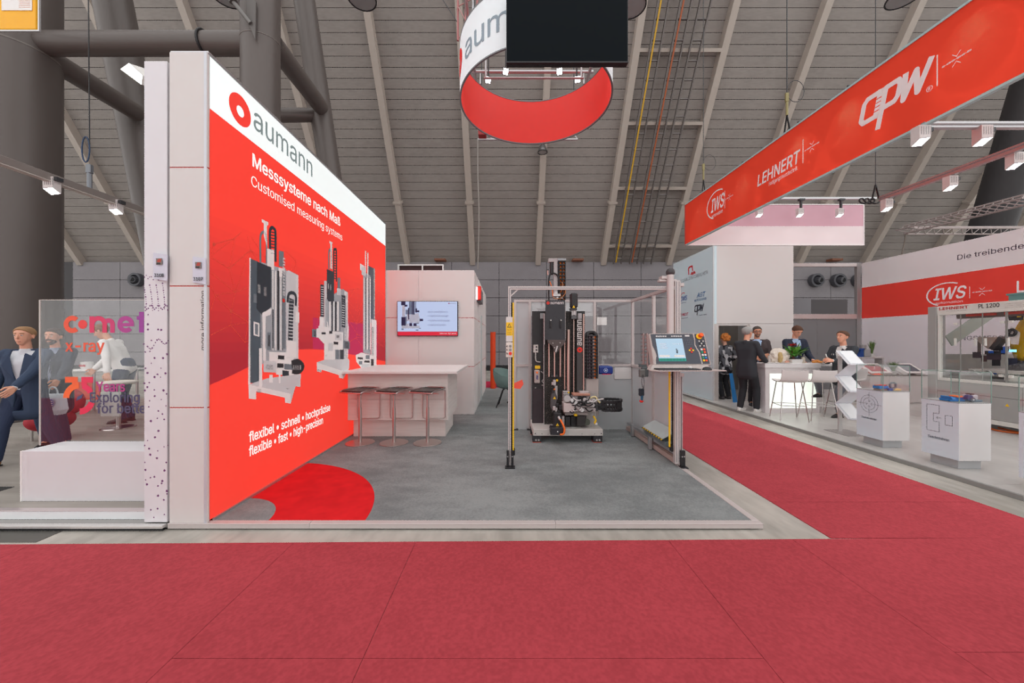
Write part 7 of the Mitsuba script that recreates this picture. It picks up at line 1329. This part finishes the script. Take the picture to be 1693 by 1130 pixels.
    for i, sx in enumerate((-1, 1)):
        d = wr[i] - el[i]; d /= np.linalg.norm(d); pn = np.asarray(palm[i], float) if palm else np.array([-sx * .8, .1, -.5]); pn = pn - d * pn.dot(d); pn /= np.linalg.norm(pn); a_ = np.cross(d, pn) * sx
        if a_[1] < 0 and abs(a_[1]) > .5 or a_[2] < -.6: a_ = -a_
        w0_ = wr[i]; K = lambda t, u_, v_: w0_ + d * t + a_ * u_ + pn * v_
        hn.append(hl(S(w0_, .026), S(K(.03, .02, 0), .016), S(K(.03, -.02, 0), .016), S(K(.085, .03, .004), .012), S(K(.085, -.03, .004), .012)))
        for j, (u_, ln_) in enumerate(((.031, .066), (.011, .076), (-.010, .072), (-.030, .056))):
            p0, p1, p2 = K(.085, u_, .004), K(.085 + ln_ * .5, u_ * 1.08, .016), K(.085 + ln_ * .86, u_ * 1.1, .045); hn += [hl(S(p0, .0105), S(p1, .0095)), hl(S(p1, .0095), S(p2, .008))]
        hn += [hl(S(K(.025, .028, .006), .014), S(K(.055, .056, .018), .0115)), hl(S(K(.055, .056, .018), .0115), S(K(.088, .058, .034), .009))]
    body = union(hd + hn + torso(0) + sum([arm(i, 0, 0) for i in (0, 1)], []) + sum([leg(i, 0, 0) for i in (0, 1)], []) + [hl(S(an[i], .038), S(feet[i] + [0, .08, .035], .03)) for i in (0, 1)])
    put(P, soft(body, 0.02 * s, 6), M(skin, 0.5), True)
    for sx in (-1, 1):
        part(P, 'eye', trimesh.creation.icosphere(2, .0115 * s).apply_translation(W(H((sx * .031, .0845, .014)))), M((206, 198, 190), 0.4), True); part(P, 'eyelid', trimesh.creation.icosphere(2, .0128 * s).apply_translation(W(H((sx * .031, .0825, .0205)))), M(skin, 0.5), True); part(P, 'iris', trimesh.creation.icosphere(2, .0062 * s).apply_translation(W(H((sx * .031, .0915, .013)))), M((52, 40, 34), 0.3), True)
        part(P, 'eyebrow', bar(W(H((sx * .018, .098, .036))), W(H((sx * .05, .082, .038))), .010 * s, .008 * s), M(hair, 0.8))
    part(P, 'mouth', bar(W(H((-.022, .090, -.0685))), W(H((.022, .090, -.0685))), .010 * s, .005 * s), M((150, 78, 70), 0.5))
    # hair
    if hair_style == 'curly':
        r_ = np.random.default_rng(4); bl = [hl(S(H((0, -.035, .05)), .105), S(H((0, .0, .06)), .095))] + [sph(W(H((.115 * math.sin(t) * math.cos(p), -.03 + .11 * math.sin(t) * math.sin(p), .045 + .115 * math.cos(t)))), .034 * s, 10) for t, p in zip(r_.uniform(0.1, 2.2, 46), r_.uniform(-3.3, .3, 46))]; hm = union(bl); part(P, 'hair', soft(hm, .02, 1), M(hair, 0.9), True)
    else:
        big = hl(S(H((0, -.03, .042)), .091), S(H((0, .022, .048)), .083)); cutp = H((0, .055, .05)); n_ = A @ (R @ np.array([0, -.62, .78])); n_ /= np.linalg.norm(n_)
        hm = big.trim_by_plane([float(v) for v in n_], float(np.dot(n_, W(H((0, .02, .03))))))
        side = big.trim_by_plane([float(v) for v in (A @ (R @ np.array([0, -1.0, .12])))], float(np.dot(A @ (R @ np.array([0, -1.0, .12])), W(H((0, .012, 0)))))); part(P, 'hair', soft(union([hm, side]), .014, 3), M(hair, 0.85), True)
    if beard:
        bm = hl(S(H((0, .03, -.035)), .0645), S(H((0, .052, -.087)), .036), S(H((0, .0, -.05)), .055)); n_ = A @ (R @ np.array([0, .45, -.9])); n_ /= np.linalg.norm(n_); part(P, 'beard', soft(bm.trim_by_plane([float(v) for v in n_], float(np.dot(n_, W(H((0, .06, -.05)))))), .014, 2), M(beard, 0.9), True)
    if glasses:
        part(P, 'glasses', [tube([W(H((sx * .033 + .024 * math.cos(a), .106, .012 + .018 * math.sin(a)))) for a in np.linspace(0, 6.28, 14)], .003, 5) for sx in (-1, 1)] + [cyl(W(H((-.01, .108, .014))), W(H((.01, .108, .014))), .003, 5)] + [cyl(W(H((sx * .057, .104, .014))), W(H((sx * .083, .0, .02))), .003, 5) for sx in (-1, 1)], M((40, 38, 42), 0.3))
    # clothes
    hem = .92 if shirt_only else (.80 - coat)
    if shirt_only:
        part(P, 'shirt', soft(union(torso(.014, .95) + sum([arm(i, .014, .014, .93) for i in (0, 1)], []) + [hl(S(nb, .066), S(nb - [0, 0, .03], .07))])), top, True)
    else:
        if shirt: part(P, 'shirt', soft(union(torso(.009) + [hl(S(nb + [0, .004, .015], .062), S(nb - [0, 0, .04], .07))])), shirt, True); part(P, 'cuff', [soft(hl(S(el[i] + (wr[i] - el[i]) * .9, .037), S(el[i] + (wr[i] - el[i]) * .97, .036)), .02, 2) for i in (0, 1)], shirt, True)
        jk = union(torso(.024, hem) + sum([arm(i, .017, .017, .91) for i in (0, 1)], []) + [hl(S(nb - [0, .03, .0], .058), S(nb - [0, .0, .05], .08))])
        if shirt and opening:
            wv = [W(up((x, y, z))) for y in (.02, .5) for x, z in ((-opening, 1.60), (opening, 1.60), (opening * .85, 1.42), (-opening * .85, 1.42), (.012, 1.05), (-.012, 1.05), (.05, .70), (-.05, .70))]
            v_ = m3.Manifold.hull_points(np.array(wv[:6] + wv[8:14], np.float64).tolist() if False else [tuple(map(float, w_)) for w_ in wv[:6] + wv[8:14]]); jk = jk - v_
            jk = jk - m3.Manifold.hull_points([tuple(map(float, wv[i])) for i in (4, 5, 6, 7, 12, 13, 14, 15)])
        part(P, 'jacket', soft(jk, .02, 5), top, True)
        if shirt and opening:
            for sx in (-1, 1): part(P, 'jacket__lapel', hull([W(up((sx * x, y, z))) for x, y, z in ((opening * .7, .13, 1.45), (opening * 1.3, .118, 1.40), (opening * 1.15, .142, 1.30), (.02, .142, 1.12), (opening * .6, .135, 1.45), (opening * 1.2, .124, 1.41), (.03, .148, 1.13))]), top)
    part(P, 'trousers', soft(union([hl(S((-.075, 0, pz), .112), S((.075, 0, pz), .112), S((-.06, 0, pz + .09), .10), S((.06, 0, pz + .09), .10))] + sum([leg(i, .014, .022, .96) for i in (0, 1)], []))), trousers, True)
    for i in (0, 1):
        fd_ = np.array([0, 1.0, 0]); part(P, 'shoe', soft(hl(S(an[i] - [0, .012, .02], .043), S(feet[i] + [0, -.045, .034], .033), S(feet[i] + [0, .10, .032], .031), S(feet[i] + [0, .165, .024], .022)), .02, 3), shoes, True); part(P, 'sole', hull([W(feet[i] + [x, y, z]) for z in (0.001, .016) for x, y in ((-.034, -.075), (.034, -.075), (-.044, .09), (.044, .09), (-.02, .185), (.02, .185))]), M((210, 206, 200), 0.6) if shoes == WHITE else BLACK)
    if badge: part(P, 'jacket__name_badge', bar(W(up((.075, .142, 1.33))), W(up((.13, .128, 1.325))), .004, .03 * s, up=Z_), WHITE)
    return P
SK = (222, 160, 132)
NAVY = M((36, 44, 62), 0.8); CHAR = M((44, 46, 52), 0.8); BROWN = M((66, 56, 58), 0.8); TRB = M((34, 35, 40), 0.85); JEAN = M((40, 52, 78), 0.85); LBL = M((168, 192, 224), 0.7); WS = M((224, 222, 220), 0.7); GRT = M((92, 92, 100), 0.8); SHB = M((36, 32, 32), 0.4); SHBR = M((136, 92, 54), 0.5)
person('man in a dark suit and white trainers seen from behind beside the lit counter', (5.10, 7.72, PZ), (0.9, 0.45), 1.80, SK, (150, 148, 146), CHAR, TRB, WHITE, hands=((5.44, 7.98, 1.20), (5.47, 7.66, 1.12)), feet=((5.05, 7.84, PZ), (5.28, 7.66, PZ)), shirt=WS, glasses=True, head=(-0.15, 0.0))
person('man in a brown jacket and blue shirt standing behind the lit counter\'s left end', (5.80, 8.42, PZ), (-0.38, -0.92), 1.84, (206, 146, 118), (74, 66, 62), BROWN, TRB, SHB, hands=((5.80, 8.1, 1.20), (5.70, 8.06, 1.24)), shirt=LBL, glasses=True, head=(0, 0.12), beard=(120, 96, 84), opening=0.1)
person('man in a dark blue jacket looking down behind the pot plant', (6.62, 8.42, PZ), (-0.05, -1.0), 1.86, SK, (84, 56, 42), NAVY, TRB, SHB, hands=((6.78, 8.04, 1.13), (6.45, 8.04, 1.13)), shirt=LBL, head=(0, 0.5), lean=0.16, opening=0.1)
person('man in a grey suit with name badge seated on a bar chair', (6.68, 7.2, PZ), (-1.0, -0.22), 1.78, SK, (92, 64, 48), M((52, 56, 62), 0.8), GRT, SHB, hands=((6.33, 7.03, 1.17), (6.33, 7.22, 1.18)), feet=((6.52, 7.12, PZ), (6.42, 7.45, 0.40)), shirt=WS, pelvis_z=0.91, head=(0.0, -0.08), badge=True, opening=0.1)
solo('paper_napkin', 'white paper napkin held in the hands of the seated man', 'napkin', hull([[6.27, 7.08, 1.2], [6.23, 7.1, 1.29], [6.30, 7.16, 1.3], [6.31, 7.15, 1.18], [6.25, 7.12, 1.27]]), WHITE)
CAMO = MP('camo_cloth', lambda p, n, uv: mikit.mix(mikit.mix(lin((36, 36, 42)), lin((96, 98, 104)), mikit.smoothstep(0.48, 0.52, mikit.noise(p.x * 14, p.z * 14, p.y * 14))), lin((196, 196, 200)), mikit.smoothstep(0.62, 0.65, mikit.noise(p.x * 11 + 5, p.z * 13, p.y * 11))), 0.8)
person('woman with curly red hair in a grey camouflage jacket standing in the cabin doorway', (5.66, 9.42, PZ), (-0.25, 0.97), 1.66, (224, 170, 145), (206, 128, 64), CAMO, TRB, M((84, 78, 80), 0.6), hands=((5.42, 9.52, 1.0), (5.85, 9.6, 1.0)), hair_style='curly')
person('visitor in an open navy jacket walking at the left picture edge', (qx(34, 4.25), 4.3, LF), (0.35, -0.94), 1.60, (212, 158, 132), (150, 116, 84), M((46, 62, 86), 0.8), JEAN, SHBR, hands=((-5.46, 4.0, 1.0), (-5.85, 4.12, 0.93)), feet=((-5.53, 4.5, LF), (-5.80, 4.1, LF)), shirt=M((196, 200, 206), 0.7), opening=0.12, coat=0.12)
person('bearded visitor in a dark jacket carrying a grey bag beside the glass edge', (qx(84, 4.9), 4.95, LF), (0.3, -0.95), 1.60, (206, 150, 124), (62, 46, 40), M((34, 42, 60), 0.8), JEAN, SHB, hands=((-5.80, 4.66, 0.98), (-6.36, 4.75, 0.95)), shirt=M((130, 140, 160), 0.7), beard=(84, 60, 50), opening=0.07, coat=0.2)
k = thing('carrier_bag', 'pale grey carrier bag with a round blue emblem held by the bearded visitor', 'bag'); bcx = qx(91, 4.62)
put(k, hull([[bcx + sx * r, 4.6 + sy * d_, z] for sx in (-1, 1) for sy in (-1, 1) for r, d_, z in ((.11, .04, .62), (.14, .05, .68), (.13, .03, .88))]), M((196, 204, 212), 0.5)); part(k, 'emblem', extrude(ring_poly((bcx, .77), .0, .07).intersection(sg.box(bcx - 1, .72, bcx + 1, .82)), .002, [0, 4.548, 0], X_, Z_, -Y_), M((50, 80, 150), 0.5)); part(k, 'emblem_line', [bx(bcx - .06, bcx + .06, 4.543, 4.546, z, z + .008) for z in (.74, .765, .79)], WHITE); part(k, 'handle', tube([[bcx + .06 * math.cos(a), 4.6, .88 + .09 * math.sin(a)] for a in np.linspace(0, math.pi, 10)], .008, 6), M((196, 204, 212), 0.5))
person('man in a white shirt leaning over a stool behind the lettered glass', (-6.75, 6.42, LF), (-0.93, -0.3), 1.80, (206, 150, 122), (120, 84, 58), WS, JEAN, SHB, hands=((-7.02, 6.05, 0.86), (-6.55, 6.1, 0.88)) if False else ((-6.62, 6.02, 0.93), (-7.08, 6.12, 0.93)), lean=0.42, shirt_only=True, head=(0, 0.3))
